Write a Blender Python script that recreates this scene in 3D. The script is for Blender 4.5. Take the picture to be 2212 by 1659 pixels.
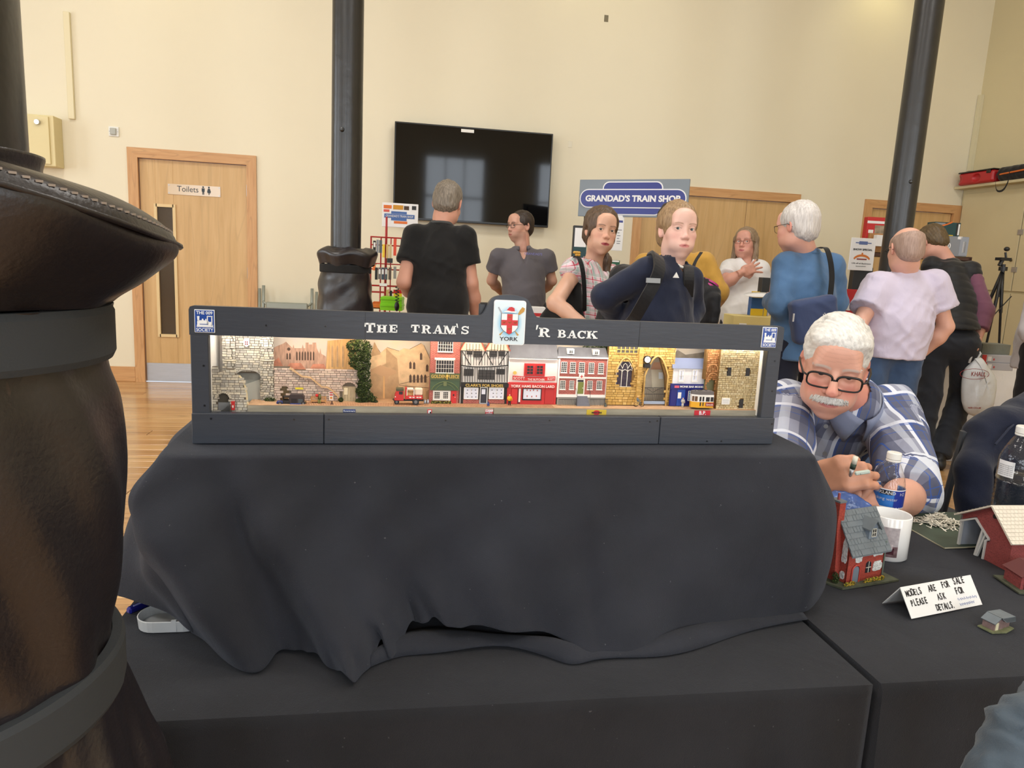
import bpy,bmesh,math,random
import numpy as np
from mathutils import Matrix,Vector,Euler,noise as mnoise
random.seed(7)
PI=math.pi
for _o in list(bpy.data.objects):bpy.data.objects.remove(_o)
SC=bpy.context.scene
COL=SC.collection
FPX,YAW,PITCH,ROLL,CAMZ=1542.66,.1658,.1688,-.0504,1.2738
IW,IH=2212,1659
_cy,_sy,_cp,_sp=math.cos(YAW),math.sin(YAW),math.cos(PITCH),math.sin(PITCH)
CF=Vector((_sy*_cp,_cy*_cp,-_sp));_r0=Vector((_cy,-_sy,0));_u0=_r0.cross(CF)
_c,_s=math.cos(ROLL),math.sin(ROLL)
CR=_r0*_c-_u0*_s;CU=_u0*_c+_r0*_s
CC=Vector((0,0,CAMZ))
_cam=bpy.data.cameras.new('camera');CAM=bpy.data.objects.new('camera',_cam);COL.objects.link(CAM)
_cam.sensor_width=36;_cam.lens=36*FPX/IW;_cam.clip_start=.02;_cam.clip_end=60
CAM.matrix_world=Matrix(((CR.x,CU.x,-CF.x,0),(CR.y,CU.y,-CF.y,0),(CR.z,CU.z,-CF.z,CAMZ),(0,0,0,1)))
SC.camera=CAM
def ray(x,y):return CF+CR*((x-IW/2)/FPX)-CU*((y-IH/2)/FPX)
def atz(x,y,z):d=ray(x,y);return CC+d*((z-CAMZ)/d.z)
def aty(x,y,Y):d=ray(x,y);return CC+d*(Y/d.y)
def atx(x,y,X):d=ray(x,y);return CC+d*(X/d.x)
def atd(x,y,zc):return CC+ray(x,y)*zc
SC.view_settings.view_transform='Standard';SC.view_settings.look='None'
SC.view_settings.gamma=1;SC.view_settings.use_curve_mapping=False
SC.view_settings.exposure=0.05
SC.cycles.max_bounces=8;SC.cycles.diffuse_bounces=4;SC.cycles.glossy_bounces=3
SC.cycles.transmission_bounces=8;SC.cycles.transparent_max_bounces=12
SC.cycles.caustics_reflective=False;SC.cycles.caustics_refractive=False
_w=bpy.data.worlds.new('sky');SC.world=_w;_w.use_nodes=True
_w.node_tree.nodes['Background'].inputs[0].default_value=(.80,.88,1,1)
_w.node_tree.nodes['Background'].inputs[1].default_value=1.0
def area_light(name,loc,rot,sx,sy,power,col):
 l=bpy.data.lights.new(name,'AREA');l.shape='RECTANGLE';l.size=sx;l.size_y=sy;l.energy=power;l.color=col
 o=bpy.data.objects.new(name,l);o.location=loc;o.rotation_euler=rot;COL.objects.link(o);return o
WIN_Y=-5.0;WIN_X=-7.0
for i,wx in enumerate((-4.4,-1.5,1.4,4.3)):
 area_light('window_daylight',(wx,WIN_Y+.12,2.35),(PI/2,0,0),1.5,2.9,98,(.86,.93,1))
for i,wy in enumerate((-2.5,.8,4.1)):
 area_light('window_daylight',(WIN_X+.12,wy,2.35),(PI/2,0,-PI/2),1.5,2.9,95,(.86,.93,1))
for i,(wx,wy) in enumerate(((-2.6,-1.0),(2.4,-1.0),(-2.6,3.0),(2.4,3.0))):
 area_light('overhead_fill',(wx,wy,5.32),(0,0,0),1.3,1.3,78,(1,.97,.92))  # added overhead area lights under the closed ceiling; no rooflights are modelled
def tag(o,label=None,cat=None,group=None,kind=None):
 if label:o['label']=label
 if cat:o['category']=cat
 if group:o['group']=group
 if kind:o['kind']=kind
 return o
def thing(name,label,cat,loc=(0,0,0),rotz=0,group=None,rot=None):
 o=bpy.data.objects.new(name,None);COL.objects.link(o);o.empty_display_size=.05
 o.location=loc;o.rotation_euler=rot if rot else(0,0,rotz)
 o['label']=label;o['category']=cat
 if group:o['group']=group
 return o
def link(name,me,mat=None,parent=None,loc=None,rot=None):
 o=bpy.data.objects.new(name,me);COL.objects.link(o)
 if mat is not None and not me.materials:
  for m in(mat if isinstance(mat,(list,tuple)) else[mat]):me.materials.append(m)
 if parent is not None:o.parent=parent
 if loc is not None:o.location=loc
 if rot is not None:o.rotation_euler=rot
 return o
_M={}
class NT:
 def __init__(s,m):s.t=m.node_tree;s.n=s.t.nodes;s.l=s.t.links
 def new(s,typ,**kw):
  n=s.n.new(typ)
  for k,v in kw.items():setattr(n,k,v)
  return n
 def put(s,sock,v):
  if isinstance(v,bpy.types.NodeSocket):s.l.new(v,sock)
  elif v is not None:
   if hasattr(sock,'default_value') and sock.type=='RGBA' and len(v)==3:v=(*v,1)
   sock.default_value=v
 def math(s,op,a,b=None,c=None):
  n=s.new('ShaderNodeMath',operation=op);s.put(n.inputs[0],a)
  if b is not None:s.put(n.inputs[1],b)
  if c is not None:s.put(n.inputs[2],c)
  return n.outputs[0]
 def mix(s,f,a,b,blend='MIX'):
  n=s.new('ShaderNodeMix',data_type='RGBA',blend_type=blend);s.put(n.inputs[0],f);s.put(n.inputs[6],a);s.put(n.inputs[7],b);return n.outputs[2]
 def coord(s,which='Object',scale=(1,1,1),rot=(0,0,0)):
  n=s.new('ShaderNodeTexCoord');m=s.new('ShaderNodeMapping');m.inputs['Scale'].default_value=scale;m.inputs['Rotation'].default_value=rot
  s.l.new(n.outputs[which],m.inputs[0]);return m.outputs[0]
 def sep(s,v):n=s.new('ShaderNodeSeparateXYZ');s.l.new(v,n.inputs[0]);return n.outputs
 def noise(s,v,scale,detail=3,rough=.5,dist=0):
  n=s.new('ShaderNodeTexNoise');n.inputs['Scale'].default_value=scale;n.inputs['Detail'].default_value=detail
  n.inputs['Roughness'].default_value=rough;n.inputs['Distortion'].default_value=dist
  if v is not None:s.l.new(v,n.inputs['Vector'])
  return n.outputs[0]
 def ramp(s,f,stops):
  n=s.new('ShaderNodeValToRGB');cr=n.color_ramp
  while len(cr.elements)<len(stops):cr.elements.new(.5)
  for e,(p,c) in zip(cr.elements,stops):e.position=p;e.color=(*c,1) if len(c)==3 else c
  s.put(n.inputs[0],f);return n.outputs[0]
 def stripe(s,co,period,width,off=0.):
  a=s.math('FRACT',s.math('DIVIDE',s.math('ADD',co,off),period))
  return s.math('LESS_THAN',a,width/period)
 def bump(s,h,strength=.3,dist=.01):
  n=s.new('ShaderNodeBump');n.inputs['Strength'].default_value=strength;n.inputs['Distance'].default_value=dist
  s.put(n.inputs['Height'],h);return n.outputs[0]
def srgb(r,g,b):
 f=lambda c:((c/255+.055)/1.055)**2.4 if c>10.31 else c/255/12.92
 return(f(r),f(g),f(b))
def raw(name):
 m=bpy.data.materials.new(name);m.use_nodes=True;t=NT(m);b=m.node_tree.nodes['Principled BSDF'];return m,t,b
def M(name,col=(.5,.5,.5),rough=.6,metal=0.,var=0.,vscale=8.,bump=0.,bscale=60.,bdist=.002,alpha=None,trans=0.,emit=None,estr=1.,spec=None,stretch=(1,1,1),coat=0.):
 if name in _M:return _M[name]
 m,t,b=raw(name);_M[name]=m
 b.inputs['Base Color'].default_value=(*col,1);b.inputs['Roughness'].default_value=rough;b.inputs['Metallic'].default_value=metal
 if spec is not None:b.inputs['Specular IOR Level'].default_value=spec
 if coat:b.inputs['Coat Weight'].default_value=coat;b.inputs['Coat Roughness'].default_value=.15
 if var:
  n=t.noise(t.coord('Object',stretch),vscale,4)
  c=t.ramp(n,[(.3,tuple(max(0,x*(1-var)) for x in col)),(.7,tuple(min(1,x*(1+var)) for x in col))]);t.put(b.inputs['Base Color'],c)
 if bump:
  t.put(b.inputs['Normal'],t.bump(t.noise(t.coord('Object',stretch),bscale,4),bump,bdist))
 if trans:b.inputs['Transmission Weight'].default_value=trans;b.inputs['IOR'].default_value=1.3
 if alpha is not None:b.inputs['Alpha'].default_value=alpha
 if emit:b.inputs['Emission Color'].default_value=(*emit,1);b.inputs['Emission Strength'].default_value=estr
 return m
def S(name,r,g,b,**kw):return M(name,srgb(r,g,b),**kw)
def vcol_mat(name,rough=.5,bump=0.,bscale=300.):
 if name in _M:return _M[name]
 m,t,b=raw(name);_M[name]=m
 a=t.new('ShaderNodeAttribute',attribute_name='Col');t.put(b.inputs['Base Color'],a.outputs[0]);b.inputs['Roughness'].default_value=rough
 if bump:t.put(b.inputs['Normal'],t.bump(t.noise(t.coord(),bscale,3),bump,.001))
 return m
class MB:
 """collects polygons, then links them as one mesh object"""
 def __init__(s):s.v=[];s.f=[];s.m=[];s.mi=0;s.T=None
 def add(s,vs,fs):
  o=len(s.v)
  if s.T is not None:vs=[tuple(s.T@Vector(v)) for v in vs]
  s.v+=[tuple(v) for v in vs];s.f+=[tuple(i+o for i in f) for f in fs];s.m+=[s.mi]*len(fs);return s
 def box(s,a,b):
  x0,y0,z0=a;x1,y1,z1=b
  return s.add([(x0,y0,z0),(x1,y0,z0),(x1,y1,z0),(x0,y1,z0),(x0,y0,z1),(x1,y0,z1),(x1,y1,z1),(x0,y1,z1)],[(0,3,2,1),(4,5,6,7),(0,1,5,4),(1,2,6,5),(2,3,7,6),(3,0,4,7)])
 def bbox(s,a,b,bev=.002):
  """box with chamfered edges"""
  x0,y0,z0=a;x1,y1,z1=b;e=min(bev,(x1-x0)*.45,(y1-y0)*.45,(z1-z0)*.45)
  bm=bmesh.new();bmesh.ops.create_cube(bm,size=1)
  for v in bm.verts:v.co=Vector((x0+(v.co.x+.5)*(x1-x0),y0+(v.co.y+.5)*(y1-y0),z0+(v.co.z+.5)*(z1-z0)))
  bmesh.ops.bevel(bm,geom=list(bm.edges),offset=e,segments=1,affect='EDGES')
  bm.verts.index_update();s.add([v.co[:] for v in bm.verts],[[v.index for v in f.verts] for f in bm.faces]);bm.free();return s
 def prism(s,poly,y0,y1,axis='y'):
  """poly in (a,b) extruded along axis"""
  n=len(poly)
  def P(a,b,c):return(a,c,b) if axis=='y' else((a,b,c) if axis=='z' else(c,a,b))
  vs=[P(a,b,y0) for a,b in poly]+[P(a,b,y1) for a,b in poly]
  return s.add(vs,[tuple(range(n)),tuple(range(2*n-1,n-1,-1))]+[(i,(i+1)%n+n*0,(i+1)%n+n,i+n) for i in range(n)])
 def cyl(s,p0,p1,r0,r1=None,n=12,cap=True):
  p0,p1=Vector(p0),Vector(p1);r1=r0 if r1 is None else r1
  d=(p1-p0).normalized();a=d.orthogonal().normalized();b=d.cross(a)
  vs=[p0+(a*math.cos(t)+b*math.sin(t))*r0 for t in[2*PI*i/n for i in range(n)]]+[p1+(a*math.cos(t)+b*math.sin(t))*r1 for t in[2*PI*i/n for i in range(n)]]
  fs=[(i,(i+1)%n,(i+1)%n+n,i+n) for i in range(n)]
  if cap:fs+=[tuple(range(n-1,-1,-1)),tuple(range(n,2*n))]
  return s.add([v[:] for v in vs],fs)
 def tube(s,pts,r,n=8,closed=False,cap=True):
  pts=[Vector(p) for p in pts];N=len(pts);rs=r if isinstance(r,(list,tuple)) else[r]*N
  vs=[];prev=None
  for i in range(N):
   d=(pts[(i+1)%N if closed else min(i+1,N-1)]-pts[(i-1)%N if closed else max(i-1,0)])
   d=d.normalized() if d.length>1e-9 else Vector((0,0,1))
   a=d.orthogonal().normalized() if prev is None else(prev-d*prev.dot(d)).normalized()
   prev=a;b=d.cross(a)
   vs+=[(pts[i]+(a*math.cos(2*PI*k/n)+b*math.sin(2*PI*k/n))*rs[i])[:] for k in range(n)]
  fs=[]
  for i in range(N if closed else N-1):
   j=(i+1)%N
   fs+=[(i*n+k,i*n+(k+1)%n,j*n+(k+1)%n,j*n+k) for k in range(n)]
  if cap and not closed:fs+=[tuple(range(n-1,-1,-1)),tuple(range((N-1)*n,N*n))]
  return s.add(vs,fs)
 def ribbon(s,pts,side,w,th=.001):
  """flat strap: pts path, side = width direction (Vector or list)"""
  pts=[Vector(p) for p in pts];N=len(pts);vs=[]
  for i,p in enumerate(pts):
   sd=Vector(side[i] if isinstance(side,list) else side).normalized()
   d=(pts[min(i+1,N-1)]-pts[max(i-1,0)]).normalized();nn=d.cross(sd).normalized()
   for a,b in((-1,-1),(1,-1),(1,1),(-1,1)):vs.append((p+sd*(w/2*a)+nn*(th/2*b))[:])
  fs=[(i*4+k,i*4+(k+1)%4,i*4+4+(k+1)%4,i*4+4+k) for i in range(N-1) for k in range(4)]+[(3,2,1,0),(N*4-4,N*4-3,N*4-2,N*4-1)]
  return s.add(vs,fs)
 def lathe(s,prof,n=32,c=(0,0,0),cap=True):
  vs=[(c[0]+r*math.cos(2*PI*k/n),c[1]+r*math.sin(2*PI*k/n),c[2]+z) for r,z in prof for k in range(n)]
  fs=[(i*n+k,i*n+(k+1)%n,(i+1)*n+(k+1)%n,(i+1)*n+k) for i in range(len(prof)-1) for k in range(n)]
  if cap:fs+=[tuple(range(n-1,-1,-1)),tuple(range((len(prof)-1)*n,len(prof)*n))]
  return s.add(vs,fs)
 def sphere(s,c,r,n=10,m=6):
  r=r if isinstance(r,(list,tuple)) else(r,r,r)
  vs=[(c[0],c[1],c[2]-r[2])]
  for j in range(1,m):
   t=-PI/2+PI*j/m
   vs+=[(c[0]+r[0]*math.cos(t)*math.cos(2*PI*k/n),c[1]+r[1]*math.cos(t)*math.sin(2*PI*k/n),c[2]+r[2]*math.sin(t)) for k in range(n)]
  vs.append((c[0],c[1],c[2]+r[2]));L=len(vs)-1
  fs=[(0,1+(k+1)%n,1+k) for k in range(n)]
  for j in range(m-2):fs+=[(1+j*n+k,1+j*n+(k+1)%n,1+(j+1)*n+(k+1)%n,1+(j+1)*n+k) for k in range(n)]
  fs+=[(L,1+(m-2)*n+k,1+(m-2)*n+(k+1)%n) for k in range(n)]
  return s.add(vs,fs)
 def grid(s,rows):
  """rows: list of lists of points"""
  n=len(rows[0]);vs=[tuple(p) for r in rows for p in r]
  return s.add(vs,[(i*n+k,i*n+k+1,(i+1)*n+k+1,(i+1)*n+k) for i in range(len(rows)-1) for k in range(n-1)])
 def mesh(s,name,smooth=False):
  me=bpy.data.meshes.new(name);me.from_pydata(s.v,[],s.f)
  if any(s.m):me.polygons.foreach_set('material_index',s.m)
  if smooth:me.polygons.foreach_set('use_smooth',[True]*len(s.f))
  me.update();return me
 def build(s,name,mat,parent=None,smooth=False,loc=None,rot=None,fix=True):
  me=s.mesh(name,smooth)
  if fix:
   bm=bmesh.new();bm.from_mesh(me);bmesh.ops.recalc_face_normals(bm,faces=bm.faces);bm.to_mesh(me);bm.free()
  return link(name,me,mat,parent,loc,rot)
def B(name,a,b,mat,parent=None,bev=0,**kw):
 mb=MB();(mb.bbox(a,b,bev) if bev else mb.box(a,b));return mb.build(name,mat,parent,**kw)
def thicken(o,th,offset=0):
 m=o.modifiers.new('thickness','SOLIDIFY');m.thickness=th;m.offset=offset;return o
def text(name,body,size,mat,parent,loc=(0,0,0),rot=(PI/2,0,0),ext=.0005,bold=0.,xs=1.,align='CENTER',shear=0.,spacing=1.):
 cu=bpy.data.curves.new(name,'FONT');cu.body=body;cu.size=size;cu.extrude=ext;cu.offset=bold;cu.align_x=align;cu.shear=shear;cu.space_character=spacing
 cu.resolution_u=3
 t=bpy.data.objects.new(name,cu);COL.objects.link(t)
 dg=bpy.context.evaluated_depsgraph_get();me=bpy.data.meshes.new_from_object(t.evaluated_get(dg));bpy.data.objects.remove(t);bpy.data.curves.remove(cu)
 me.name=name;me.materials.clear();o=link(name,me,mat,parent,loc,rot);o.scale=(xs,1,1);return o
def fit_text(name,body,width,height,mat,parent,loc,rot=(PI/2,0,0),ext=.0005,bold=0.):
 """text scaled to a given width and cap height"""
 o=text(name,body,height/.70,mat,parent,loc,rot,ext,bold)
 xs=[v.co.x for v in o.data.vertices];w=max(xs)-min(xs) if xs else 1
 o.scale=(width/w,1,1);return o
def copy_tree(o,parent=None):
 c=o.copy();COL.objects.link(c);c.parent=parent
 for ch in list(o.children):copy_tree(ch,c)
 return c
class Field:
 def __init__(s,lo,hi,res):
  s.lo=np.array(lo,np.float32);s.res=float(res)
  s.n=np.maximum(np.ceil((np.array(hi)-np.array(lo))/res).astype(int)+1,4)
  s.g=np.full(tuple(s.n),1.,np.float32)
 def _sub(s,lo,hi,m):
  a=np.clip(np.floor((np.array(lo)-m-s.lo)/s.res).astype(int),0,s.n-1);b=np.clip(np.ceil((np.array(hi)+m-s.lo)/s.res).astype(int)+1,1,s.n)
  if np.any(b<=a):return None,None
  ax=[(s.lo[i]+np.arange(a[i],b[i])*s.res).astype(np.float32) for i in range(3)]
  X,Y,Z=np.meshgrid(*ax,indexing='ij',sparse=True)
  return tuple(slice(a[i],b[i]) for i in range(3)),(X,Y,Z)
 def _mix(s,sl,d,k,mode):
  g=s.g[sl]
  if mode=='add':
   if k<=0:r=np.minimum(g,d)
   else:
    h=np.clip(.5+.5*(g-d)/k,0,1);r=g*(1-h)+d*h-k*h*(1-h)
    r=np.where(g>.9,np.minimum(d,g),r)
  else:
   d=-d
   if k<=0:r=np.maximum(g,d)
   else:h=np.clip(.5-.5*(g-d)/k,0,1);r=g*(1-h)+d*h+k*h*(1-h)
  s.g[sl]=r
 def cap(s,a,b,ra,rb=None,k=.0,mode='add',flat=False,flat0=False):
  rb=ra if rb is None else rb;a=np.array(a,np.float32);b=np.array(b,np.float32);R=max(ra,rb)
  sl,P=s._sub(np.minimum(a,b)-R,np.maximum(a,b)+R,k+3*s.res)
  if sl is None:return s
  d=b-a;L2=float(d@d)+1e-12
  px,py,pz=P[0]-a[0],P[1]-a[1],P[2]-a[2]
  t=(px*d[0]+py*d[1]+pz*d[2])/L2;tc=np.clip(t,0,1)
  q=np.sqrt((px-tc*d[0])**2+(py-tc*d[1])**2+(pz-tc*d[2])**2)-(ra+(rb-ra)*tc)
  if flat:q=np.maximum(q,(t-1)*math.sqrt(L2))
  if flat0:q=np.maximum(q,-t*math.sqrt(L2))
  s._mix(sl,q,k,mode);return s
 def ell(s,c,r,k=.0,R=None,mode='add'):
  c=np.array(c,np.float32);r=np.array(r,np.float32);R_=float(r.max()) if R is not None else r
  sl,P=s._sub(c-R_,c+R_,k+3*s.res)
  if sl is None:return s
  x,y,z=P[0]-c[0],P[1]-c[1],P[2]-c[2]
  if R is not None:
   R=np.array(R,np.float32);x,y,z=[R[i,0]*x+R[i,1]*y+R[i,2]*z for i in range(3)]
  k0=np.sqrt((x/r[0])**2+(y/r[1])**2+(z/r[2])**2);k1=np.sqrt((x/r[0]**2)**2+(y/r[1]**2)**2+(z/r[2]**2)**2)+1e-9
  s._mix(sl,k0*(k0-1)/k1,k,mode);return s
 def rbox(s,c,h,rad,k=.0,R=None,mode='add'):
  c=np.array(c,np.float32);h=np.array(h,np.float32);m=float(np.linalg.norm(h)) if R is not None else h
  sl,P=s._sub(c-m,c+m,k+3*s.res)
  if sl is None:return s
  x,y,z=P[0]-c[0],P[1]-c[1],P[2]-c[2]
  if R is not None:
   R=np.array(R,np.float32);x,y,z=[R[i,0]*x+R[i,1]*y+R[i,2]*z for i in range(3)]
  qx,qy,qz=np.abs(x)-h[0]+rad,np.abs(y)-h[1]+rad,np.abs(z)-h[2]+rad
  d=np.sqrt(np.maximum(qx,0)**2+np.maximum(qy,0)**2+np.maximum(qz,0)**2)+np.minimum(np.maximum(qx,np.maximum(qy,qz)),0)-rad
  s._mix(sl,d,k,mode);return s
 def plane(s,p,n):
  """keep the side the normal points away from"""
  sl,P=s._sub(s.lo,s.lo+s.n*s.res,0);n=np.array(n,float);n/=np.linalg.norm(n)
  d=(P[0]-p[0])*n[0]+(P[1]-p[1])*n[1]+(P[2]-p[2])*n[2]
  s.g[sl]=np.maximum(s.g[sl],d.astype(np.float32));return s
 def arrays(s):
  g=s.g;g[0],g[-1]=1,1;g[:,0],g[:,-1]=1,1;g[:,:,0],g[:,:,-1]=1,1
  neg=g<0
  c=np.zeros(tuple(s.n-1),np.uint8)
  offs=[(i,j,k) for i in(0,1) for j in(0,1) for k in(0,1)]
  n=s.n-1
  for(i,j,k) in offs:c+=neg[i:i+n[0],j:j+n[1],k:k+n[2]]
  act=(c>0)&(c<8);idx=np.argwhere(act);N=len(idx)
  if N==0:return np.zeros((0,3)),np.zeros((0,4),int)
  vid=np.full(tuple(n),-1,np.int32);vid[act]=np.arange(N)
  val={o:g[idx[:,0]+o[0],idx[:,1]+o[1],idx[:,2]+o[2]] for o in offs}
  acc=np.zeros((N,3));cnt=np.zeros(N)
  for o in offs:
   for ax in range(3):
    if o[ax]:continue
    p=list(o);p[ax]=1;a,b=val[o],val[tuple(p)];m=(a<0)!=(b<0)
    t=np.where(m,a/np.where(np.abs(a-b)<1e-12,1,a-b),0)
    q=np.tile(np.array(o,float),(N,1));q[:,ax]+=t
    acc+=q*m[:,None];cnt+=m
  V=s.lo+(idx+acc/cnt[:,None])*s.res
  F=[]
  for ax in range(3):
   u,w=[(1,2),(2,0),(0,1)][ax]
   A=[slice(None)]*3;A[ax]=slice(0,-1);Bq=[slice(None)]*3;Bq[ax]=slice(1,None)
   na,nb=neg[tuple(A)],neg[tuple(Bq)];e=np.argwhere(na!=nb)
   if not len(e):continue
   ok=(e[:,u]>0)&(e[:,w]>0)&(e[:,u]<s.n[u]-1)&(e[:,w]<s.n[w]-1);e=e[ok];sg=na[e[:,0],e[:,1],e[:,2]]
   def vi(du,dw):
    q=e.copy();q[:,u]+=du;q[:,w]+=dw;return vid[q[:,0],q[:,1],q[:,2]]
   quad=np.stack([vi(-1,-1),vi(0,-1),vi(0,0),vi(-1,0)],1);quad[~sg]=quad[~sg][:,::-1];F.append(quad)
  return V,np.concatenate(F)
def relax(V,F,it=2,lam=.5):
 if len(V)==0:return V
 E=np.concatenate([F[:,[0,1]],F[:,[1,2]],F[:,[2,3]],F[:,[3,0]]])
 for _ in range(it):
  acc=np.zeros_like(V);cnt=np.zeros(len(V))
  for a,b in((0,1),(1,0)):
   for d in range(3):acc[:,d]+=np.bincount(E[:,a],V[E[:,b],d],len(V))
   cnt+=np.bincount(E[:,a],minlength=len(V))
  V=V+lam*(acc/np.maximum(cnt,1)[:,None]-V)
 return V
def vnormals(V,F):
 n=np.cross(V[F[:,2]]-V[F[:,0]],V[F[:,3]]-V[F[:,1]]);out=np.zeros_like(V)
 for i in range(4):
  for d in range(3):out[:,d]+=np.bincount(F[:,i],n[:,d],len(V))
 return out/(np.linalg.norm(out,axis=1)[:,None]+1e-12)
def np_mesh(name,V,F,mat,parent,cols=None,origin=None,smooth=True):
 me=bpy.data.meshes.new(name);V=np.asarray(V,float)
 if origin is not None:V=V-np.array(origin)
 me.vertices.add(len(V));me.vertices.foreach_set('co',V.astype(np.float32).ravel())
 F=np.asarray(F);k=F.shape[1]
 me.loops.add(F.size);me.loops.foreach_set('vertex_index',F.ravel().astype(np.int32))
 me.polygons.add(len(F));me.polygons.foreach_set('loop_start',np.arange(0,F.size,k,dtype=np.int32));me.polygons.foreach_set('loop_total',np.full(len(F),k,np.int32))
 me.polygons.foreach_set('use_smooth',np.full(len(F),smooth))
 if cols is not None:
  a=me.color_attributes.new('Col','FLOAT_COLOR','POINT');c=np.ones((len(V),4),np.float32);c[:,:3]=cols;a.data.foreach_set('color',c.ravel())
 me.update(calc_edges=True);me.validate()
 return link(name,me,mat,parent)
def fbm(V,scale,seed=0.,oct=3):
 """cheap smooth pseudo-noise from summed sines, vectorised"""
 rs=np.random.RandomState(int(seed*97+13));out=np.zeros(len(V));a=1.;s=scale;tot=0
 for o in range(oct):
  for j in range(4):
   d=rs.randn(3);d/=np.linalg.norm(d);out+=a*np.sin(V@d*s*6.283+rs.rand()*6.283);tot+=a*.5
  a*=.5;s*=1.9
 return out/tot
def ridge(V,direction,wavelength,seed=0,warp=.6):
 """fold-like ridges running across 'direction' with warped spacing, 0..1"""
 d=np.array(direction,float);d/=np.linalg.norm(d)
 ph=V@d/wavelength*6.283+warp*3*fbm(V,.35/wavelength,seed,2)
 return(.5+.5*np.sin(ph))**2*(.5+.5*fbm(V,.5/wavelength,seed+3,2))
WY=7.057;WX=6.02
D1,D2,D3=(-2.381,-1.285),(2.323,4.100),(4.840,5.977)
ARCH=.085;DH=2.035;DT=2.11
def wall_paint(name,r,g,b):
 m,t,bs=raw(name);co=t.coord()
 n=t.noise(co,.7,4);c0=srgb(r,g,b)
 t.put(bs.inputs['Base Color'],t.ramp(n,[(.25,tuple(x*.955 for x in c0)),(.75,tuple(min(1,x*1.03) for x in c0))]))
 bs.inputs['Roughness'].default_value=.55
 t.put(bs.inputs['Normal'],t.bump(t.noise(co,260,3),.12,.001));return m
m_wall=wall_paint('cream wall paint',232,224,200)
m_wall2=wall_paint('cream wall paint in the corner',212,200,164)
m_ceil=S('ceiling white',225,220,205,rough=.8)
def wood(name,c1,c2,scale=1.,ax=2,rough=.4,dark=.75,ring=10,coat=0.,bump=.05):
 """timber: stretched noise along the grain axis"""
 m,t,b=raw(name);st=[9*scale]*3;st[ax]=.7*scale
 co=t.coord('Object',tuple(st));n=t.noise(co,2.2,5,.6,.6)
 rings=t.math('FRACT',t.math('MULTIPLY',t.noise(t.coord('Object',tuple(s*.28 for s in st)),1.3,2,.5,.3),ring))
 base=t.ramp(n,[(.3,srgb(*c1)),(.7,srgb(*c2))])
 dk=t.ramp(rings,[(.0,(1,1,1)),(.78,(1,1,1)),(.92,(dark,)*3),(1.,(1,1,1))])
 t.put(b.inputs['Base Color'],t.mix(.7,base,t.mix(1.,base,dk,'MULTIPLY')));b.inputs['Roughness'].default_value=rough
 if coat:b.inputs['Coat Weight'].default_value=coat;b.inputs['Coat Roughness'].default_value=.12
 t.put(b.inputs['Normal'],t.bump(n,bump,.002));return m
m_door=wood('oak veneer door',(200,162,108),(214,178,126),1.,2,.38,.86,12)
m_arch=wood('oak architrave',(194,144,94),(210,164,114),2.2,2,.4,.78,14)
m_archx=wood('oak architrave across',(194,144,94),(210,164,114),2.2,0,.4,.78,14)
m_plank=[]
for i,(a,b) in enumerate((((170,126,78),(192,150,98)),((178,134,84),(200,158,106)),((162,118,72),(186,142,92)),((184,142,92),(206,166,114)))):
 m_plank.append(wood('varnished pine %d'%i,a,b,1.4,0,.26,.62,9,.35,.04))
m_gap=S('dark floor joint timber',60,38,20,rough=.8)  # dark brown base seen in the plank joints and cupboard grooves
m_steel=S('brushed steel',176,178,184,rough=.35,metal=.75,var=.08,vscale=6,stretch=(1,1,30))
m_white=S('white plastic',236,236,232,rough=.35)
m_black=S('black plastic',14,14,16,rough=.35)
floor=tag(B('floor',(-7,-5,-.05),(WX,WY,-.004),m_gap),kind='structure')
_pm={}
pw=.127;y=WY;row=0
rnd=random.Random(3)
while y>.1:
 x=-7-rnd.random()*2.2
 while x<WX:
  L=rnd.uniform(2.9,4.6);x1=min(x+L,WX);x0=max(x,-7.)
  if x1-x0>.3:
   mb=MB();mb.bbox((0,0,-.012),(x1-x0-.003,pw-.004,0),.0018)
   o=mb.build('plank',m_plank[rnd.randrange(4)],floor);o.location=(x0,y-pw+.002,0)
  x+=L
 y-=pw;row+=1
B('plank',(-7,-5,-.012),(WX,y-.002,0),m_plank[1],floor)
mb=MB();xs=[-7.2,D1[0]+.06,D1[1]-.06,D2[0]+.06,D2[1]-.06,D3[0]+.06,D3[1]-.06,WX+.2]
for i in range(0,8,2):mb.box((xs[i],WY,0),(xs[i+1],WY+.2,5.4))
for i in range(1,7,2):mb.box((xs[i],WY,DT-.05),(xs[i+1],WY+.2,5.4))
tag(mb.build('wall_back',m_wall),kind='structure')
tag(B('wall_right',(WX,-5,0),(WX+.2,WY,5.4),m_wall2),kind='structure')
mb=MB();ys=[-5.2]+[v for c in(-2.5,.8,4.1) for v in(c-.78,c+.78)]+[WY+.2]
for i in range(0,8,2):mb.box((WIN_X-.2,ys[i],0),(WIN_X,ys[i+1],5.4))
for i in range(1,7,2):mb.box((WIN_X-.2,ys[i],0),(WIN_X,ys[i+1],.88));mb.box((WIN_X-.2,ys[i],3.84),(WIN_X,ys[i+1],5.4))
tag(mb.build('wall_left',m_wall),kind='structure')
mb=MB();xw=[-7.2]+[v for c in(-4.4,-1.5,1.4,4.3) for v in(c-.78,c+.78)]+[WX+.2]
for i in range(0,10,2):mb.box((xw[i],WIN_Y-.2,0),(xw[i+1],WIN_Y,5.4))
for i in range(1,9,2):mb.box((xw[i],WIN_Y-.2,0),(xw[i+1],WIN_Y,.88));mb.box((xw[i],WIN_Y-.2,3.84),(xw[i+1],WIN_Y,5.4))
tag(mb.build('wall_front',m_wall),kind='structure')
tag(B('ceiling',(-7.2,-5.2,5.4),(WX+.2,WY+.2,5.5),m_ceil),kind='structure')
m_winfr=S('window frame paint',228,226,218,rough=.4)
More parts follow.
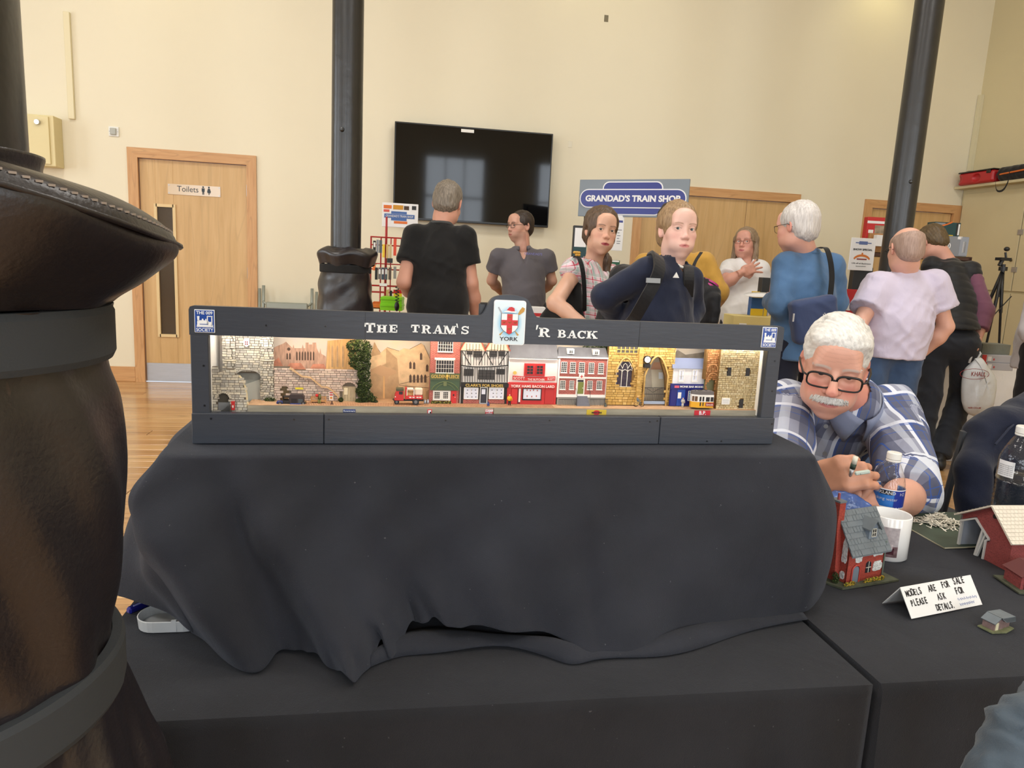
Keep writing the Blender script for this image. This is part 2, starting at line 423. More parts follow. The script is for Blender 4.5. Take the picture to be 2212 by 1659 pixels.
m_pane=M('window glass',(.9,.95,1),rough=.02,trans=1.,spec=.5)
k=0
for c in(-4.4,-1.5,1.4,4.3):
 k+=1;w=thing('window_%d'%k,'tall white framed hall window with glazing bars','window',(c,WIN_Y,.9));del w['category'];w['kind']='structure'
 mb=MB()
 for a in(-.78,.72):mb.box((a,.14,-.02),(a+.06,.2,2.94))
 for a in(-.24,.24):mb.box((a-.015,.15,0),(a+.015,.18,2.9))
 for z in(-.02,.95,1.9,2.88):mb.box((-.78,.14,z),(.78,.19,z+.05))
 mb.build('window_frame',m_winfr,w);B('pane',(-.75,-.1,0),(.75,-.09,2.9),m_pane,w);B('window_sill',(-.85,0,-.07),(.85,.22,-.02),m_winfr,w)
for c in(-2.5,.8,4.1):
 k+=1;w=thing('window_%d'%k,'tall white framed hall window with glazing bars','window',(WIN_X,c,.9),-PI/2);del w['category'];w['kind']='structure'
 mb=MB()
 for a in(-.78,.72):mb.box((a,.14,-.02),(a+.06,.2,2.94))
 for a in(-.24,.24):mb.box((a-.015,.15,0),(a+.015,.18,2.9))
 for z in(-.02,.95,1.9,2.88):mb.box((-.78,.14,z),(.78,.19,z+.05))
 mb.build('window_frame',m_winfr,w);B('pane',(-.75,-.1,0),(.75,-.09,2.9),m_pane,w);B('window_sill',(-.85,0,-.07),(.85,.22,-.02),m_winfr,w)
for i,(a,b) in enumerate(((-6.99,D1[0]),(D1[1],D2[0]),(D2[1],D3[0]))):
 o=B('baseboard_back' if i==0 else 'baseboard_back',(a,WY-.02,0),(b,WY,.14),m_archx,bev=.004);tag(o,kind='structure')
def door(n,X,extra=None,double=False):
 d=bpy.data.objects.new('door_%d'%n,None);COL.objects.link(d);d.location=(X[0],WY,0);d['kind']='structure'
 w=X[1]-X[0];A=ARCH
 mb=MB();mb.prism([(0,0),(A,0),(A,DT-A),(0,DT)],-.022,.0);mb.build('architrave',m_arch,d)
 mb=MB();mb.prism([(w-A,0),(w,0),(w,DT),(w-A,DT-A)],-.022,.0);mb.build('architrave',m_arch,d)
 mb=MB();mb.prism([(0,DT),(A,DT-A),(w-A,DT-A),(w,DT)],-.022,.0);mb.build('architrave',m_archx,d)
 mb=MB();mb.box((A-.03,0,0),(A-.004,.1,DT-A));mb.box((w-A+.004,0,0),(w-A+.03,.1,DT-A));mb.box((A-.03,0,DT-A),(w-A+.03,.1,DT-A+.03));mb.build('door_lining',m_arch,d)
 spans=[(A+.002,w-A-.002)] if not double else[(A+.002,w*.68-.002),(w*.68+.002,w-A-.002)]
 return d,w,spans
d1,w1,sp=door(1,D1)
def wl(px,py,Y=WY):
 p=aty(px,py,Y);return p.x-D1[0],p.z
gx0,gz1=wl(336,444);gx1,_=wl(374,446);_,gz0=wl(362,724)
mb=MB();a,b=sp[0];L0,L1=.016,.06
mb.bbox((a,L0,.004),(gx0,L1,DT-ARCH-.004),.002);mb.bbox((gx1,L0,.004),(b,L1,DT-ARCH-.004),.002)
mb.box((gx0,L0,.004),(gx1,L1,gz0));mb.box((gx0,L0,gz1),(gx1,L1,DT-ARCH-.004));leaf=mb.build('door_leaf',m_door,d1)
m_bead=S('pale glazing bead',226,200,150,rough=.45)
mb=MB();e=.018
mb.box((gx0-e,L0-.012,gz0-e),(gx0+.008,L0+.02,gz1+e));mb.box((gx1-.008,L0-.012,gz0-e),(gx1+e,L0+.02,gz1+e));mb.box((gx0,L0-.012,gz0-e),(gx1,L0+.02,gz0+.008));mb.box((gx0,L0-.012,gz1-.008),(gx1,L0+.02,gz1+e))
mb.build('glazing_bead',m_bead,leaf)
B('vision_glass',(gx0,L0+.01,gz0),(gx1,L0+.016,gz1),S('dark wired glass',70,58,48,rough=.08,spec=.6),leaf)
_,kz=wl(400,786);B('kick_plate',(a+.004,L0-.003,.006),(b-.004,L0+.001,kz),m_steel,leaf,bev=.001)
for zz in(.25,1.05,1.8):
 mb=MB();mb.cyl((b+.001,L0-.004,zz-.05),(b+.001,L0-.004,zz+.05),.008,n=10);mb.build('hinge',m_steel,leaf)
sx0,sz1=wl(361,396);sx1,sz0=wl(476,424);_,sz0b=wl(362,419)
mb=MB();mb.bbox((sx0,L0-.006,sz0b),(sx1,L0-.0005,sz1),.001);sg=mb.build('toilets_sign',S('clear frosted sign acrylic',214,190,158,rough=.2,coat=.5),d1)
m_ink=S('dark sign ink',46,56,66,rough=.5)
SW_=sx1-sx0;fit_text('lettering','Toilets',SW_*.40,.050,m_ink,sg,(sx0+SW_*.38,L0-.0065,sz0b+.03),ext=.0004)
for i,xx in enumerate((SW_*.67,SW_*.78)):
 mb=MB();z0=sz0b+.014;y0=L0-.0072;y1=L0-.006
 P=lambda pts:mb.prism([(sx0+xx+p,z0+q) for p,q in pts],y0,y1)
 P([(.011*math.cos(t)*.75,.066+.008*math.sin(t)) for t in[k*PI/4 for k in range(8)]])
 if i==0:P([(-.013,.056),(.013,.056),(.013,.026),(.008,.026),(.008,0),(.001,0),(.001,.02),(-.001,.02),(-.001,0),(-.008,0),(-.008,.026),(-.013,.026)])
 else:P([(-.008,.056),(.008,.056),(.017,.026),(.013,.025),(.015,.016),(.005,.016),(.005,0),(.001,0),(.001,.016),(-.001,.016),(-.001,0),(-.005,0),(-.005,.016),(-.015,.016),(-.013,.025),(-.017,.026)])
 mb.build('toilet_symbol',m_ink,sg)
for px in(sx0+.012,sx1-.012):
 for pz in(sz0b+.012,sz1-.012):
  mb=MB();mb.cyl((px,L0-.009,pz),(px,L0-.005,pz),.005,n=8);mb.build('screw',m_steel,sg)
for n,X,dbl in((2,D2,True),(3,D3,False)):
 d,w,spans=door(n,X,double=dbl)
 for(a,b) in spans:B('door_leaf',(a,.016,.004),(b,.06,DT-ARCH-.004),m_door,d,bev=.002)
def onwall(px,py,Y=WY):return aty(px,py,Y)
p=onwall(103,310);q=onwall(60,252);r=onwall(145,370)
m_box=S('cream enamelled metal',222,208,160,rough=.45,var=.03,vscale=3)
t=thing('meter_cabinet','cream metal wall cabinet with a round lock beside white trunking','cabinet',(0,WY,0))
B('body',(q.x-.35,-.16,r.z+.02),(r.x-.02,-.0,q.z+.0),m_box,t,bev=.004)
B('door',(q.x-.34,-.175,r.z+.035),(r.x-.055,-.158,q.z-.012),m_box,t,bev=.003)
l=onwall(103,272);mb=MB();mb.cyl((l.x,-.20,l.z),(l.x,-.17,l.z),.02,.022,n=16);mb.build('lock',S('chrome',200,200,205,rough=.15,metal=1.),t)
a=onwall(145,27);b=onwall(156,258)
t=B('cable_trunking',(b.x-.02,WY-.03,b.z),(b.x+.03,WY,a.z),S('cream trunking',228,218,184,rough=.5),bev=.003);tag(t,'cream vertical cable trunking running up from metal wall cabinet','trunking')
a=onwall(235,272);b=onwall(258,297)
t=thing('wall_switch','white square switch plate with a grey rocker beside toilets door','switch',((a.x+b.x)/2,WY,(a.z+b.z)/2))
hw=(b.x-a.x)/2
B('plate',(-hw,-.012,-hw),(hw,0,hw),m_white,t,bev=.003);B('rocker',(-hw*.62,-.03,-hw*.68),(hw*.55,-.01,hw*.68),S('grey rocker',176,178,172,rough=.4),t,bev=.004)
for sx in(-.8,.8):
 mb=MB();mb.cyl((hw*sx,-.014,0),(hw*sx,-.01,0),.004,n=8);mb.build('screw',m_steel,t)
m_shade=S('brass lamp shade',150,120,60,rough=.35,metal=.8)
for i,(px,py,wz) in enumerate(((350,-20,6),(1280,-10,7),(1890,110,6))):
 p=onwall(px,py);z=p.z+.75
 t=thing('wall_washer_lamp','brass wall lamp high above the '+('toilets door','television and double door','single door by the corner')[i],'lamp',(p.x,WY,z),group='lamps high on the back wall')
 mb=MB();mb.cyl((0,-.42,.05),(0,0,.05),.012);mb.build('arm',m_shade,t)
 mb=MB();mb.lathe([(.03,.10),(.06,.08),(.11,-.04),(.10,-.04),(.05,.07)],20,(0,-.45,0),cap=False);mb.build('lamp_shade',m_shade,t)
 l=bpy.data.lights.new('warm_bulb','SPOT');l.energy=wz;l.color=(1,.88,.45);l.spot_size=2.6;l.spot_blend=1;l.shadow_soft_size=.05
 o=bpy.data.objects.new('warm_bulb',l);COL.objects.link(o);o.parent=t;o.location=(0,-.45,-.02);o.rotation_euler=(.62,0,0)
m_iron=M('black gloss painted iron',srgb(30,29,30),rough=.32,var=.2,vscale=7,bump=.35,bscale=14,bdist=.006,spec=.6)
def column(loc,r,label,tilt=0.):
 t=thing('iron_column',label,'column',(loc[0],loc[1],0))
 mb=MB();mb.lathe([(r*1.25,.0),(r*1.25,.04),(r*1.06,.07)]+[(r*(1.03-.05*i/40),.07+5.3*i/40) for i in range(41)],40);mb.build('shaft',m_iron,t,smooth=True)
 mb=MB()
 for z in(1.9,3.05):
  mb.sphere((math.sin(-2.9)*r,math.cos(-2.9)*r,z),.013,8,5)
 mb.build('bolt_head',m_iron,t);return t
def leather():
 m,t,b=raw('dark brown leather');co=t.coord()
 base=t.ramp(t.noise(co,3.5,4,.6),[(.3,srgb(24,21,24)),(.55,srgb(33,29,32)),(.8,srgb(43,38,41))])
 scr=t.math('GREATER_THAN',t.noise(t.coord('Object',(60,60,4)),1.2,2),.80)
 t.put(b.inputs['Base Color'],t.mix(t.math('MULTIPLY',scr,.25),base,srgb(84,58,52)))
 t.put(b.inputs['Roughness'],t.ramp(t.noise(co,9,3),[(.3,(.27,)*3),(.7,(.42,)*3)]));b.inputs['Specular IOR Level'].default_value=.6
 h=t.math('ADD',t.math('MULTIPLY',t.noise(co,260,4),.25),t.noise(co,16,3))
 t.put(b.inputs['Normal'],t.bump(h,.28,.006));return m
m_leather=leather()
m_strap=S('dark grey webbing strap',46,50,54,rough=.85,bump=.4,bscale=500,bdist=.0008)
m_velcro=S('black hook tape',16,16,17,rough=.95)
PD=.72
def az(px,py):d=ray(px,py);return math.atan2(d.x,d.y)
_a0=az(62,370)-math.asin(.08/PD);PX,PY=PD*math.sin(_a0),PD*math.cos(_a0)
def sil(px,py):
 d=ray(px,py);a=math.atan2(d.x,d.y)-_a0;h=math.hypot(d.x,d.y);return PD*math.sin(a),CAMZ+d.z/h*PD*math.cos(a)
near=column((PX,PY),.08,'black iron column in a brown leather jacket, close beside black table')
sd_az=math.atan2(-PX,-PY)
def jacket(parent,prof,n=160,fold=None,name='leather_jacket',mat=None,close=True):
 mb=MB();rows=[]
 for r,z in prof:
  row=[]
  for k in range(n+1):
   a=2*PI*k/n;rr,zz=(fold(r,z,a) if fold else(r,z));row.append((rr*math.sin(a),rr*math.cos(a),zz))
  rows.append(row)
 mb.grid(rows);return mb.build(name,mat or m_leather,parent,smooth=True)
def resample(pts,n):
 out=[]
 for i in range(len(pts)-1):
  p0=pts[max(i-1,0)];p1=pts[i];p2=pts[i+1];p3=pts[min(i+2,len(pts)-1)]
  for j in range(n):
   t=j/n;out.append(tuple(.5*((2*p1[d])+(-p0[d]+p2[d])*t+(2*p0[d]-5*p1[d]+4*p2[d]-p3[d])*t*t+(-p0[d]+3*p1[d]-3*p2[d]+p3[d])*t**3) for d in range(len(p1))))
 out.append(tuple(pts[-1]));return out
capo=[sil(*p) for p in((100,388),(200,415),(300,455),(365,498),(388,535))]
und=[sil(*p) for p in((387,556),(365,578),(310,615),(262,640),(240,655))]
zt=capo[0][1]
prof_top=[(.083,zt+.012),(.092,zt+.016)]+capo
prof_und=[capo[-1]]+und
right_az=_a0+PI/2
lerp_=lambda a,b,t:a+(b-a)*t
def brim(r,z,a):
 k=.5+.5*math.cos(a-right_az);ex=max(0,r-.15);w=.004*math.sin(5*a+3)
 return r-ex*(1-k)*.5+w*(ex*8),z+.10*(1-k)*min(1,max(0,(r-.10)/.1))+.004*math.sin(3*a)*ex*6
jacket(near,resample(prof_top,5),fold=brim,name='collar_top')
jacket(near,resample(prof_und,6),fold=lambda r,z,a:(brim(r,z,a)[0]+.003*math.sin(9*a+z*40)*(1 if r<.2 else .3),lerp_(brim(r,z,a)[1],z,max(0,min(1,(prof_und[1][1]-z)/.05)))),name='collar_underside')
ro,zo=capo[-1]
mb=MB();mb.tube([((brim(ro,zo,2*PI*k/120)[0]+.001)*math.sin(2*PI*k/120),(brim(ro,zo,2*PI*k/120)[0]+.001)*math.cos(2*PI*k/120),brim(ro,zo,2*PI*k/120)[1]) for k in range(120)],.0025,6,closed=True);mb.build('seam',m_leather,near,smooth=True)
rs,zs=capo[1]
mb=MB()
for k in range(150):
 a=2*PI*k/150
 r1,z1=capo[4][0]*.965,capo[4][1]+.009
 rr=brim(r1,z1,a)[0];mb.T=Matrix.Translation(((rr+.001)*math.sin(a),(rr+.001)*math.cos(a),brim(r1,z1,a)[1]+.003))@Matrix.Rotation(-a,4,'Z');mb.box((-.0022,-.0008,-.0008),(.0022,.0008,.0008))
mb.T=None;tag(mb.build('stitching',S('pale thread',150,138,128),near),kind='stuff')
body=[sil(*p) for p in((240,655),(232,765),(258,850),(278,980),(280,1090),(272,1210),(258,1290),(252,1330),(250,1420))]
low=[sil(*p) for p in((252,1400),(268,1440),(300,1530),(330,1600),(352,1680),(360,1760))]
def wrinkle(r,z,a):
 b=(a-right_az+PI)%(2*PI)-PI
 f=.0035*math.sin(a*6+z*22+1.5*math.sin(z*9))+.0025*math.sin(a*13-z*31)
 s=math.exp(-((b+.55+(z-.98)*1.1)/.10)**2)*.010*math.exp(-((z-1.0)/.16)**2)
 return r+f-.002+s,z
jacket(near,resample(body,9),fold=wrinkle,name='jacket_body')
zl=low[-1][1]
def flare(r,z,a):
 t=max(0,(low[0][1]-z)/.5);return r+.008*min(1,t*5)*(math.sin(a*11+math.sin(z*8)*1.2)**3)+.004*math.sin(a*5+1),z
jacket(near,resample(low+[(low[-1][0]+.004,zl-.15),(low[-1][0]+.002,.25),(low[-1][0]-.01,.03)],7),fold=flare,name='jacket_skirt')
def strap(parent,r0,z0,z1,tilt,amp,mat,th=.004,name='strap'):
 mb=MB();rows=[];n=140
 for(dr,tz) in((-.008,0),(0,.0),(th*.6,.12),(th*.6,.88),(0,1.),(-.008,1.)):
  rows.append([((r0+dr)*math.sin(2*PI*k/n),(r0+dr)*math.cos(2*PI*k/n),z0+(z1-z0)*tz+amp*math.cos(2*PI*k/n-tilt)) for k in range(n+1)])
 mb.grid(rows);return mb.build(name,mat,parent,smooth=False)
s1=sil(238,655);s2=sil(232,765);strap(near,(s1[0]+s2[0])/2+.003,s2[1],s1[1],right_az,0,m_strap)
s1=sil(256,1345);s2=sil(240,1450);strap(near,s1[0]+.003,s2[1]-.012,s1[1]-.012,right_az,.012,m_strap)
p=aty(747,537,4.0);col2=column((p.x,4.0),.0785,'black iron column in a leather jacket, in front of cream wall')
zt=p.z
def fold2(r,z,a):return r+.004*math.sin(z*46+2.5*math.sin(a*2))+.003*math.sin(a*5+z*14),z
def top2(r,z,a):return r+.006*math.sin(a*6)*(r>.09)+(.022*max(0,math.cos(a-1.6))**3 if r>.11 else 0),z+.008*math.sin(a*5)*(r>.1)
jacket(col2,resample([(.08,zt-.006),(.10,zt+.004),(.135,zt-.012),(.146,zt-.03),(.138,zt-.06),(.13,zt-.088)],5),90,top2,'jacket_collar')
jacket(col2,resample([(.128,zt-.085),(.132,zt-.15),(.14,zt-.2),(.146,zt-.32),(.147,zt-.45),(.142,zt-.7),(.146,zt-1.0),(.148,.03)],7),90,fold2,'jacket_body')
strap(col2,.134,zt-.128,zt-.085,0,0,m_velcro)
p=aty(1940,500,4.3);column((p.x,4.3),.0835,'bare black iron column behind the bald man in lilac')
TZ=.70
def cloth_mat(name,base,rough=.9,lint=.0):
 m,t,b=raw(name);co=t.coord()
 n=t.noise(co,5,5,.6)
 c=t.ramp(n,[(.3,tuple(x*.8 for x in base)),(.7,tuple(x*1.25 for x in base))])
 lt=t.math('GREATER_THAN',t.noise(t.coord('Object',(1,1,1)),170,1),.80)
 t.put(b.inputs['Base Color'],t.mix(t.math('MULTIPLY',lt,.25),c,(.25,.25,.27)))
 b.inputs['Roughness'].default_value=rough;b.inputs['Specular IOR Level'].default_value=.2;b.inputs['Sheen Weight'].default_value=.12;b.inputs['Sheen Roughness'].default_value=.5;b.inputs['Sheen Tint'].default_value=(.7,.75,.9,1)
 h=t.math('ADD',t.math('MULTIPLY',t.noise(co,900,2),.3),t.noise(t.coord('Object',(1,1,.5),(.3,.2,.5)),7,4,.55,.8))
 t.put(b.inputs['Normal'],t.bump(h,.42,.010));return m
m_cloth=cloth_mat('black cotton cloth',(.0225,.0245,.0325))
m_cloth2=cloth_mat('black table cloth',(.0175,.0181,.0212))
def table(name,label,x0,x1,y0,y1,zt,hem,seed,corner=.02,flat=0):
 """folding table under a floor-length black cloth"""
 t=thing(name,label,'table',((x0+x1)/2,(y0+y1)/2,0));cx,cy=(x0+x1)/2,(y0+y1)/2
 m_leg=S('grey table steel',120,122,126,rough=.4,metal=.6)
 B('tabletop',(x0-cx+.012,y0-cy+.012,zt-.035),(x1-cx-.012,y1-cy-.012,zt-.004),S('table board',120,100,80),t,bev=.004)
 for sx in(x0-cx+.07,x1-cx-.07):
  for sy in(y0-cy+.07,y1-cy-.07):
   mb=MB();mb.cyl((sx,sy,0),(sx,sy,zt-.035),.014,n=10);mb.build('leg',m_leg,t)
 rs=np.random.RandomState(seed);N=40;mb=MB();per=[]
 def edge(a,b,n):return[(a[0]+(b[0]-a[0])*i/n,a[1]+(b[1]-a[1])*i/n) for i in range(n)]
 c=corner;P=[]
 cs=[(x0,y0),(x1,y0),(x1,y1),(x0,y1)]
 for i in range(4):
  a,b=cs[i],cs[(i+1)%4];n=int(max(20,math.dist(a,b)/.012));e=edge(a,b,n)
  nx,ny=(b[1]-a[1])/math.dist(a,b),-(b[0]-a[0])/math.dist(a,b)
  for j,q in enumerate(e):P.append((q[0],q[1],nx,ny))
 n=len(P);rows=[]
 vs=[0,.006,.02,.05,.1,.18,.3,.45,.6,.8,1.]
 ph=rs.rand(8)*6.28
 for v in vs:
  row=[]
  for k,(x,y,nx,ny) in enumerate(P):
   s=k/n*2*PI;drop=(zt-.004-hem)*v
   am=.016*min(1,v*1.4)
   o=am*(math.sin(s*17+ph[0])+.7*math.sin(s*29+ph[1]+v*1.2)+.5*math.sin(s*43+ph[2]))*.6+.012*v+(.006 if v>0 else 0)
   if nx*flat>.5:o=.0005
   row.append((x-cx+nx*o,y-cy+ny*o,zt-(0 if v==0 else .004+drop)))
  row.append(row[0]);rows.append(row)
 mb.grid(rows)
 G=48;top=[]
 for j in range(G+1):
  r_=[]
  for i in range(G+1):
   x=x0+(x1-x0)*i/G;y=y0+(y1-y0)*j/G;e=min(i,j,G-i,G-j)/G
   z=zt+(.0016*math.sin(9*x-14*y+2*math.sin(5*x+ph[3]))+.0012*math.sin(23*x+11*y+ph[4]))*min(1,e*12)
   r_.append((x-cx,y-cy,z))
  top.append(r_)
 mb.grid(top);o=mb.build('cloth',m_cloth2,t,smooth=True);return t
tab1=table('display_table','low table under black cloth carrying the riser and york display',-.41,.690,.844,1.52,TZ,.03,2,flat=1)
tab2=table('model_table','table under black cloth holding the models for sale',.704,2.6,.846,1.545,TZ,.03,5,flat=-1)
RZ=.966
rz0,rz1=-.341,.729;ryw=.0206
riser=thing('riser_box','box riser hidden under the black cloth below the york display','riser',(0,0,TZ+.003))
mb=MB();mb.prism([(-.30,1.125),(.712,1.145),(.712,1.49),(-.30,1.49)],0,RZ-TZ-.010,'z');mb.build('crate',S('plain pine box',170,130,90),riser)
drape=thing('riser_cloth','black cotton cloth draped over the riser with a rumpled hem','cloth',(0,0,TZ))
def lerp(a,b,t):return a+(b-a)*t
def pz(x,y,z):return atz(x,y,z)
cols=[]
def col(top,hem,bul,side):cols.append((Vector(top),Vector(hem),Vector(bul),side))
TF=lambda x,y:pz(x,y,RZ)
col((-.355,1.49,RZ),(-.43,1.46,TZ+.09),(-.03,0,.02),0)
col((-.352,1.38,RZ),(-.445,1.36,TZ+.075),(-.03,0,.02),0)
col((-.348,1.27,RZ),aty(262,1252,1.16),(-.02,-.01,.01),0)
col((-.345,1.17,RZ),aty(300,1292,1.10),(-.02,-.01,.0),0)
col((-.342,1.11,RZ),aty(345,1338,1.05),(-.03,-.02,0),0)
col((-.336,1.093,RZ),pz(405,1374,TZ+.012),(-.045,-.035,.03),1)
col(TF(372,986),pz(470,1404,TZ+.006),(-.03,-.035,.03),1)
col(TF(410,986),pz(565,1421,TZ+.004),(-.012,-.03,.02),1)
hem=[(470,598,1418,.004,-.010),(520,640,1428,.004,-.016),(580,700,1437,.003,-.02),(640,760,1441,.003,-.02),(700,820,1425,.004,-.016),(760,872,1392,.012,-.014),(830,918,1350,.030,-.012),(910,975,1347,.032,-.012),(1000,1040,1350,.034,-.015),(1090,1110,1362,.030,-.018),(1180,1190,1382,.02,-.02),(1260,1262,1404,.010,-.022),(1310,1305,1408,.008,-.022),(1390,1385,1394,.008,-.024),(1480,1475,1374,.008,-.026),(1570,1565,1355,.008,-.03),(1650,1650,1337,.008,-.034),(1715,1715,1322,.010,-.036),(1745,1752,1314,.016,-.036)]
for tx,hx,hy,hz,bl in hem:col(TF(tx,985),pz(hx,hy,TZ+hz),(0,bl,.01),1)
col(TF(1757,985),aty(1782,1262,1.085),(.02,-.02,0),2)
col((.735,1.14,RZ),aty(1775,1200,1.14),(.03,-.01,0),2)
col((.738,1.2,RZ),(.785,1.2,TZ+.05),(.02,0,0),2)
col((.742,1.49,RZ),(.79,1.48,TZ+.03),(.02,0,0),2)
C_=[tuple(c[0])+tuple(c[1])+tuple(c[2]) for c in cols]
fine=resample(C_,12)
nv=44;rows=[]
K=len(fine)
for j in range(nv+1):
 v=j/nv;row=[]
 for i,f in enumerate(fine):
  T,H,Bu=Vector(f[0:3]),Vector(f[3:6]),Vector(f[6:9])
  s=i/K
  w=v**1.15
  x=lerp(T.x,H.x,v**1.25);y=lerp(T.y,H.y,v**1.6);z=lerp(T.z,H.z,v)
  p=Vector((x,y,z))+Bu*(math.sin(PI*min(1,v*1.02))*1.0)
  a=i/12.;fld=0
  lft=max(0,1-abs(a-8)/7.);fld+=lft*.020*math.sin((a*1.5-v*3.2)+.6)*min(1,v*2)*(.35+v)
  fld+=.011*math.sin(a*1.35+v*4.5+1)*v+.006*math.sin(a*3.1-v*7)*v*(.4+v)+.004*math.sin(a*2.1+v*16)*math.sin(PI*v)
  rt=max(0,1-abs(a-24)/4.);fld+=rt*.006*math.sin(a*3.2+v*5)*math.sin(PI*v)
  rum=max(0,1-abs(a-12.2)/3.6)*max(0,(v-.80)/.2);fld+=rum*(.016*math.sin(a*4.4+v*9)+.010*math.sin(a*8.3-v*14))
  fld*=max(.2,1-max(0,a-20)/5)
  nd=Vector((0,-1,0)) if 5<=a<=27 else Vector((-.95 if a<5 else .95,-.3,0))
  p+=nd*fld
  if rum>0:p.z+=rum*(.020*max(0,math.sin(a*5.2+v*8)))
  row.append((p.x,p.y,max(p.z,TZ+.003)-TZ))
 rows.append(row)
mb=MB();mb.grid(rows)
top=[]
for j in range(9):
 t=j/8;row=[]
 for i in range(K):
  e=rows[0][i];inx=lerp(-.34,.735,i/(K-1));y_in=1.50
  if cols[min(len(cols)-1,int(round(i/12.)))][3]==1:row.append((e[0],lerp(e[1],1.5,t),e[2]+.0006*t*math.sin(e[0]*30)))
  else:row.append((lerp(e[0],-.33 if i<K/2 else .72,t*.0),lerp(e[1],1.5,t),e[2]))
 top.append(row)
mb.grid(top);sk=mb.build('drape',m_cloth,drape,smooth=True,fix=False);_bm=bmesh.new();_bm.from_mesh(sk.data);bmesh.ops.remove_doubles(_bm,verts=_bm.verts,dist=.0004);bmesh.ops.recalc_face_normals(_bm,faces=_bm.faces);_bm.to_mesh(sk.data);_bm.free();thicken(sk,.0022,1)
m_=sk.modifiers.new('sub','SUBSURF');m_.levels=1;m_.render_levels=1
pts=[pz(x,y,TZ+.006) for x,y in((800,1428),(880,1398),(980,1385),(1080,1388),(1180,1400),(1240,1412),(1300,1416),(1400,1400),(1520,1374),(1640,1348),(1730,1325))]
rows=[]
pts=[Vector(p) for p in resample([tuple(p) for p in pts],6)]
for(dy,dz) in((-.022,-.0040),(-.016,.003),(-.004,.010),(.012,.012),(.03,.004),(.05,-.003)):
 rows.append([(p.x,p.y+dy*(.5+.5*math.sin(i*.17)**2)+.004*math.sin(i*.4),max(.001,p.z-TZ+dz*(.6+.4*math.sin(i*.3)))) for i,p in enumerate(pts)])
mb=MB();mb.grid(rows);thicken(mb.build('hem_fold',m_cloth,drape,smooth=True,fix=False),.002,1)
tub=thing('plastic_tub_lid','clear plastic box lid with upturned rim lying on black cloth','lid',(0,0,TZ+.001))
m_clear=M('frosted clear plastic',srgb(208,212,216),rough=.3,alpha=.62,spec=.5)
c0=pz(303,1335,TZ);c1=pz(345,1371,TZ);c2=pz(420,1369,TZ)
L0=Vector((c0.x+.0,c1.y,0));mb=MB();R_=.028;W_,D_=.10,.060
def rr(w,d,r,n=6):
 out=[]
 for cx,cy,a0 in((w-r,r,-PI/2),(w-r,d-r,0),(r,d-r,PI/2),(r,r,PI)):
  out+=[(cx+r*math.cos(a0+PI/2*i/n),cy+r*math.sin(a0+PI/2*i/n)) for i in range(n+1)]
 return out
base=rr(W_,D_,R_)
ox,oy=c0.x+.006,c1.y+.0
def ring(sc,z):return[(ox+W_/2+(x-W_/2)*sc,oy+D_/2+(y-D_/2)*sc,z) for x,y in base]
r1=[ring(.965,.002),ring(1.0,.018),ring(.985,.0185),ring(.945,.004)]
mb.grid([r+[r[0]] for r in r1]);mb.add(ring(.95,.003),[tuple(range(len(base)))]);thicken(mb.build('rim',m_clear,tub,smooth=False),.0012)
mb=MB();mb.box((ox+.055,oy-.0006,.003),(ox+.062,oy+.003,.021));mb.build('latch',m_clear,tub)
mb=MB();q=atz(312,1302,TZ+.01)
clip=thing('blue_clip','small glossy blue plastic clip lying by the tub lid','clip',(q.x,q.y,TZ),.9)
mb.bbox((-.028,-.006,.002),(.03,.006,.013),.003);mb.build('body',S('royal blue plastic',30,34,130,rough=.2),clip);mb=MB();mb.box((-.02,-.004,.013),(.03,-.002,.0145));mb.build('ridge',S('pale blue edge',130,140,200),clip)
FO=Vector((-.306,1.149,.970));FYAW=.03
FM=Matrix.Translation(FO)@Matrix.Rotation(FYAW,4,'Z');FMI=FM.inverted()
FN=(FM.to_3x3()@Vector((0,1,0)))
def fl(px,py,d=0.):
 p0=FM@Vector((0,d,0));dr=ray(px,py);t=(p0-CC).dot(FN)/dr.dot(FN);q=FMI@(CC+dr*t);return q.x,q.z
def fthing(name,label,cat,px,py,d,group=None):
 u,z=fl(px,py,d);p=FM@Vector((u,d,z));t=thing(name,label,cat,p,FYAW,group);t['_u']=u;t['_z']=z;t['_d']=d;return t
def done(t):
 for k in('_u','_z','_d'):
  if k in t:del t[k]
class Lp:
 """photo pixels -> local x,z of a thing standing in the display"""
 def __init__(s,t,dd=0.):s.t=t;s.d=t['_d']+dd;s.u=t['_u'];s.z=t['_z']
 def __call__(s,px,py):u,z=fl(px,py,s.d);return u-s.u,z-s.z
 def rect(s,x0,y0,x1,y1):
  ym,xm=(y0+y1)/2,(x0+x1)/2;return s(x0,ym)[0],s(xm,y1)[1],s(x1,ym)[0],s(xm,y0)[1]
def R(t,L,name,r,y0,y1,mat,parent=None,bev=0):
 a,b,c,d=L.rect(*r);return B(name,(a,y0,b),(c,y1,d),mat,parent or t,bev)
m_frame=M('charcoal satin paint',srgb(52,57,67),rough=.42,var=.06,vscale=5,bump=.22,bscale=26,bdist=.0012,stretch=(1,1,7),spec=.5)
m_frame2=M('black fresh paint',srgb(24,26,30),rough=.3,bump=.2,bscale=40,bdist=.0006)
m_letter=S('white plastic letters',240,244,246,rough=.35)
disp=thing('diorama_display','long charcoal wooden display frame with an arched header lettered in white','display',FO,FYAW)
W=.9865
hb0=fl(416,727.4)[1];hb1=fl(1684.8,755)[1];HB=(hb0+hb1)/2;ht=(fl(413.5,663.4)[1]+fl(1690.8,702.6)[1])/2
bt=(fl(417.4,892.4)[1]+fl(1665.8,901.5)[1])/2
c0=fl(1030,680)[0];c1=fl(1170,684)[0];cm=fl(1097,640)[0];ctop=fl(1097,637)[1]
arc=[]
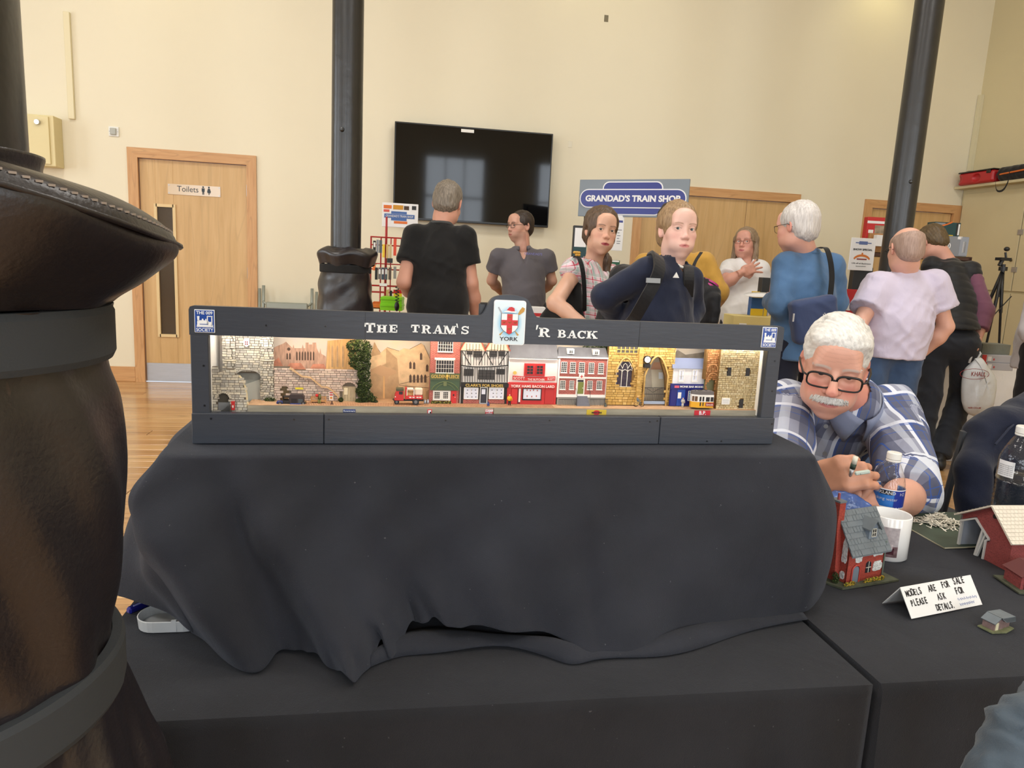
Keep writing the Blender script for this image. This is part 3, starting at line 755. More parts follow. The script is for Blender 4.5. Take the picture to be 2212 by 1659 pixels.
for i in range(41):
 t=i/40;s_=math.sin(PI*t);x=c0+(c1-c0)*t
 b=1/(1+math.exp(-(s_-.46)*13));b=(b-1/(1+math.exp(.46*13)))/(1/(1+math.exp(-.54*13))-1/(1+math.exp(.46*13)))
 rnd_=1-.16*((t-.5)/.30)**2 if abs(t-.5)<.3 else .84
 arc.append((x,ht+(ctop-ht)*b*rnd_))
rc=.006
left=[(-.004,HB),(-.004,ht-rc),(-.0022,ht-.0015),(-.004+rc,ht)];right_=[(W+.004-rc,ht),(W+.0025,ht-.0015),(W+.004,ht-rc),(W+.004,HB)]
mb=MB();poly=left+arc+right_
mb.prism(poly,-.0,.014);hdr=mb.build('header_board',m_frame,disp)
il=fl(447,735)[0];ir=fl(1660,770)[0]
B('side_board',(-.003,.0,bt-.002),(il+.002,.014,HB+.001),m_frame,disp,.0012)
B('side_board',(ir-.002,.0,bt-.002),(W+.003,.014,HB+.001),m_frame,disp,.0012)
for a,b in((0,700),(700,1423),(1423,2000)):
 ua=-.003 if a==0 else fl(a,930)[0]+.0004;ub=W+.003 if b==2000 else fl(b,930)[0]-.0004
 B('bottom_board',(ua,-.004,.0),(ub,.012,bt),m_frame,disp,.001)
for px in(789,1383):u=fl(px,700)[0];B('board_joint',(u-.0003,-.0004,HB),(u+.0003,.002,ht-.001),m_frame2,disp)
m_ply=S('bare plywood',150,110,76,rough=.7)
B('base_panel',(0,.012,-.003),(W,.112,.004),m_ply,disp);B('back_panel',(0,.108,0),(W,.112,ht-.028),m_frame,disp);B('roof_panel',(0,.014,ht-.032),(W,.112,ht-.028),m_frame,disp)
for u in(.0,W-.005):B('end_panel',(u,.012,0),(u+.005,.112,ht-.028),m_frame,disp)
m_edge=S('white liner card',235,232,226)
B('liner',(il-.0005,.016,bt),(il+.0012,.115,HB+.01),m_edge,disp);B('liner',(ir-.0015,.016,bt),(ir,.03,HB+.01),m_edge,disp)
for px,py in((575,703),(703,705),(440,790),(442,876),(457,903),(636,905),(711,905),(962,907),(1186,907),(1402,910),(1418,908),(1525,952),(1556,952),(1674,780),(1668,845),(1665,915)):
 u,z=fl(px,py);mb=MB();mb.cyl((u,-.0006 if z>bt else -.0046,z),(u,.001,z),.0016,n=8);mb.build('screw',m_frame2,disp)
def arcpoly(cx,cy,rx,ry,th,a0,a1,n=12,thy=None):
 thy=thy or th;o=[(cx+rx*math.cos(math.radians(a0+(a1-a0)*i/n)),cy+ry*math.sin(math.radians(a0+(a1-a0)*i/n))) for i in range(n+1)]
 q=[(cx+(rx-th)*math.cos(math.radians(a0+(a1-a0)*i/n)),cy+(ry-thy)*math.sin(math.radians(a0+(a1-a0)*i/n))) for i in range(n+1)]
 return[[o[i],o[i+1],q[i+1],q[i]] for i in range(n)]
def rc_(a,b,c,d):return[(a,b),(c,b),(c,d),(a,d)]
GL={'T':[rc_(0,.82,1,1),rc_(0,.6,.13,1),rc_(.87,.6,1,1),rc_(.37,0,.63,1),rc_(.2,0,.8,.13)],'H':[rc_(.1,0,.37,1),rc_(.63,0,.9,1),rc_(.3,.43,.7,.57),rc_(0,0,.46,.12),rc_(0,.88,.46,1),rc_(.54,0,1,.12),rc_(.54,.88,1,1)],'E':[rc_(.1,0,.4,1),rc_(0,.87,1,1),rc_(0,0,1,.13),rc_(.3,.44,.72,.56),rc_(.86,.64,1,1),rc_(.86,0,1,.36),rc_(.62,.32,.74,.68)],'R':[rc_(.1,0,.36,1),rc_(0,0,.46,.12),rc_(0,.88,.5,1),rc_(.3,.44,.5,.56),[(.44,.5),(.66,.5),(.84,.12),(1,.12),(1,0),(.72,0)]]+arcpoly(.46,.72,.42,.28,.24,-90,90,10,.13),'A':[[(.08,.0),(.19,0),(.5,.84),(.44,1)],[(.42,1),(.62,1),(.96,0),(.68,0)],rc_(.24,.28,.72,.39),rc_(-.03,0,.33,.11),rc_(.58,0,1.04,.11)],'M':[rc_(.09,0,.21,1),rc_(.75,0,.96,1),[(.09,1),(.32,1),(.56,.32),(.48,.02)],[(.48,.02),(.56,.32),(.76,1),(.92,1),(.58,.02)],rc_(0,0,.32,.11),rc_(.64,0,1.05,.11),rc_(0,.89,.26,1),rc_(.8,.89,1.05,1)],'S':arcpoly(.5,.72,.44,.28,.2,15,270,12,.14)+arcpoly(.5,.28,.46,.28,.22,-165,90,12,.14)+[rc_(.83,.66,.95,.98),rc_(.05,.02,.17,.34)],'B':[rc_(.1,0,.36,1),rc_(0,0,.5,.12),rc_(0,.88,.5,1),rc_(.3,.46,.5,.57)]+arcpoly(.46,.74,.38,.26,.22,-90,90,10,.12)+arcpoly(.48,.28,.46,.28,.24,-90,90,10,.12),'C':arcpoly(.54,.5,.52,.5,.25,42,318,16,.14)+[rc_(.84,.62,.96,1)],'K':[rc_(.1,0,.36,1),rc_(0,0,.46,.12),rc_(0,.88,.46,1),[(.3,.40),(.44,.54),(.9,.92),(.72,.92)],[(.42,.56),(.62,.66),(1.0,.06),(.72,.06)],rc_(.6,.88,1.0,1),rc_(.62,0,1.06,.12)],"'":[[(.25,0),(.6,0),(1,1),(.4,1)]],'`':[[(.5,0),(.9,0),(.55,1),(.0,1)]]}
for ch,x0,y0,x1,y1 in(('T',787.5,697,810.5,718.5),('H',814,701,835.5,718.5),('E',841,701,858,718.5),('T',888,701,906,718),('R',911,701.5,931,720.5),('A',936,702,956,721),('M',958,703,983,722),('`',985,699,990,708),('S',996,704,1012.5,722),("'",1156,702,1162,712),('R',1164,707.5,1187.5,728),('B',1205,712,1222.5,729.5),('A',1226,713.5,1244.5,730.5),('C',1247,714,1264.5,731.5),('K',1267,714.5,1288.5,731.5)):
 u0,z1=fl(x0,y0);u1,z0=fl(x1,y1);_,z1b=fl(x1,y0);mb=MB()
 for pl in GL[ch]:mb.prism([(u0+(u1-u0)*a,z0+(z1-z0)*b) for a,b in pl],-.0022,.0)
 mb.build('letter',m_letter,disp)
m_bblue=S('badge blue',34,74,160,rough=.3);m_bw=S('badge white',240,244,248,rough=.3)
for k,(x0,y0,x1,y1,dx) in enumerate(((420,668,465,719,0),(1641,706,1676,751,-4))):
 u0,z1=fl(x0+(6 if k else 0),y0);u1,z0=fl(x1-(2 if k else 0),y1);w=u1-u0;h=z1-z0
 b=B('society_badge',(u0,-.0022,z0),(u1,.0,z1),m_bw,disp,.0006)
 e=.0011;B('badge_panel',(u0+e,-.0026,z0+e),(u1-e,-.0021,z1-e),m_bblue,b)
 fit_text('lettering','THE 009',w*.80,h*.135,m_bw,b,(u0+w/2,-.0027,z0+h*.80),ext=.0002,bold=.00012);fit_text('lettering','SOCIETY',w*.84,h*.135,m_bw,b,(u0+w/2,-.0027,z0+h*.065),ext=.0002,bold=.00012)
 mb=MB();q=lambda*pp:mb.prism([(u0+w*a,z0+h*c) for a,c in pp],-.0031,-.0026)
 q((.10,.24),(.94,.24),(.94,.26),(.10,.26));q((.14,.34),(.70,.34),(.70,.50),(.66,.54),(.20,.54),(.14,.50));q((.16,.5),(.24,.5),(.26,.72),(.14,.72));q((.36,.53),(.46,.53),(.44,.61),(.38,.61));q((.54,.53),(.60,.53),(.60,.60),(.54,.60))
 q((.62,.70),(.90,.70),(.90,.74),(.62,.74));q((.62,.34),(.67,.34),(.67,.72),(.62,.72));q((.84,.30),(.89,.30),(.89,.72),(.84,.72));q((.62,.34),(.88,.34),(.88,.48),(.62,.48));q((.12,.27),(.92,.27),(.92,.345),(.12,.345))
 mb.build('locomotive_emblem',m_bw,b)
 mb=MB();mb.box((u0+w*.26,-.0033,z0+h*.36),(u0+w*.66,-.003,z0+h*.385));mb.build('nameplate',m_bblue,b)
def plaque_mat():
 m,t,b=raw('printed sky blue plaque');s=t.sep(t.coord());x=t.math('DIVIDE',s[0],.022);z=t.math('DIVIDE',s[2],.028)
 r=t.math('SQRT',t.math('ADD',t.math('MULTIPLY',x,x),t.math('MULTIPLY',z,z)))
 t.put(b.inputs['Base Color'],t.ramp(r,[(.25,srgb(70,170,226)),(.62,srgb(120,196,236)),(1.,srgb(222,240,250))]));b.inputs['Roughness'].default_value=.18;return m
pu0,pz1=fl(1067,647);pu1,pz0=fl(1131,745);w=pu1-pu0;h=pz1-pz0;pcx,pcz=(pu0+pu1)/2,(pz0+pz1)/2
def rrect(x0,z0,x1,z1,r,n=5):
 out=[]
 for cx,cz,a0 in((x1-r,z0+r,-90),(x1-r,z1-r,0),(x0+r,z1-r,90),(x0+r,z0+r,180)):out+=[(cx+r*math.cos(math.radians(a0+90*i/n)),cz+r*math.sin(math.radians(a0+90*i/n))) for i in range(n+1)]
 return out
mb=MB();mb.prism(rrect(-w/2,-h/2,w/2,h/2,.0045),-.005,0);plq=mb.build('arms_plaque',m_bw,disp);plq.location=(pcx,0,pcz)
mb=MB();mb.prism(rrect(-w/2+.0012,-h/2+.0012,w/2-.0012,h/2-.0012,.0036),-.0053,-.004);mb.build('plaque_print',plaque_mat(),plq)
m_red=S('heraldic red',206,32,38,rough=.35);m_gold=S('heraldic gold',196,148,60,rough=.4);m_inkb=S('ink black',24,22,22,rough=.4);m_grey=S('ink grey',170,176,186,rough=.4)
def pp(name,pts,mat,y=-.0058,th=.0004):mb=MB();mb.prism([(a*w,c*h) for a,c in pts],y-th,y+.0002);return mb.build(name,mat,plq)
sh=[(-.26,.20),(.26,.20),(.26,-.10),(.19,-.17),(.0,-.265),(-.19,-.17),(-.26,-.10)]
pp('shield_outline',[(a*1.05,c*1.03-.0) for a,c in sh],m_inkb,-.0055);pp('shield',sh,m_bw)
pp('cross',[(-.085,.195),(.085,.195),(.085,.06),(.255,.06),(.255,-.06),(.085,-.06),(.085,-.225),(0,-.26),(-.085,-.225),(-.085,-.06),(-.255,-.06),(-.255,.06),(-.085,.06)],m_red,-.0062)
mb=MB()
for a,c in((0,.125),(-.175,.0),(0,0),(.175,0),(0,-.14)):
 for da,dc,rr_ in((-.03,.008,.02),(.01,0,.026),(.045,.012,.014),(.06,.028,.01),(-.045,-.02,.009),(.03,-.024,.009)):
  mb.T=Matrix.Translation(((a+da)*w,-.0066,(c+dc)*h));mb.cyl((0,0,0),(0,.0004,0),rr_*w,n=6)
mb.T=None;mb.build('lions',m_gold,plq)
pp('cap',[(-.10,.245),(.15,.245),(.13,.33),(.05,.355),(-.03,.345),(-.10,.28)],m_red,-.0060);pp('cap_brim',[(-.20,.235),(.19,.225),(.20,.26),(.05,.255),(-.08,.275),(-.17,.255)],m_bw,-.0064)
pp('sword_blade',[(-.38,.335),(-.35,.35),(-.22,.20),(-.26,.19)],m_grey);pp('sword_hilt',[(-.20,-.20),(-.15,-.17),(-.27,-.29),(-.31,-.27)],m_gold)
pp('mace_head',[(.25,.20),(.30,.18),(.44,.26),(.46,.33),(.38,.36),(.30,.28)],m_gold);pp('mace_foot',[(.17,-.17),(.22,-.20),(.31,-.27),(.26,-.29)],m_gold)
fit_text('lettering','YORK',w*.58,h*.085,m_inkb,plq,(.0,-.0058,-h*.405),ext=.0003,bold=.0001)
u,z=fl(1040,665,.016);B('phone_bracket',(u-.004,.016,z-.03),(u+.05,.022,z+.008),S('black case',30,30,34,rough=.3),disp,.002)
done(disp)
lt=thing('led_strip','slim warm lamp strip fixed behind the header of york display','lamp',FM@Vector((W/2,.024,HB+.005)),FYAW)
B('strip',(-W/2+.03,-.006,.003),(W/2-.03,.006,.007),m_edge,lt)
for k in range(6):
 l=bpy.data.lights.new('lamp_strip_light','AREA');l.shape='RECTANGLE';l.size=.15;l.size_y=.012;l.energy=.16;l.color=(1,.82,.62) if 0<k<3 else(1,.93,.84)
 o=bpy.data.objects.new('lamp_strip_light',l);COL.objects.link(o);o.parent=lt;o.location=((k-2.5)*W/6.2,0,.002);o.rotation_euler=(.75,0,0)
def brickmat(name,c1,c2,mortar,bw,bh,rough=.75,ms=.12,bump=.25):
 m,t,b=raw(name);s=t.sep(t.coord());cb=t.new('ShaderNodeCombineXYZ')
 xx=t.math('ADD',s[0],s[1]);t.put(cb.inputs[0],xx);t.put(cb.inputs[1],s[2])
 n=t.new('ShaderNodeTexBrick');t.put(n.inputs['Vector'],cb.outputs[0])
 n.inputs['Color1'].default_value=(*srgb(*c1),1);n.inputs['Color2'].default_value=(*srgb(*c2),1);n.inputs['Mortar'].default_value=(*srgb(*mortar),1)
 n.inputs['Scale'].default_value=1;n.inputs['Brick Width'].default_value=bw;n.inputs['Row Height'].default_value=bh;n.inputs['Mortar Size'].default_value=bh*ms;n.inputs['Bias'].default_value=0
 nz=t.noise(t.coord(),2.2/bw,3);t.put(b.inputs['Base Color'],t.mix(.5,n.outputs[0],t.ramp(nz,[(.3,tuple(x*.6 for x in srgb(*c1))),(.7,srgb(*c2))])))
 b.inputs['Roughness'].default_value=rough;t.put(b.inputs['Normal'],t.bump(n.outputs['Fac'],-bump,bh*.1));return m
m_brick=brickmat('model red brick',(150,62,56),(186,92,80),(200,170,160),.0052,.0019)
m_trim=S('model white trim',232,228,222,rough=.6);m_glass=S('model window black',40,40,46,rough=.25)
m_slate=S('model slate grey',104,102,104,rough=.7,var=.12,vscale=60);m_bkt=S('model timber black',34,32,32,rough=.7)
m_wht=S('model limewash',226,220,214,rough=.8,var=.05,vscale=50);m_mred=S('model pillar red',196,40,40,rough=.5)
m_stone=[S('model stone %d'%i,*c,rough=.85,var=.14,vscale=160) for i,c in enumerate(((196,190,176),(180,173,160),(208,198,178),(168,162,152)))]
m_pink=[S('model pinkish stone %d'%i,*c,rough=.85,var=.12,vscale=160) for i,c in enumerate(((206,186,172),(192,170,157),(214,194,178),(184,168,158)))]
m_gold_st=[S('model honey stone %d'%i,*c,rough=.85,var=.16,vscale=200) for i,c in enumerate(((198,160,88),(184,146,76),(208,172,104),(190,152,84)))]
m_buff=[S('model buff stone %d'%i,*c,rough=.85,var=.16,vscale=200) for i,c in enumerate(((200,182,140),(188,168,128),(208,192,154),(194,174,130)))]
m_joint=S('model mortar dark',104,94,82,rough=.9);m_jointg=S('model mortar brown',120,88,44,rough=.9)
def stones(t,L,x0,y0,x1,y1,mats,depth,ch,sw,keep=None,name='stonework',joint=None,seed=1,curve=None,back=.004,jw=.00022):
 """courses of separate blocks over a recessed mortar bed, joined into one part"""
 a,b,c,d=L.rect(x0,y0,x1,y1);rs=random.Random(seed);mb=MB();z=b
 while z<d-.0003:
  h=min(ch*rs.uniform(.8,1.2),d-z);u=a-rs.random()*sw*.7
  while u<c:
   wd=sw*rs.uniform(.6,1.45);p,q=max(u,a),min(u+wd,c)
   if q-p>.0008 and(keep is None or keep((p+q)/2,z+h/2,(p+q-a*2)/2/(c-a),(z+h/2-b)/(d-b))):
    pr=depth+rs.uniform(-.0004,.0005)+(curve((p+q)/2,a,c) if curve else 0)
    mb.mi=rs.randrange(len(mats));e=.0002
    x_,X_,z_,Z_=p+jw,q-jw,z+jw,z+h-jw
    mb.add([(x_+e,pr,z_+e),(X_-e,pr,z_+e),(X_-e,pr,Z_-e),(x_+e,pr,Z_-e),(x_,pr+.0012,z_),(X_,pr+.0012,z_),(X_,pr+.0012,Z_),(x_,pr+.0012,Z_)],[(0,1,2,3),(0,4,5,1),(1,5,6,2),(2,6,7,3),(3,7,4,0)])
   u+=wd
  z+=h
 mb.mi=0;o=mb.build(name,mats,t,fix=False);o['kind']='stuff';return o
def archpts(x0,x1,z0,zs,zt,n=12,pointed=False):
 """outline of an arched opening from its foot up and over"""
 pts=[(x0,z0),(x0,zs)];cx=(x0+x1)/2;hw=(x1-x0)/2
 for i in range(1,n):
  t=i/n
  if pointed:x=x0+(x1-x0)*t;k=1-abs(2*t-1);pts.append((x,zs+(zt-zs)*math.sin(k*PI/2)**.85))
  else:a=PI-PI*t;pts.append((cx+hw*math.cos(a),zs+(zt-zs)*math.sin(a)))
 return pts+[(x1,zs),(x1,z0)]
def inside(poly,x,z):
 c=False;j=len(poly)-1
 for i in range(len(poly)):
  if(poly[i][1]>z)!=(poly[j][1]>z) and x<(poly[j][0]-poly[i][0])*(z-poly[i][1])/(poly[j][1]-poly[i][1])+poly[i][0]:c=not c
  j=i
 return c
def window(t,L,r,nx,ny,y,frame=m_trim,pane=m_glass,sill=True,fw=.0007,parent=None,th=.0012,name='window'):
 a,b,c,d=L.rect(*r);mb=MB();bw=fw
 for i in range(nx+1):x=a+(c-a)*i/nx;w=fw if i in(0,nx) else fw*.55;mb.box((x-w/2,y-th,b),(x+w/2,y,d))
 for j in range(ny+1):z=b+(d-b)*j/ny;w=fw if j in(0,ny) else fw*.55;mb.box((a,y-th,z-w/2),(c,y,z+w/2))
 if sill:mb.box((a-.0012,y-th-.001,b-.0016),(c+.0012,y,b-.0003))
 o=mb.build(name,frame,parent or t);B('pane',(a,y-.0003,b),(c,y+.0002,d),pane,o);return o
ROADZ=fl(1000,878,.024)[1]
bd=fthing('scenic_backdrop','printed backdrop of cathedral and old station behind model street','backdrop',700,800,.088)
L=Lp(bd)
def sky_mat():
 m,t,b=raw('printed hazy sky');s=t.sep(t.coord());t.put(b.inputs['Base Color'],t.ramp(t.noise(t.coord(),22,3),[(.3,srgb(226,206,176)),(.7,srgb(206,200,196))]));b.inputs['Roughness'].default_value=.8;return m
R(bd,L,'sky_board',(440,715,1665,885),0,.003,sky_mat())
def printp(name,pts,mat,y=-.0006,th=.0005):mb=MB();mb.prism([L(*p) for p in pts],y-th,y);return mb.build(name,mat,bd)
m_min=S('print minster umber',192,152,128,rough=.8,var=.25,vscale=140,stretch=(2,1,.4));m_roof=S('print tile red',206,136,108,rough=.8,var=.22,vscale=120);m_och=S('print ochre stone',214,168,112,rough=.8,var=.2,vscale=120,stretch=(2.4,1,.3));m_stn=S('print station sandstone',218,184,142,rough=.8,var=.16,vscale=90);m_sdk=S('print shaded stone',184,150,112,rough=.8,var=.15,vscale=90);m_line=S('print dark line',84,62,46)
printp('minster_print',[(588,800),(588,752),(612,742),(618,738),(628,748),(632,752),(634,744),(636,752),(652,752),(654,744),(656,752),(660,752),(660,740),(667,740),(667,744),(675,744),(675,740),(683,740),(684,752),(690,764),(692,752),(694,764),(704,770),(704,800)],m_min)
for k in range(7):x=640+k*6;printp('gothic_window',[(x,778),(x,762),(x+1.5,758),(x+3,762),(x+3,778)],m_line,-.0011)
for x in(619,625):printp('gothic_window',[(x,776),(x,765),(x+1.5,761),(x+3,765),(x+3,776)],m_line,-.0011)
mb=MB();a=L(624,754);mb.T=Matrix.Translation((a[0],-.0012,a[1]));mb.cyl((0,0,0),(0,.0005,0),.0028,n=12);mb.build('rose_window',m_line,bd)
for pts in([(592,800),(592,780),(602,772),(616,800)],[(616,800),(626,784),(650,784),(662,800)],[(668,800),(676,786),(700,786),(706,800)]):printp('tiled_roof_print',pts,m_roof,-.0012)
printp('abbey_tower_print',[(704,798),(708,736),(768,730),(768,798)],m_och,-.0014)
for x in(716,727,739):printp('lancet_print',[(x,792),(x,750),(x+2,745),(x+4,750),(x+4,792)],m_sdk,-.002)
printp('station_print',[(800,872),(800,770),(808,741),(822,762),(836,750),(862,758),(872,752),(885,754),(910,741),(916,746),(930,778),(930,872)],m_stn,-.0010)
printp('station_shade',[(800,872),(800,800),(834,785),(834,752),(858,775),(862,830),(850,872)],m_sdk,-.0015)
printp('spire_print',[(802,770),(809,738),(822,765)],m_sdk,-.0016)
printp('canopy_print',[(800,798),(822,788),(855,800),(856,806),(840,812),(832,830),(827,813),(803,802)],S('print canopy timber',190,150,110),-.0020);printp('canopy_post',[(827,868),(828,812),(831,812),(831,868)],m_och,-.0021)
for k in range(5):x=884+k*8;printp('station_arch',[(x,826),(x,812),(x+2.5,808),(x+5,812),(x+5,826)],m_line,-.0016)
for x,y in((884,784),(892,785),(907,765),(920,790)):printp('station_window',[(x,y+12),(x,y),(x+2.5,y-4),(x+5,y),(x+5,y+12)],m_line,-.0016)
for x in(878,905,921):printp('doorway_print',[(x,868),(x,846),(x+4,841),(x+8,846),(x+8,868)],m_sdk,-.0016)
mb=MB()
for(p,q) in(((808,741),(822,762)),((836,750),(862,758)),((885,754),(910,741)),((916,746),(930,778)),((862,830),(930,812)),((862,832),(930,838))):a,b=L(*p),L(*q);mb.cyl((a[0],-.0018,a[1]),(b[0],-.0018,b[1]),.0004,n=4)
mb.build('ink_lines',m_line,bd)
printp('rooftop_print',[(1455,776),(1457,764),(1464,756),(1480,766),(1525,760),(1527,776)],S('print rooftops',150,136,118,var=.2,vscale=80),-.001)
printp('lane_print',[(1385,872),(1385,770),(1412,752),(1440,770),(1440,872)],S('print pale lane',188,176,156,var=.12,vscale=60),-.001);printp('lane_house_print',[(1408,838),(1406,798),(1432,798),(1434,838)],S('print cream house',214,204,180),-.0014);printp('lane_roof_print',[(1404,798),(1412,782),(1428,782),(1434,798)],S('print salmon roof',196,150,120),-.0014);printp('lane_window_print',[(1422,818),(1422,804),(1431,804),(1431,818)],m_bw,-.0018)
done(bd)
rd=fthing('model_street','model street of paved strip above a weathered stone kerb','street',1000,896,.02)
L=Lp(rd)
a,b,c,d=L.rect(452,878,1645,898)
m_kerb=M('weathered kerb stone',srgb(160,152,134),rough=.9,var=.22,vscale=60,stretch=(.25,1,1.6),bump=.4,bscale=80,bdist=.001)
m_pave=M('model paving',srgb(196,158,122),rough=.85,var=.12,vscale=90)
zr=ROADZ-rd['_z']
uj=L(1066,890)[0];B('kerb',(L(535,890)[0],0,-.012),(uj-.0003,.05,zr-.0008),m_kerb,rd,.0004);B('kerb',(uj+.0003,0,-.012),(c,.05,zr-.0008),m_kerb,rd,.0004);B('kerb',(L(450,890)[0],.012,-.012),(L(535,890)[0],.05,zr-.004),m_kerb,rd)
B('paving',(L(535,890)[0],-.0002,zr-.0008),(c,.07,zr),m_pave,rd)
mb=MB();x=L(660,875)[0];xe=L(1200,875)[0];i=0
while x<xe:mb.box((x,.002,zr-.0001),(x+.0013,.026,zr+.0003));x+=.0027
o=mb.build('cobble_ribs',S('cobble rust',160,112,82,rough=.9),rd);o['kind']='stuff'
def kerb_sign(r,mat,y=-.0012):return R(rd,L,'enamel_sign',r,y,0,mat,None,.0003)
s=kerb_sign((741,884,768,891),S('sign navy',40,60,120));a,b,c,d=L.rect(741,884,768,891);fit_text('lettering',"Rowntree's",(c-a)*.9,(d-b)*.55,m_bw,s,((a+c)/2,-.0014,b+(d-b)*.25),ext=.0002)
s=kerb_sign((923,884,933,897),S('sign coral',200,80,80));R(rd,L,'picture',(925,886,931,894.5),-.0015,-.001,m_bw,s);R(rd,L,'teapot',(928,889,931,893),-.0018,-.0012,m_inkb,s)
s=kerb_sign((1048,890,1065,896.5),S('sign red',190,40,44));a,b,c,d=L.rect(1048,884.5,1065,890);B('sign_head',(a,-.0012,b),(c,0,d),S('sign blush',214,150,150),s);fit_text('lettering','CAMP',(c-a)*.95,(d-b)*.8,m_bw,s,((a+c)/2,-.0014,b+.0005),ext=.0002,bold=.0001);fit_text('lettering','coffee',(c-a)*.8,(d-b)*.5,m_bw,s,((a+c)/2,-.0014,b-.0026),ext=.0002)
s=kerb_sign((1267,885,1309.5,897),S('sign yellow',206,176,50));a,b,c,d=L.rect(1267,885,1309.5,897);mb=MB();mb.prism([((a+c)/2+.0062*math.cos(k*PI/8),(b+d)/2+.0043*math.sin(k*PI/8)) for k in range(16)],-.0016,-.001);mb.build('roundel',m_mred,s);fit_text('lettering','MARTINI',(c-a)*.5,(d-b)*.30,m_inkb,s,((a+c)/2,-.0019,b+(d-b)*.36),ext=.0002,bold=.0001)
s=kerb_sign((1499.5,886.5,1534,897),S('sign scarlet',196,36,50));a,b,c,d=L.rect(1499.5,886.5,1534,897);fit_text('lettering','B.P.',(c-a)*.42,(d-b)*.75,m_bw,s,((a+c)/2,-.0014,b+(d-b)*.14),ext=.0002,bold=.0001)
done(rd)
g=fthing('castle_gate','grey stone castle gatehouse with round turrets and arched gateway','model building',535,868,.058);L=Lp(g)
ap=archpts(L(511,860)[0],L(562,860)[0],L(536,870)[1],L(536,814)[1],L(536,802)[1])
keep=lambda x,z,*_:not inside(ap,x,z)
poly=[L(480,872),L(480,733),L(592,733),L(592,872)]
R(g,L,'core_wall',(483,722,590,806),.0012,.006,m_joint);R(g,L,'core_wall',(483,800,512,872),.0012,.006,m_joint);R(g,L,'core_wall',(562,800,590,872),.0012,.006,m_joint)
stones(g,L,509,752,564,872,m_stone,0,.0042,.0085,keep,seed=2);stones(g,L,509,722,564,752,m_stone[1:],-.0022,.0042,.0085,None,'machicolation',seed=3)
for x0,x1,sd_ in((481,510,4),(562,592,5)):
 stones(g,L,x0,722,x1,872,m_stone,-.002,.0040,.0062,None,'turret',seed=sd_,curve=lambda x,a,c:.006*((x-(a+c)/2)/((c-a)/2))**2-.004)
 a,b,c,d=L.rect(x0,776,x1,780);mb=MB();mb.tube([((a+c)/2+(c-a)/2*1.02*math.sin(t),.003-.0085*math.cos(t),(b+d)/2) for t in[-1.3+2.6*i/10 for i in range(11)]],.0013,6);mb.build('string_course',m_stone[2],g,smooth=True)
 a,b,c,d=L.rect(x0,748,x1,752);mb=MB();mb.tube([((a+c)/2+(c-a)/2*1.02*math.sin(t),.003-.0085*math.cos(t),(b+d)/2) for t in[-1.3+2.6*i/10 for i in range(11)]],.0011,6);mb.build('string_course',m_stone[1],g,smooth=True)
mb=MB();rim=archpts(L(509,860)[0],L(564,860)[0],L(536,815)[1],L(536,813)[1],L(536,799)[1],14);mb.tube([(x,-.0008,z) for x,z in rim],.0011,5);mb.build('arch_ring',m_stone[3],g)
m_photo=S('print grey photo of lane',150,152,146,rough=.7,var=.2,vscale=60);R(g,L,'gateway_picture',(511,800,562,868),.007,.008,m_photo);mb=MB();mb.prism([L(511,868),L(511,838),L(562,820),L(562,868)],.0062,.007);mb.build('picture_pavement',S('print pale pavement',178,178,168),g)
a,b,c,d=L.rect(527,733,540,749);mb=MB();mb.prism([(a,d),(c,d),(c,b+(d-b)*.35),((a+c)/2,b),(a,b+(d-b)*.35)],-.0052,-.003);s=mb.build('coat_of_arms',m_trim,g)
mb=MB();xm=(a+c)/2;zm=(b+d)/2+.0006;mb.box((xm-.0022,-.0058,zm-.0028),(xm+.0022,-.005,zm+.0028));mb.build('arms_field',S('arms maroon',120,26,34),s);mb=MB();mb.box((xm-.0004,-.0062,zm-.0028),(xm+.0004,-.0055,zm+.0028));mb.box((xm-.0022,-.0062,zm-.0004),(xm+.0022,-.0055,zm+.0004));mb.build('arms_cross',m_trim,s)
done(g)
g=fthing('ruined_wall','broken grey stone wall with arched doorway before the castle gate','model building',495,893,.022);L=Lp(g)
ap=archpts(L(469,880)[0],L(496,880)[0],L(482,896)[1],L(482,861)[1],L(482,849)[1])
edge=[(455,793),(468,792),(470,803),(486,806),(488,797),(504,797),(506,808),(516,812),(525,824),(531,845),(534,870),(539,893),(540,897),(453,897)]
ep=[L(*p) for p in edge]
stones(g,L,453,792,541,896,m_stone,0,.0040,.0078,lambda x,z,*_:inside(ep,x,z) and not inside(ap,x,z),seed=8)
def ringed(outer,inner,y0,y1,mat,name,t):
 mb=MB();n=len(outer)
 mb.add([(x,y0,z) for x,z in outer],[tuple(range(n))]);return mb.build(name,mat,t)
xa,xb=ap[0][0],ap[-1][0];za=max(p[1] for p in ap)
lp=[p for p in ep if p[0]<=xa+.0005]
mb=MB();mb.prism([L(453,896),L(469,896),L(469,846),L(455,846)],.0012,.008);mb.prism([L(496,896),L(540,896),L(536,880),L(531,846),L(496,846)],.0012,.008);mb.prism([L(454,848)]+[L(*p) for p in edge[:10]]+[L(532,848)],.0012,.008);mb.build('mortar_bed',m_joint,g)
mb=MB()
for i in range(11):
 t0,t1=PI*i/11+.03,PI*(i+1)/11-.03;cx,cz=(xa+xb)/2,L(482,861)[1];rx,rz=(xb-xa)/2,L(482,849)[1]-cz
 mb.prism([(cx+rx*f*math.cos(t),cz+rz*f*math.sin(t)) for f,t in((1.0,t0),(1.36,t0),(1.36,t1),(1.0,t1))],-.0010,.001)
mb.build('arch_stones',m_stone[2],g);R(g,L,'passage',(468,848,497,897),.012,.013,S('passage dim stone',96,88,74,var=.2,vscale=90),None);R(g,L,'passage_floor',(468,872,497,897),.010,.0115,S('print pale setts',160,158,156),None)
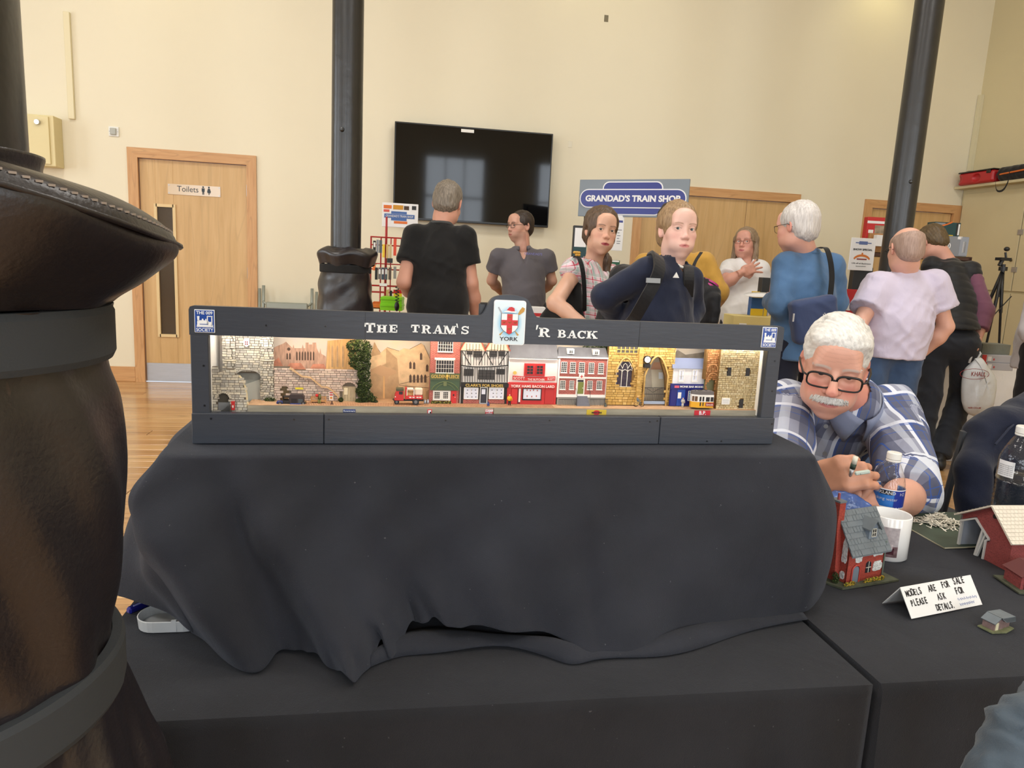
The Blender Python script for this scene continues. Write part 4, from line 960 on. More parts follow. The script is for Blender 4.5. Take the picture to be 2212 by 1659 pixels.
edgepts=[(*L(*p),) for p in edge[7:13]];mb=MB();mb.tube([(x,.002,z) for x,z in resample([(p[0],p[1]) for p in edgepts],4)],.0018,6);mb.build('broken_edge',m_buff[2],g,smooth=True);done(g)
g=fthing('pillar_box','tiny red post box with white plate on the ruined wall','post box',503,886,.0205);L=Lp(g)
R(g,L,'body',(500,868,507,886),-.002,.0015,m_mred,None,.0006);R(g,L,'notice',(502.3,875,505,880),-.0024,-.0018,m_trim);R(g,L,'cap',(499.5,867,507.5,869.5),-.0024,.0015,m_mred);done(g)
g=fthing('town_wall','pinkish grey stone wall with sloping stair coping and plank door','model building',690,868,.056);L=Lp(g)
a1=archpts(L(605,860)[0],L(624,860)[0],L(615,870)[1],L(615,842)[1],L(615,833)[1]);a2=archpts(L(739,860)[0],L(769,860)[0],L(754,872)[1],L(754,838)[1],L(754,826)[1])
tp=[L(*p) for p in((592,872),(592,792),(624,793),(640,798),(778,799),(786,872))]
stones(g,L,592,790,786,871,m_pink,0,.0040,.0092,lambda x,z,*_:inside(tp,x,z) and not inside(a1,x,z) and not inside(a2,x,z),seed=11)
R(g,L,'mortar_bed',(592,800,786,834),.0012,.005,m_joint);R(g,L,'mortar_bed',(592,830,605,872),.0012,.005,m_joint);R(g,L,'mortar_bed',(624,830,740,872),.0012,.005,m_joint);R(g,L,'mortar_bed',(768,820,786,872),.0012,.005,m_joint);R(g,L,'niche_back',(603,830,626,872),.006,.007,S('niche ochre',132,112,78,var=.2,vscale=80));R(g,L,'mortar_bed',(592,792,626,802),.0012,.005,m_joint)
cp=[L(*p) for p in((626,794),(640,804),(653,813),(671,815),(683,825),(695,835),(707,836),(716,842),(730,855),(733,869))]
mb=MB();mb.ribbon([(x,-.001,z) for x,z in cp],(0,1,0),.005,.0022);mb.build('stair_coping',S('buff coping',206,172,130,var=.1,vscale=80),g)
for pa,px0,px1,py in((a1,605,624,842),(a2,739,769,838)):
 mb=MB();cx,cz=(L(px0,py)[0]+L(px1,py)[0])/2,L((px0+px1)/2,py)[1];rx=(L(px1,py)[0]-L(px0,py)[0])/2;rz=max(p[1] for p in pa)-cz
 for i in range(9):t0,t1=PI*i/9+.03,PI*(i+1)/9-.03;mb.prism([(cx+rx*f*math.cos(t),cz+rz*f*math.sin(t)) for f,t in((1.,t0),(1.3,t0),(1.3,t1),(1.,t1))],-.001,.001)
 mb.build('arch_stones',m_pink[1],g)
dr=None
mb=MB();xa,xb=a2[0][0],a2[-1][0]
for i in range(5):
 x0=xa+(xb-xa)*i/5;x1=xa+(xb-xa)*(i+1)/5;zt_=lambda x:L(754,838)[1]+(L(754,826)[1]-L(754,838)[1])*math.sqrt(max(0,1-((x-(xa+xb)/2)/((xb-xa)/2))**2))
 mb2=MB();mb2.prism([(x0+.0002,a2[0][1]),(x1-.0002,a2[0][1]),(x1-.0002,zt_(x1)),((x0+x1)/2,zt_((x0+x1)/2)),(x0+.0002,zt_(x0))],.002,.004);mb2.build('door_plank',S('limed timber',176,160,128,var=.15,vscale=90,stretch=(3,1,.4)),g)
R(g,L,'paper_notice',(743,838,751,853),.0014,.002,S('cream paper',224,212,180));s=R(g,L,'yellow_street_sign',(638,837,655,841),-.0012,0,S('sign lemon',224,206,60));s=R(g,L,'poster',(711,845,720,864),-.0012,0,m_trim);R(g,L,'poster_picture',(713,857,718,861),-.0016,-.001,S('poster amber',204,134,50),s);R(g,L,'poster_heading',(712,847,719,849),-.0015,-.001,m_mred,s);R(g,L,'poster_heading',(712,851.5,719,854),-.0015,-.001,m_mred,s);done(g)
m_leaf=[S('model foliage %d'%i,*c,rough=.9) for i,c in enumerate(((48,62,28),(64,80,36),(36,48,22),(82,96,46)))]
def foliage(t,blobs,n,size,seed,mats=m_leaf,name='foliage'):
 rs=random.Random(seed);mb=MB()
 wts=[b[2]*b[3] for b in blobs]
 for _ in range(n):
  cx,cz,rx,rz,cy,ry=rs.choices(blobs,wts)[0];a,r=rs.random()*6.283,math.sqrt(rs.random());x=cx+rx*r*math.cos(a);z=cz+rz*r*math.sin(a);y=cy-ry*math.sqrt(max(0,1-r*r))*rs.uniform(.4,1)
  s=size*rs.uniform(.6,1.3);d=[Vector((rs.gauss(0,1),rs.gauss(0,1),rs.gauss(0,1))).normalized()*s for _ in range(3)];c=Vector((x,y,z));mb.mi=rs.randrange(len(mats))
  mb.add([(c+d[0])[:],(c+d[1])[:],(c-d[0])[:],(c+d[2])[:]],[(0,1,2),(0,2,3)])
 o=mb.build(name,mats,t,fix=False);o['kind']='stuff';return o
g=fthing('ivy_creeper','tall dark green ivy climbing between town wall and station','creeper',790,870,.05);L=Lp(g)
bl=[]
for px,py,rx,rz in((762,748,13,14),(780,745,14,16),(794,752,9,14),(770,768,18,12),(790,770,11,14),(762,783,9,11),(776,790,13,12),(792,790,9,12),(786,810,14,14),(788,830,15,14),(782,845,14,12),(790,856,16,14),(780,866,12,6),(804,862,10,8),(812,868,5,4)):
 x,z=L(px,py);bl.append((x,z,rx/1290,rz/1290,.004,.009))
mb=MB();mb.tube([(*L(790,871),) and(L(790,871)[0],.004,L(790,871)[1]),(L(786,820)[0],.005,L(786,820)[1]),(L(778,760)[0],.005,L(778,760)[1])],.0014,6);mb.build('stem',S('ivy stem',70,56,36),g)
foliage(g,bl,5600,.0017,21);done(g)
for px,py,rx,lab in((583,862,12,'small green weeds at the foot of the castle turret'),(736,862,5,'little green shrub beside the plank door')):
 g=fthing('weed_tuft',lab,'plant',px,868,.048);L=Lp(g);x,z=L(px,py+2);foliage(g,[(x,z,rx/1290,5/1290,.002,.003)],260,.0011,px);done(g)
g=fthing('brick_inn','narrow red brick inn with dark green front and scarlet door','model building',961,872,.050);L=Lp(g)
R(g,L,'wall',(929,726,993,872),0,.012,m_brick)
for r,nx,ny in(((946.5,730,978,759),6,4),((942,778,980,805),7,3)):
 window(g,L,r,nx,ny,-.0006)
 a,b,c,d=L.rect(r[0]-3,r[1]-5,r[2]+3,r[1]-1);B('lintel',(a,-.0022,b),(c,0,d),m_trim,g)
m_grn=S('inn green paint',66,88,62,rough=.5,var=.08,vscale=60);m_gilt=S('gilt letters',212,180,90,rough=.4)
fas=R(g,L,'green_front',(929,806,993,843),-.0022,0,m_grn);f2=R(g,L,'fascia',(928,806,993,819.5),-.0036,-.002,S('inn fascia',84,92,60))
a,b,c,d=L.rect(931,809,991,816);fit_text('lettering','GOLDEN FLEECE',c-a,d-b,m_gilt,f2,((a+c)/2,-.0038,b),ext=.0002,bold=.0001)
mb=MB();x0,z0=L(932,841);x1,_=L(990,841);_,zt_=L(961,824);mb.tube([(x0+(x1-x0)*i/16,-.0026,z0+(zt_-z0)*math.sin(PI*i/16)**.7) for i in range(17)],.0009,5);mb.tube([(x0+(x1-x0)*(.14+.72*i/16),-.0026,z0+(zt_-z0)*.72*math.sin(PI*i/16)**.7) for i in range(17)],.0006,5);mb.build('arch_moulding',S('inn moss',96,112,74),fas)
a,b,c,d=L.rect(957.5,824,964.5,833);B('keystone',(a,-.004,b),(c,-.002,d),S('inn key',110,120,80),fas)
w_=window(g,L,(938,846,950,861),3,4,-.0012);window(g,L,(957,846,968,861),3,4,-.0012);R(g,L,'window_surround',(935,844,973,865),-.0008,.0,m_trim)
dd=R(g,L,'door',(974,844,985.5,871),-.0014,0,m_mred,None,.0003);R(g,L,'door_light',(978,851,981,855),-.0017,-.001,m_glass,dd);R(g,L,'knob',(982,857,983.2,858.5),-.0022,-.001,m_trim,dd)
mb=MB();p=L(965,812);mb.sphere((p[0],-.007,p[1]),(.0022,.0028,.003),8,6);mb.sphere((p[0],-.007,p[1]-.0035),(.0014,.0016,.0022),8,6);mb.cyl((p[0],-.007,p[1]+.002),(p[0],-.003,p[1]+.006),.0004,n=5);mb.build('hanging_fleece',m_gilt,g);done(g)
g=fthing('flower_border','low green flower border with yellow dots before the brick inn','plant',952,873,.046);L=Lp(g);a,b,c,d=L.rect(931,866,974,873)
foliage(g,[(a+(c-a)*(i+.5)/6,(b+d)/2,(c-a)/10,(d-b)/2,0,.003) for i in range(6)],700,.0010,33,m_leaf[1:]+[S('petal lemon',220,210,110)]);done(g)
g=fthing('milk_churns','pair of silver milk churns beside the red lorry','churn',920,872,.044);L=Lp(g)
for px in(918,924):x,z=L(px,872);mb=MB();mb.lathe([(.002,0),(.0022,.0005),(.0022,.0052),(.0013,.0066),(.0013,.0074),(.0017,.0078)],12,(x,0,z));mb.build('churn',S('dull silver',176,178,182,rough=.35,metal=.7),g,smooth=True)
done(g)
g=fthing('timbered_shop','black and white half-timbered shoe shop with two red-edged gables','model building',1046,873,.050);L=Lp(g)
R(g,L,'wall',(995,757,1098,872),0,.012,m_wht)
for x0,x1 in((994,1048),(1048,1101)):
 a,b,c,d=L.rect(x0,738,x1,757);xm=(a+c)/2;mb=MB();mb.prism([(a,b),(c,b),(c-.008,d),(a+.008,d)],-.003,.006);gb=mb.build('gable',S('gable blush',214,186,160),g)
 for e0,e1 in((a-.0006,a+.008),(c+.0006,c-.008)):mb=MB();mb.ribbon([(e0,-.004,b),(e1,-.004,d+.001)],(0,1,0),.004,.0014);mb.build('bargeboard',S('barge rust',150,60,40),gb)
 for k in range(5):x=a+(c-a)*(.25+.125*k);B('stud',(x-.0004,-.0036,b),(x+.0004,-.003,b+(d-b)*.8),m_bkt,gb)
def beam(p,q,w=.0009,y=-.0008):a,b=L(*p),L(*q);mb=MB();mb.ribbon([(a[0],y,a[1]),(b[0],y,b[1])],(0,1,0),.0012,w);mb.build('beam',m_bkt,g)
for y0,y1,n,sl in((757,789,16,0),(793,825,18,0)):
 for k in range(n+1):x=999+(1095-999)*k/n;beam((x+(k%3-1)*.6,y0),(x,y1),.0007)
for p,q in(((997,756),(1016,788)),((1048,758),(1034,788)),((1048,758),(1064,788)),((1098,758),(1078,788)),((996,757),(1100,757)),((996,826),(1098,827)),((996,757),(996,827)),((1098,757),(1097,827))):beam(p,q,.0011,-.0012)
mb=MB();pts=[L(997,789),L(1022,792),L(1060,792),L(1098,789)];mb.ribbon([(x,-.001,z) for x,z in resample(pts,4)],(0,1,0),.002,.0016);mb.build('jetty_beam',m_bkt,g)
m_lead=S('leaded dark glass',54,50,48,rough=.4)
for r in((1008,755,1020,765),(1023,755,1040,771),(1057,755,1073,770),(1078,756,1090,769),(1002,797,1022,811),(1033,799,1068,819),(1072,797,1090,808)):window(g,L,r,4,3,-.002,m_bkt,m_lead,False,.0006)
f2=R(g,L,'fascia',(995,827,1098,835.5),-.004,0,m_bkt);a,b,c,d=L.rect(1005,829,1086,834.5);fit_text('lettering',"CLARK'S FOR SHOES",c-a,d-b,m_gilt,f2,((a+c)/2,-.0042,b),ext=.0002,bold=.0001)
R(g,L,'shopfront',(995,835,1098,872),-.001,0,m_bkt);m_shopw=S('pale shop window card',214,218,232,rough=.4)  # plain pale blue-grey card used for the shop panes
for x0,x1 in((1002,1032),(1056,1087)):
 w_=window(g,L,(x0,837,x1,861),2,1,-.0022,m_trim,m_shopw,False,.0010);mb=MB();rs=random.Random(int(x0))
 for zz in(842,849,857):
  for k in range(3):p=L(x0+6+k*9+rs.random()*3,zz);mb.sphere((p[0],-.0026,p[1]),(.0011,.0003,.0008),6,4)
 mb.build('shoes',m_inkb,w_);R(g,L,'brick_stallriser',(x0-2,863,x1+2,871),-.002,0,m_brick)
R(g,L,'door_surround',(1036,836,1053,871),-.0012,.0,m_trim);dd=R(g,L,'door',(1038,838,1051,870),-.0022,-.0008,S('door ink blue',44,44,54));R(g,L,'door_light',(1040,840,1048,851),-.0026,-.002,m_shopw,dd);R(g,L,'step',(1035,870,1056,873),-.004,0,S('step blue grey',150,158,172));done(g)
g=fthing('butcher_shop',"white butcher's shop with scarlet shopfront and grey sloping roof",'model building',1150,874,.050);L=Lp(g)
R(g,L,'wall',(1099,772,1203,873),0,.012,S('butcher plaster',228,216,210,rough=.8,var=.05,vscale=40));a,b,c,d=L.rect(1100,742,1206,773);mb=MB();mb.add([(a,-.004,b),(c,-.004,b),(c-.001,.012,d),(a+.002,.012,d),(a,-.004,b-.0012),(c,-.004,b-.0012),(c,.012,b-.0012),(a,.012,b-.0012)],[(0,1,2,3),(4,5,1,0),(7,6,5,4),(0,3,7,4),(1,5,6,2),(3,2,6,7)]);mb.build('roof',m_slate,g)
a,b,c,d=L.rect(1099,773,1204,776);B('gutter',(a,-.004,b),(c,-.001,d),m_trim,g);B('downpipe',(a,-.002,L(1100,826)[1]),(a+.0016,0,b),m_trim,g)
R(g,L,'window_box',(1132,785,1177,812.5),-.002,0,m_mred)
for r in((1137,789,1151,808),(1158,789,1172,808)):window(g,L,r,2,3,-.003,m_mred,m_glass,False,.0009)
mb=MB();p=L(1112,805);mb.cyl((p[0],-.002,p[1]),(p[0],0,p[1]),.0032,n=10);mb.build('brass_disc',m_gilt,g)
a,b,c,d=L.rect(1107,812,1199,821);mb=MB();n=12;xs_=[a+(c-a)*i/n for i in range(n+1)];sg_=lambda i:-.0014*math.sin(PI*i/n)
for i in range(n):mb.add([(xs_[i],-.0018,b+sg_(i)),(xs_[i+1],-.0018,b+sg_(i+1)),(xs_[i+1],-.0018,d+sg_(i+1)),(xs_[i],-.0018,d+sg_(i)),(xs_[i],0,b+sg_(i)),(xs_[i+1],0,b+sg_(i+1)),(xs_[i+1],0,d+sg_(i+1)),(xs_[i],0,d+sg_(i))],[(0,1,2,3),(0,4,5,1),(3,2,6,7)])
s=mb.build('name_board',m_mred,g);fit_text('lettering','SCOTT',(c-a)*.26,(d-b)*.62,m_trim,s,(a+(c-a)*.15,-.002,b+.0008),ext=.0002);fit_text('lettering','THE BUTCHER',(c-a)*.40,(d-b)*.5,m_trim,s,(a+(c-a)*.55,-.002,b-.0006),ext=.0002);fit_text('lettering','SCOTT',(c-a)*.17,(d-b)*.66,m_trim,s,(a+(c-a)*.90,-.002,b+.0008),ext=.0002)
R(g,L,'red_shopfront',(1095,826,1201,873),-.001,0,m_mred);f2=R(g,L,'fascia',(1096,826.5,1201,838),-.0035,-.001,m_mred,None,.0004)
a,b,c,d=L.rect(1103,831,1197,836.5);fit_text('lettering','YORK HAMS BACON LARD',c-a,d-b,m_trim,f2,((a+c)/2,-.0037,b),ext=.0002,bold=.0001)
w_=window(g,L,(1129,839,1168,862),1,1,-.0022,m_bkt,m_shopw,True,.0012);mb=MB()
for px,py in((1138,842),(1145,843),(1152,842),(1160,843),(1138,855),(1148,856),(1158,855)):p=L(px,py);mb.sphere((p[0],-.0026,p[1]),(.0011,.0004,.0017),6,4)
mb.build('hams',S('ham pink',176,92,84),w_);a,b,c,d=L.rect(1138,858,1159,863);fit_text('lettering','SCOTT',c-a,(d-b)*.8,m_trim,w_,((a+c)/2,-.003,b),ext=.0002,bold=.0001)
R(g,L,'stallriser',(1123,863,1174,873),-.002,0,m_mred);R(g,L,'doorway_recess',(1107,839,1125,872),-.0014,-.0008,S('recess maroon',110,26,30));R(g,L,'door',(1104,839,1117,872),-.0026,-.001,m_mred,None,.0004);R(g,L,'door_jamb',(1120,839,1124,868),-.002,-.001,m_trim);R(g,L,'door',(1176,839,1196,872),-.0024,-.001,S('butcher door red',178,40,40),None,.0004);done(g)
g=fthing('georgian_house','red brick georgian house with nine sash windows and olive door','model building',1258,877,.050);L=Lp(g)
R(g,L,'wall',(1205,771,1314,860),0,.012,m_brick);a,b,c,d=L.rect(1205,752,1315,772);mb=MB();mb.add([(a,-.003,b),(c,-.003,b),(c-.003,.010,d),(a+.003,.010,d),(a,.012,b),(c,.012,b)],[(0,1,2,3),(0,3,4),(1,5,2),(0,4,5,1),(3,2,5,4)]);mb.build('roof',m_slate,g)
for x0,x1,y0 in((1225.5,1240,753.5),(1280.5,1294,755.5)):
 dm=R(g,L,'dormer',(x0,y0,x1,y0+11),-.002,.008,m_trim);window(g,L,(x0+3,y0+3,x1-3,y0+9),2,2,-.0024,m_trim,m_glass,False,.0005,dm)
for x0,x1 in((1212,1224),(1231.5,1242.5),(1250.5,1262),(1271.5,1282.5),(1292.5,1303)):window(g,L,(x0,782+(x0-1212)*.03,x1,804+(x0-1212)*.03),3,5,-.0006,m_trim,m_glass,True,.0008)
for x0,x1 in((1209.5,1220.5),(1230,1239),(1268.5,1279),(1288.5,1299.5)):window(g,L,(x0,822+(x0-1212)*.01,x1,840+(x0-1212)*.01),3,5,-.0006,m_trim,m_glass,True,.0008)
R(g,L,'string_course',(1205,814,1313,817.5),-.0016,0,m_trim);R(g,L,'eaves',(1204,771,1315,774),-.003,0,m_trim)
for x0,x1 in((1204,1208),(1309,1313)):R(g,L,'quoin_strip',(x0,774,x1,858),-.001,0,m_trim)
R(g,L,'plinth',(1203,852,1311,858),-.0018,0,m_trim);R(g,L,'basement',(1203,858,1312,877),-.0005,.012,S('basement grey',150,146,138,var=.1,vscale=60));R(g,L,'door_surround',(1244,818,1262.5,852),-.0012,0,m_trim);dd=R(g,L,'door',(1247.5,825,1260,850.5),-.002,-.001,S('olive door',112,120,52,rough=.5),None,.0003);R(g,L,'fanlight',(1247.5,820.5,1260,824.5),-.002,-.001,m_glass);R(g,L,'door_knob',(1257,837,1258.5,838.5),-.0028,-.0015,m_trim,dd)
a,b,c,d=L.rect(1250,807,1261,819.5);mb=MB();mb.prism([(a,d),(c,d),(c,b+(d-b)*.4),((a+c)/2,b),(a,b+(d-b)*.4)],-.003,-.001);s=mb.build('shield',m_trim,g);mb=MB();xm=(a+c)/2;zm=b+(d-b)*.55;mb.box((xm-.0006,-.0034,zm-.003),(xm+.0006,-.0028,zm+.003));mb.box((xm-.0026,-.0034,zm-.0006),(xm+.0026,-.0028,zm+.0006));mb.build('shield_cross',m_mred,s)
a,b,c,d=L.rect(1243,855,1271,877)
for k in range(6):z0=b+(d-b)*k/6;B('step',(a+.0004*k,-.012+.0019*k,b),(c-.0006*k,0,z0+(d-b)/6),S('step slate',112,112,120),g)
m_rail=S('model railing iron',50,46,46,rough=.5)
for x0,x1 in((1203.5,1243),(1271,1309)):
 a,b,c,d=L.rect(x0,860,x1,877);mb=MB();n=22
 for k in range(n+1):x=a+(c-a)*k/n;mb.box((x-.00018,-.009,b),(x+.00018,-.0086,d))
 mb.box((a,-.0092,d-.0006),(c,-.0084,d));mb.box((a,-.0092,b),(c,-.0084,b+.0004));mb.build('railings',m_rail,g)
for px in(1243,1271):p=L(px,856);q=L(px,838);mb=MB();mb.tube([(p[0],-.011,p[1]),(p[0],-.008,p[1]+.010),(q[0],-.003,q[1])],.0004,5);mb.build('handrail',m_rail,g)
done(g)
g=fthing('tree_canopy','dark green tree top showing above the georgian house roof','tree',1290,768,.074);L=Lp(g);foliage(g,[(L(x,y)[0],L(x,y)[1],13/1290,6/1290,0,.004) for x,y in((1270,750),(1290,751),(1308,752))],900,.0011,44);mb=MB();mb.cyl((L(1290,768)[0],0,0),(L(1290,752)[0],0,L(1290,752)[1]),.001,n=6);mb.build('trunk',S('twig',80,64,44),g);done(g)
g=fthing('stone_church','honey coloured stone church with a tall traceried window','model building',1348,874,.046);L=Lp(g)
wp=archpts(L(1330,836)[0],L(1366,836)[0],L(1348,836)[1],L(1348,803)[1],L(1348,777)[1],14,True)
stones(g,L,1312,738,1384,875,m_gold_st,0,.0046,.0105,lambda x,z,*_:not inside(wp,x,z),joint=m_jointg,seed=15);R(g,L,'mortar_bed',(1313,738,1331,875),.0011,.012,m_jointg);R(g,L,'mortar_bed',(1366,738,1384,875),.0011,.012,m_jointg);R(g,L,'mortar_bed',(1330,836,1367,875),.0011,.012,m_jointg);R(g,L,'mortar_bed',(1330,738,1367,779),.0011,.012,m_jointg);R(g,L,'window_recess',(1328,776,1368,838),.006,.012,m_jointg)
mb=MB();mb.prism(wp,.003,.0045);mb.build('stained_glass',S('stained glass plum',52,42,58,rough=.3,var=.5,vscale=240),g)
mb=MB();tr=S('tracery white',226,220,206);mb.tube([(x,.002,z) for x,z in wp]+[(wp[0][0],.002,wp[0][1])],.0008,5)
for f in(.333,.667):x=wp[0][0]+(wp[-1][0]-wp[0][0])*f;mb.box((x-.0005,.0018,wp[0][1]),(x+.0005,.003,L(1348,803)[1]+.004))
for k in range(3):
 x0=wp[0][0]+(wp[-1][0]-wp[0][0])*k/3;x1=wp[0][0]+(wp[-1][0]-wp[0][0])*(k+1)/3;z0=L(1348,803)[1];mb.tube([(x0+(x1-x0)*i/8,.002,z0+.0035*math.sin(PI*i/8)) for i in range(9)],.0005,5)
z0=L(1348,800)[1];xm=(wp[0][0]+wp[-1][0])/2
for dx in(-1,1):mb.tube([(xm+dx*.0048,.002,z0+.003),(xm+dx*.003,.002,z0+.010),(xm,.002,z0+.0125)],.0005,5);mb.tube([(xm+dx*.0048,.002,z0+.003),(xm+dx*.009,.002,z0+.010)],.0005,5)
mb.build('tracery',tr,g);mb=MB();hp=archpts(L(1327,836)[0],L(1369,836)[0],L(1348,806)[1],L(1348,803)[1],L(1348,773)[1],14,True);mb.tube([(x,-.0008,z) for x,z in hp],.0012,6);mb.build('hood_mould',m_gold_st[2],g,smooth=True)
R(g,L,'parapet_openings',(1332,740,1378,763),-.0004,.001,S('parapet void',70,66,58));mb=MB();a,b,c,d=L.rect(1332,740,1378,763)
for k in range(6):x=a+(c-a)*k/5;mb.box((x-.0008,-.002,b),(x+.0008,.001,d))
for k in range(4):z=b+(d-b)*k/3;mb.box((a,-.002,z-.0007),(c,.001,z+.0007))
mb.build('parapet_grid',m_gold_st[1],g);R(g,L,'buttress',(1376,752,1384,875),-.004,.002,m_gold_st[0],None,.0006);stones(g,L,1375,752,1385,875,m_gold_st,-.0046,.005,.012,None,'buttress_stones',seed=17);done(g)
g=fthing('stone_archway','honey stone pointed archway with iron gates and hanging clock','model building',1415,875,.050);L=Lp(g)
gp=archpts(L(1388,866)[0],L(1438,866)[0],L(1413,876)[1],L(1413,812)[1],L(1413,769)[1],16,True)
stones(g,L,1382,742,1456,875,m_gold_st,0,.0044,.0085,lambda x,z,*_:not inside(gp,x,z),seed=19);mb=MB();mb.prism([L(1383,742),L(1455,742),L(1455,768)]+[L(1426,775),L(1413,768),L(1400,778)]+[L(1383,790)],.0011,.008);mb.prism([L(1383,786),L(1400,776),L(1390,815),L(1389,875),L(1383,875)],.0011,.008);mb.prism([L(1455,766),L(1455,875),L(1439,875),L(1438,815),L(1426,773)],.0011,.008);mb.build('mortar_bed',m_jointg,g)
mb=MB();mb.tube([(x,-.0010,z) for x,z in gp],.0018,6);mb.build('arch_moulding',m_gold_st[2],g,smooth=True)
for x0,x1 in((1386.5,1411),(1412,1436.5)):
 a,b,c,d=L.rect(x0,838,x1,867);mb=MB()
 for k in range(13):x=a+(c-a)*k/12;mb.box((x-.00015,.003,b),(x+.00015,.0034,d))
 for z in(b,b+(d-b)*.5,d-.0004):mb.box((a,.0028,z),(c,.0036,z+.0008))
 mb.tube([(a+(c-a)*i/10,.003,d-.009*((i/10 if x0<1400 else 1-i/10)-.0)**2*1.0) for i in range(11)],.0004,4);mb.build('iron_gate',m_rail,g)
R(g,L,'threshold',(1386,867,1437,873),.001,.004,S('threshold blue grey',150,164,186));ck=thing
mb=MB();p=L(1397,776);mb.cyl((p[0],-.006,p[1]),(p[0],-.001,p[1]),.0068,n=20);cc=mb.build('clock_case',m_bkt,g);mb=MB();mb.cyl((p[0]-.0008,-.0066,p[1]),(p[0]-.0008,-.0058,p[1]),.0056,n=20);mb.build('clock_dial',m_trim,cc);mb=MB();mb.box((p[0]-.001,-.007,p[1]),(p[0]-.0006,-.0066,p[1]+.0045));mb.box((p[0]-.001,-.007,p[1]-.0002),(p[0]+.002,-.0066,p[1]+.0002));mb.build('clock_hands',m_inkb,cc);R(g,L,'clock_bracket',(1389,785,1403,794),-.005,0,m_bkt,cc,.0008);done(g)
g=fthing('blue_shop','white shop with royal blue front and slate blue roof','model building',1485,876,.048);L=Lp(g)
R(g,L,'wall',(1452,794,1522,876),0,.012,S('shop limewash',222,220,222,rough=.8,var=.05,vscale=80));a,b,c,d=L.rect(1453,775,1525,796);mb=MB();mb.add([(a,-.003,b),(c,-.003,b),(c,.010,d),(a+.001,.010,d),(c,.012,b-.001),(a,.012,b-.001)],[(0,1,2,3),(0,5,4,1),(2,4,5,3),(0,3,5),(1,4,2)]);mb.build('roof',S('slate blue roof',122,130,158,rough=.6),g)
for x0,x1 in((1466,1477),(1495,1506)):
 w_=window(g,L,(x0,799,x1,823),2,2,-.0008,m_trim,m_shopw,True,.0012);mb=MB();p=L((x0+x1)/2,811);mb.box((p[0]-.0008,-.0014,p[1]-.007),(p[0]+.0008,-.0009,p[1]+.008));mb.build('curtain_gap',m_inkb,w_)
m_rb=S('royal blue gloss',26,30,110,rough=.35);R(g,L,'blue_front',(1446,829,1522,876),-.0022,0,m_rb);f2=R(g,L,'fascia',(1447,830,1522,840),-.0042,-.002,m_rb);a,b,c,d=L.rect(1467,832.5,1518,836.5);fit_text('lettering','MONK BAR MODEL',c-a,d-b,m_trim,f2,((a+c)/2,-.0044,b),ext=.0002,bold=.0001);R(g,L,'fascia_badge',(1455,832,1465,837),-.0046,-.004,S('badge pink',206,90,110),f2)
R(g,L,'doorway',(1461,841,1478,876),-.0026,-.002,S('doorway bright blue',30,70,160));R(g,L,'door_poster',(1463,847,1470,860),-.003,-.0024,m_trim);w_=window(g,L,(1485,844,1498,865),3,4,-.0026,m_trim,S('shop stock blue',120,160,196,var=.5,vscale=300),False,.0006);R(g,L,'pilaster',(1479,840,1483,876),-.0034,-.002,m_rb);R(g,L,'pilaster',(1447,840,1459,876),-.0034,-.002,m_rb);done(g)
g=fthing('narrow_brown_tower','narrow orange brown carved stone tower beside the pale tower','model building',1540,878,.034);L=Lp(g)
m_rust=[S('model rust stone %d'%i,*c,rough=.85,var=.2,vscale=200) for i,c in enumerate(((176,122,74),(158,106,62),(190,140,92)))]
ap=archpts(L(1527,840)[0],L(1544,840)[0],L(1536,884)[1],L(1536,828)[1],L(1536,819)[1],10,True);stones(g,L,1525,742,1555,884,m_rust,0,.0036,.005,lambda x,z,*_:not inside(ap,x,z),seed=23);R(g,L,'mortar_bed',(1525,742,1555,820),.0012,.01,m_jointg);R(g,L,'mortar_bed',(1544,815,1555,884),.0012,.01,m_jointg);R(g,L,'arch_void',(1525,818,1546,845),.008,.009,S('arch mossy',110,108,74))
for yy in(793,812):mb=MB();mb.tube([(x,-.001,z) for x,z in archpts(L(1529,yy)[0],L(1550,yy)[0],L(1539,yy+10)[1],L(1539,yy+4)[1],L(1539,yy-6)[1],8)],.0009,5);mb.build('blind_arch',m_rust[2],g)
done(g)
g=fthing('square_stone_tower','pale buff square stone tower with narrow dark slit windows','model building',1600,882,.026);L=Lp(g)
win=[(1571,794,1579,812),(1611,795,1619,812.5),(1596.5,862.5,1605,881.5)]
rw=[L.rect(*r) for r in win]
stones(g,L,1553,742,1662,884,m_buff,0,.0034,.0062,lambda x,z,*_:not any(a<x<c and b<z<d for a,b,c,d in rw),seed=27);R(g,L,'mortar_bed',(1553,742,1662,884),.0013,.012,m_jointg)
for(a,b,c,d) in rw:B('slit_window',(a,-.0009,b),(c,.0018,d),m_inkb,g);B('sill',(a-.001,-.0012,b-.0012),(c+.001,.001,b),m_buff[2],g)
s=R(g,L,'notice_plate',(1558.5,859.5,1576,873.5),-.0014,0,m_trim,None,.0003);mb=MB();a,b,c,d=L.rect(1558.5,859.5,1576,873.5)
for k in range(4):mb.box((a+.0015,-.0016,b+(d-b)*(.2+.18*k)),(c-.0015-.001*(k%2),-.0013,b+(d-b)*(.2+.18*k)+.0006))
mb.build('notice_lines',m_grey,s);done(g)
def wheel(t,x,y,z,r,w=.0035):
 mb=MB();mb.cyl((x,y,z),(x,y+w,z),r,n=18);o=mb.build('wheel',S('tyre rubber',40,40,42,rough=.8),t);mb=MB();mb.cyl((x,y-.0005,z),(x,y,z),r*.5,n=12);mb.build('hub',S('hub grey',110,110,112),o)
g=fthing('red_delivery_lorry','red three-wheeled delivery lorry with open white-framed body','model lorry',880,874,.030);L=Lp(g)
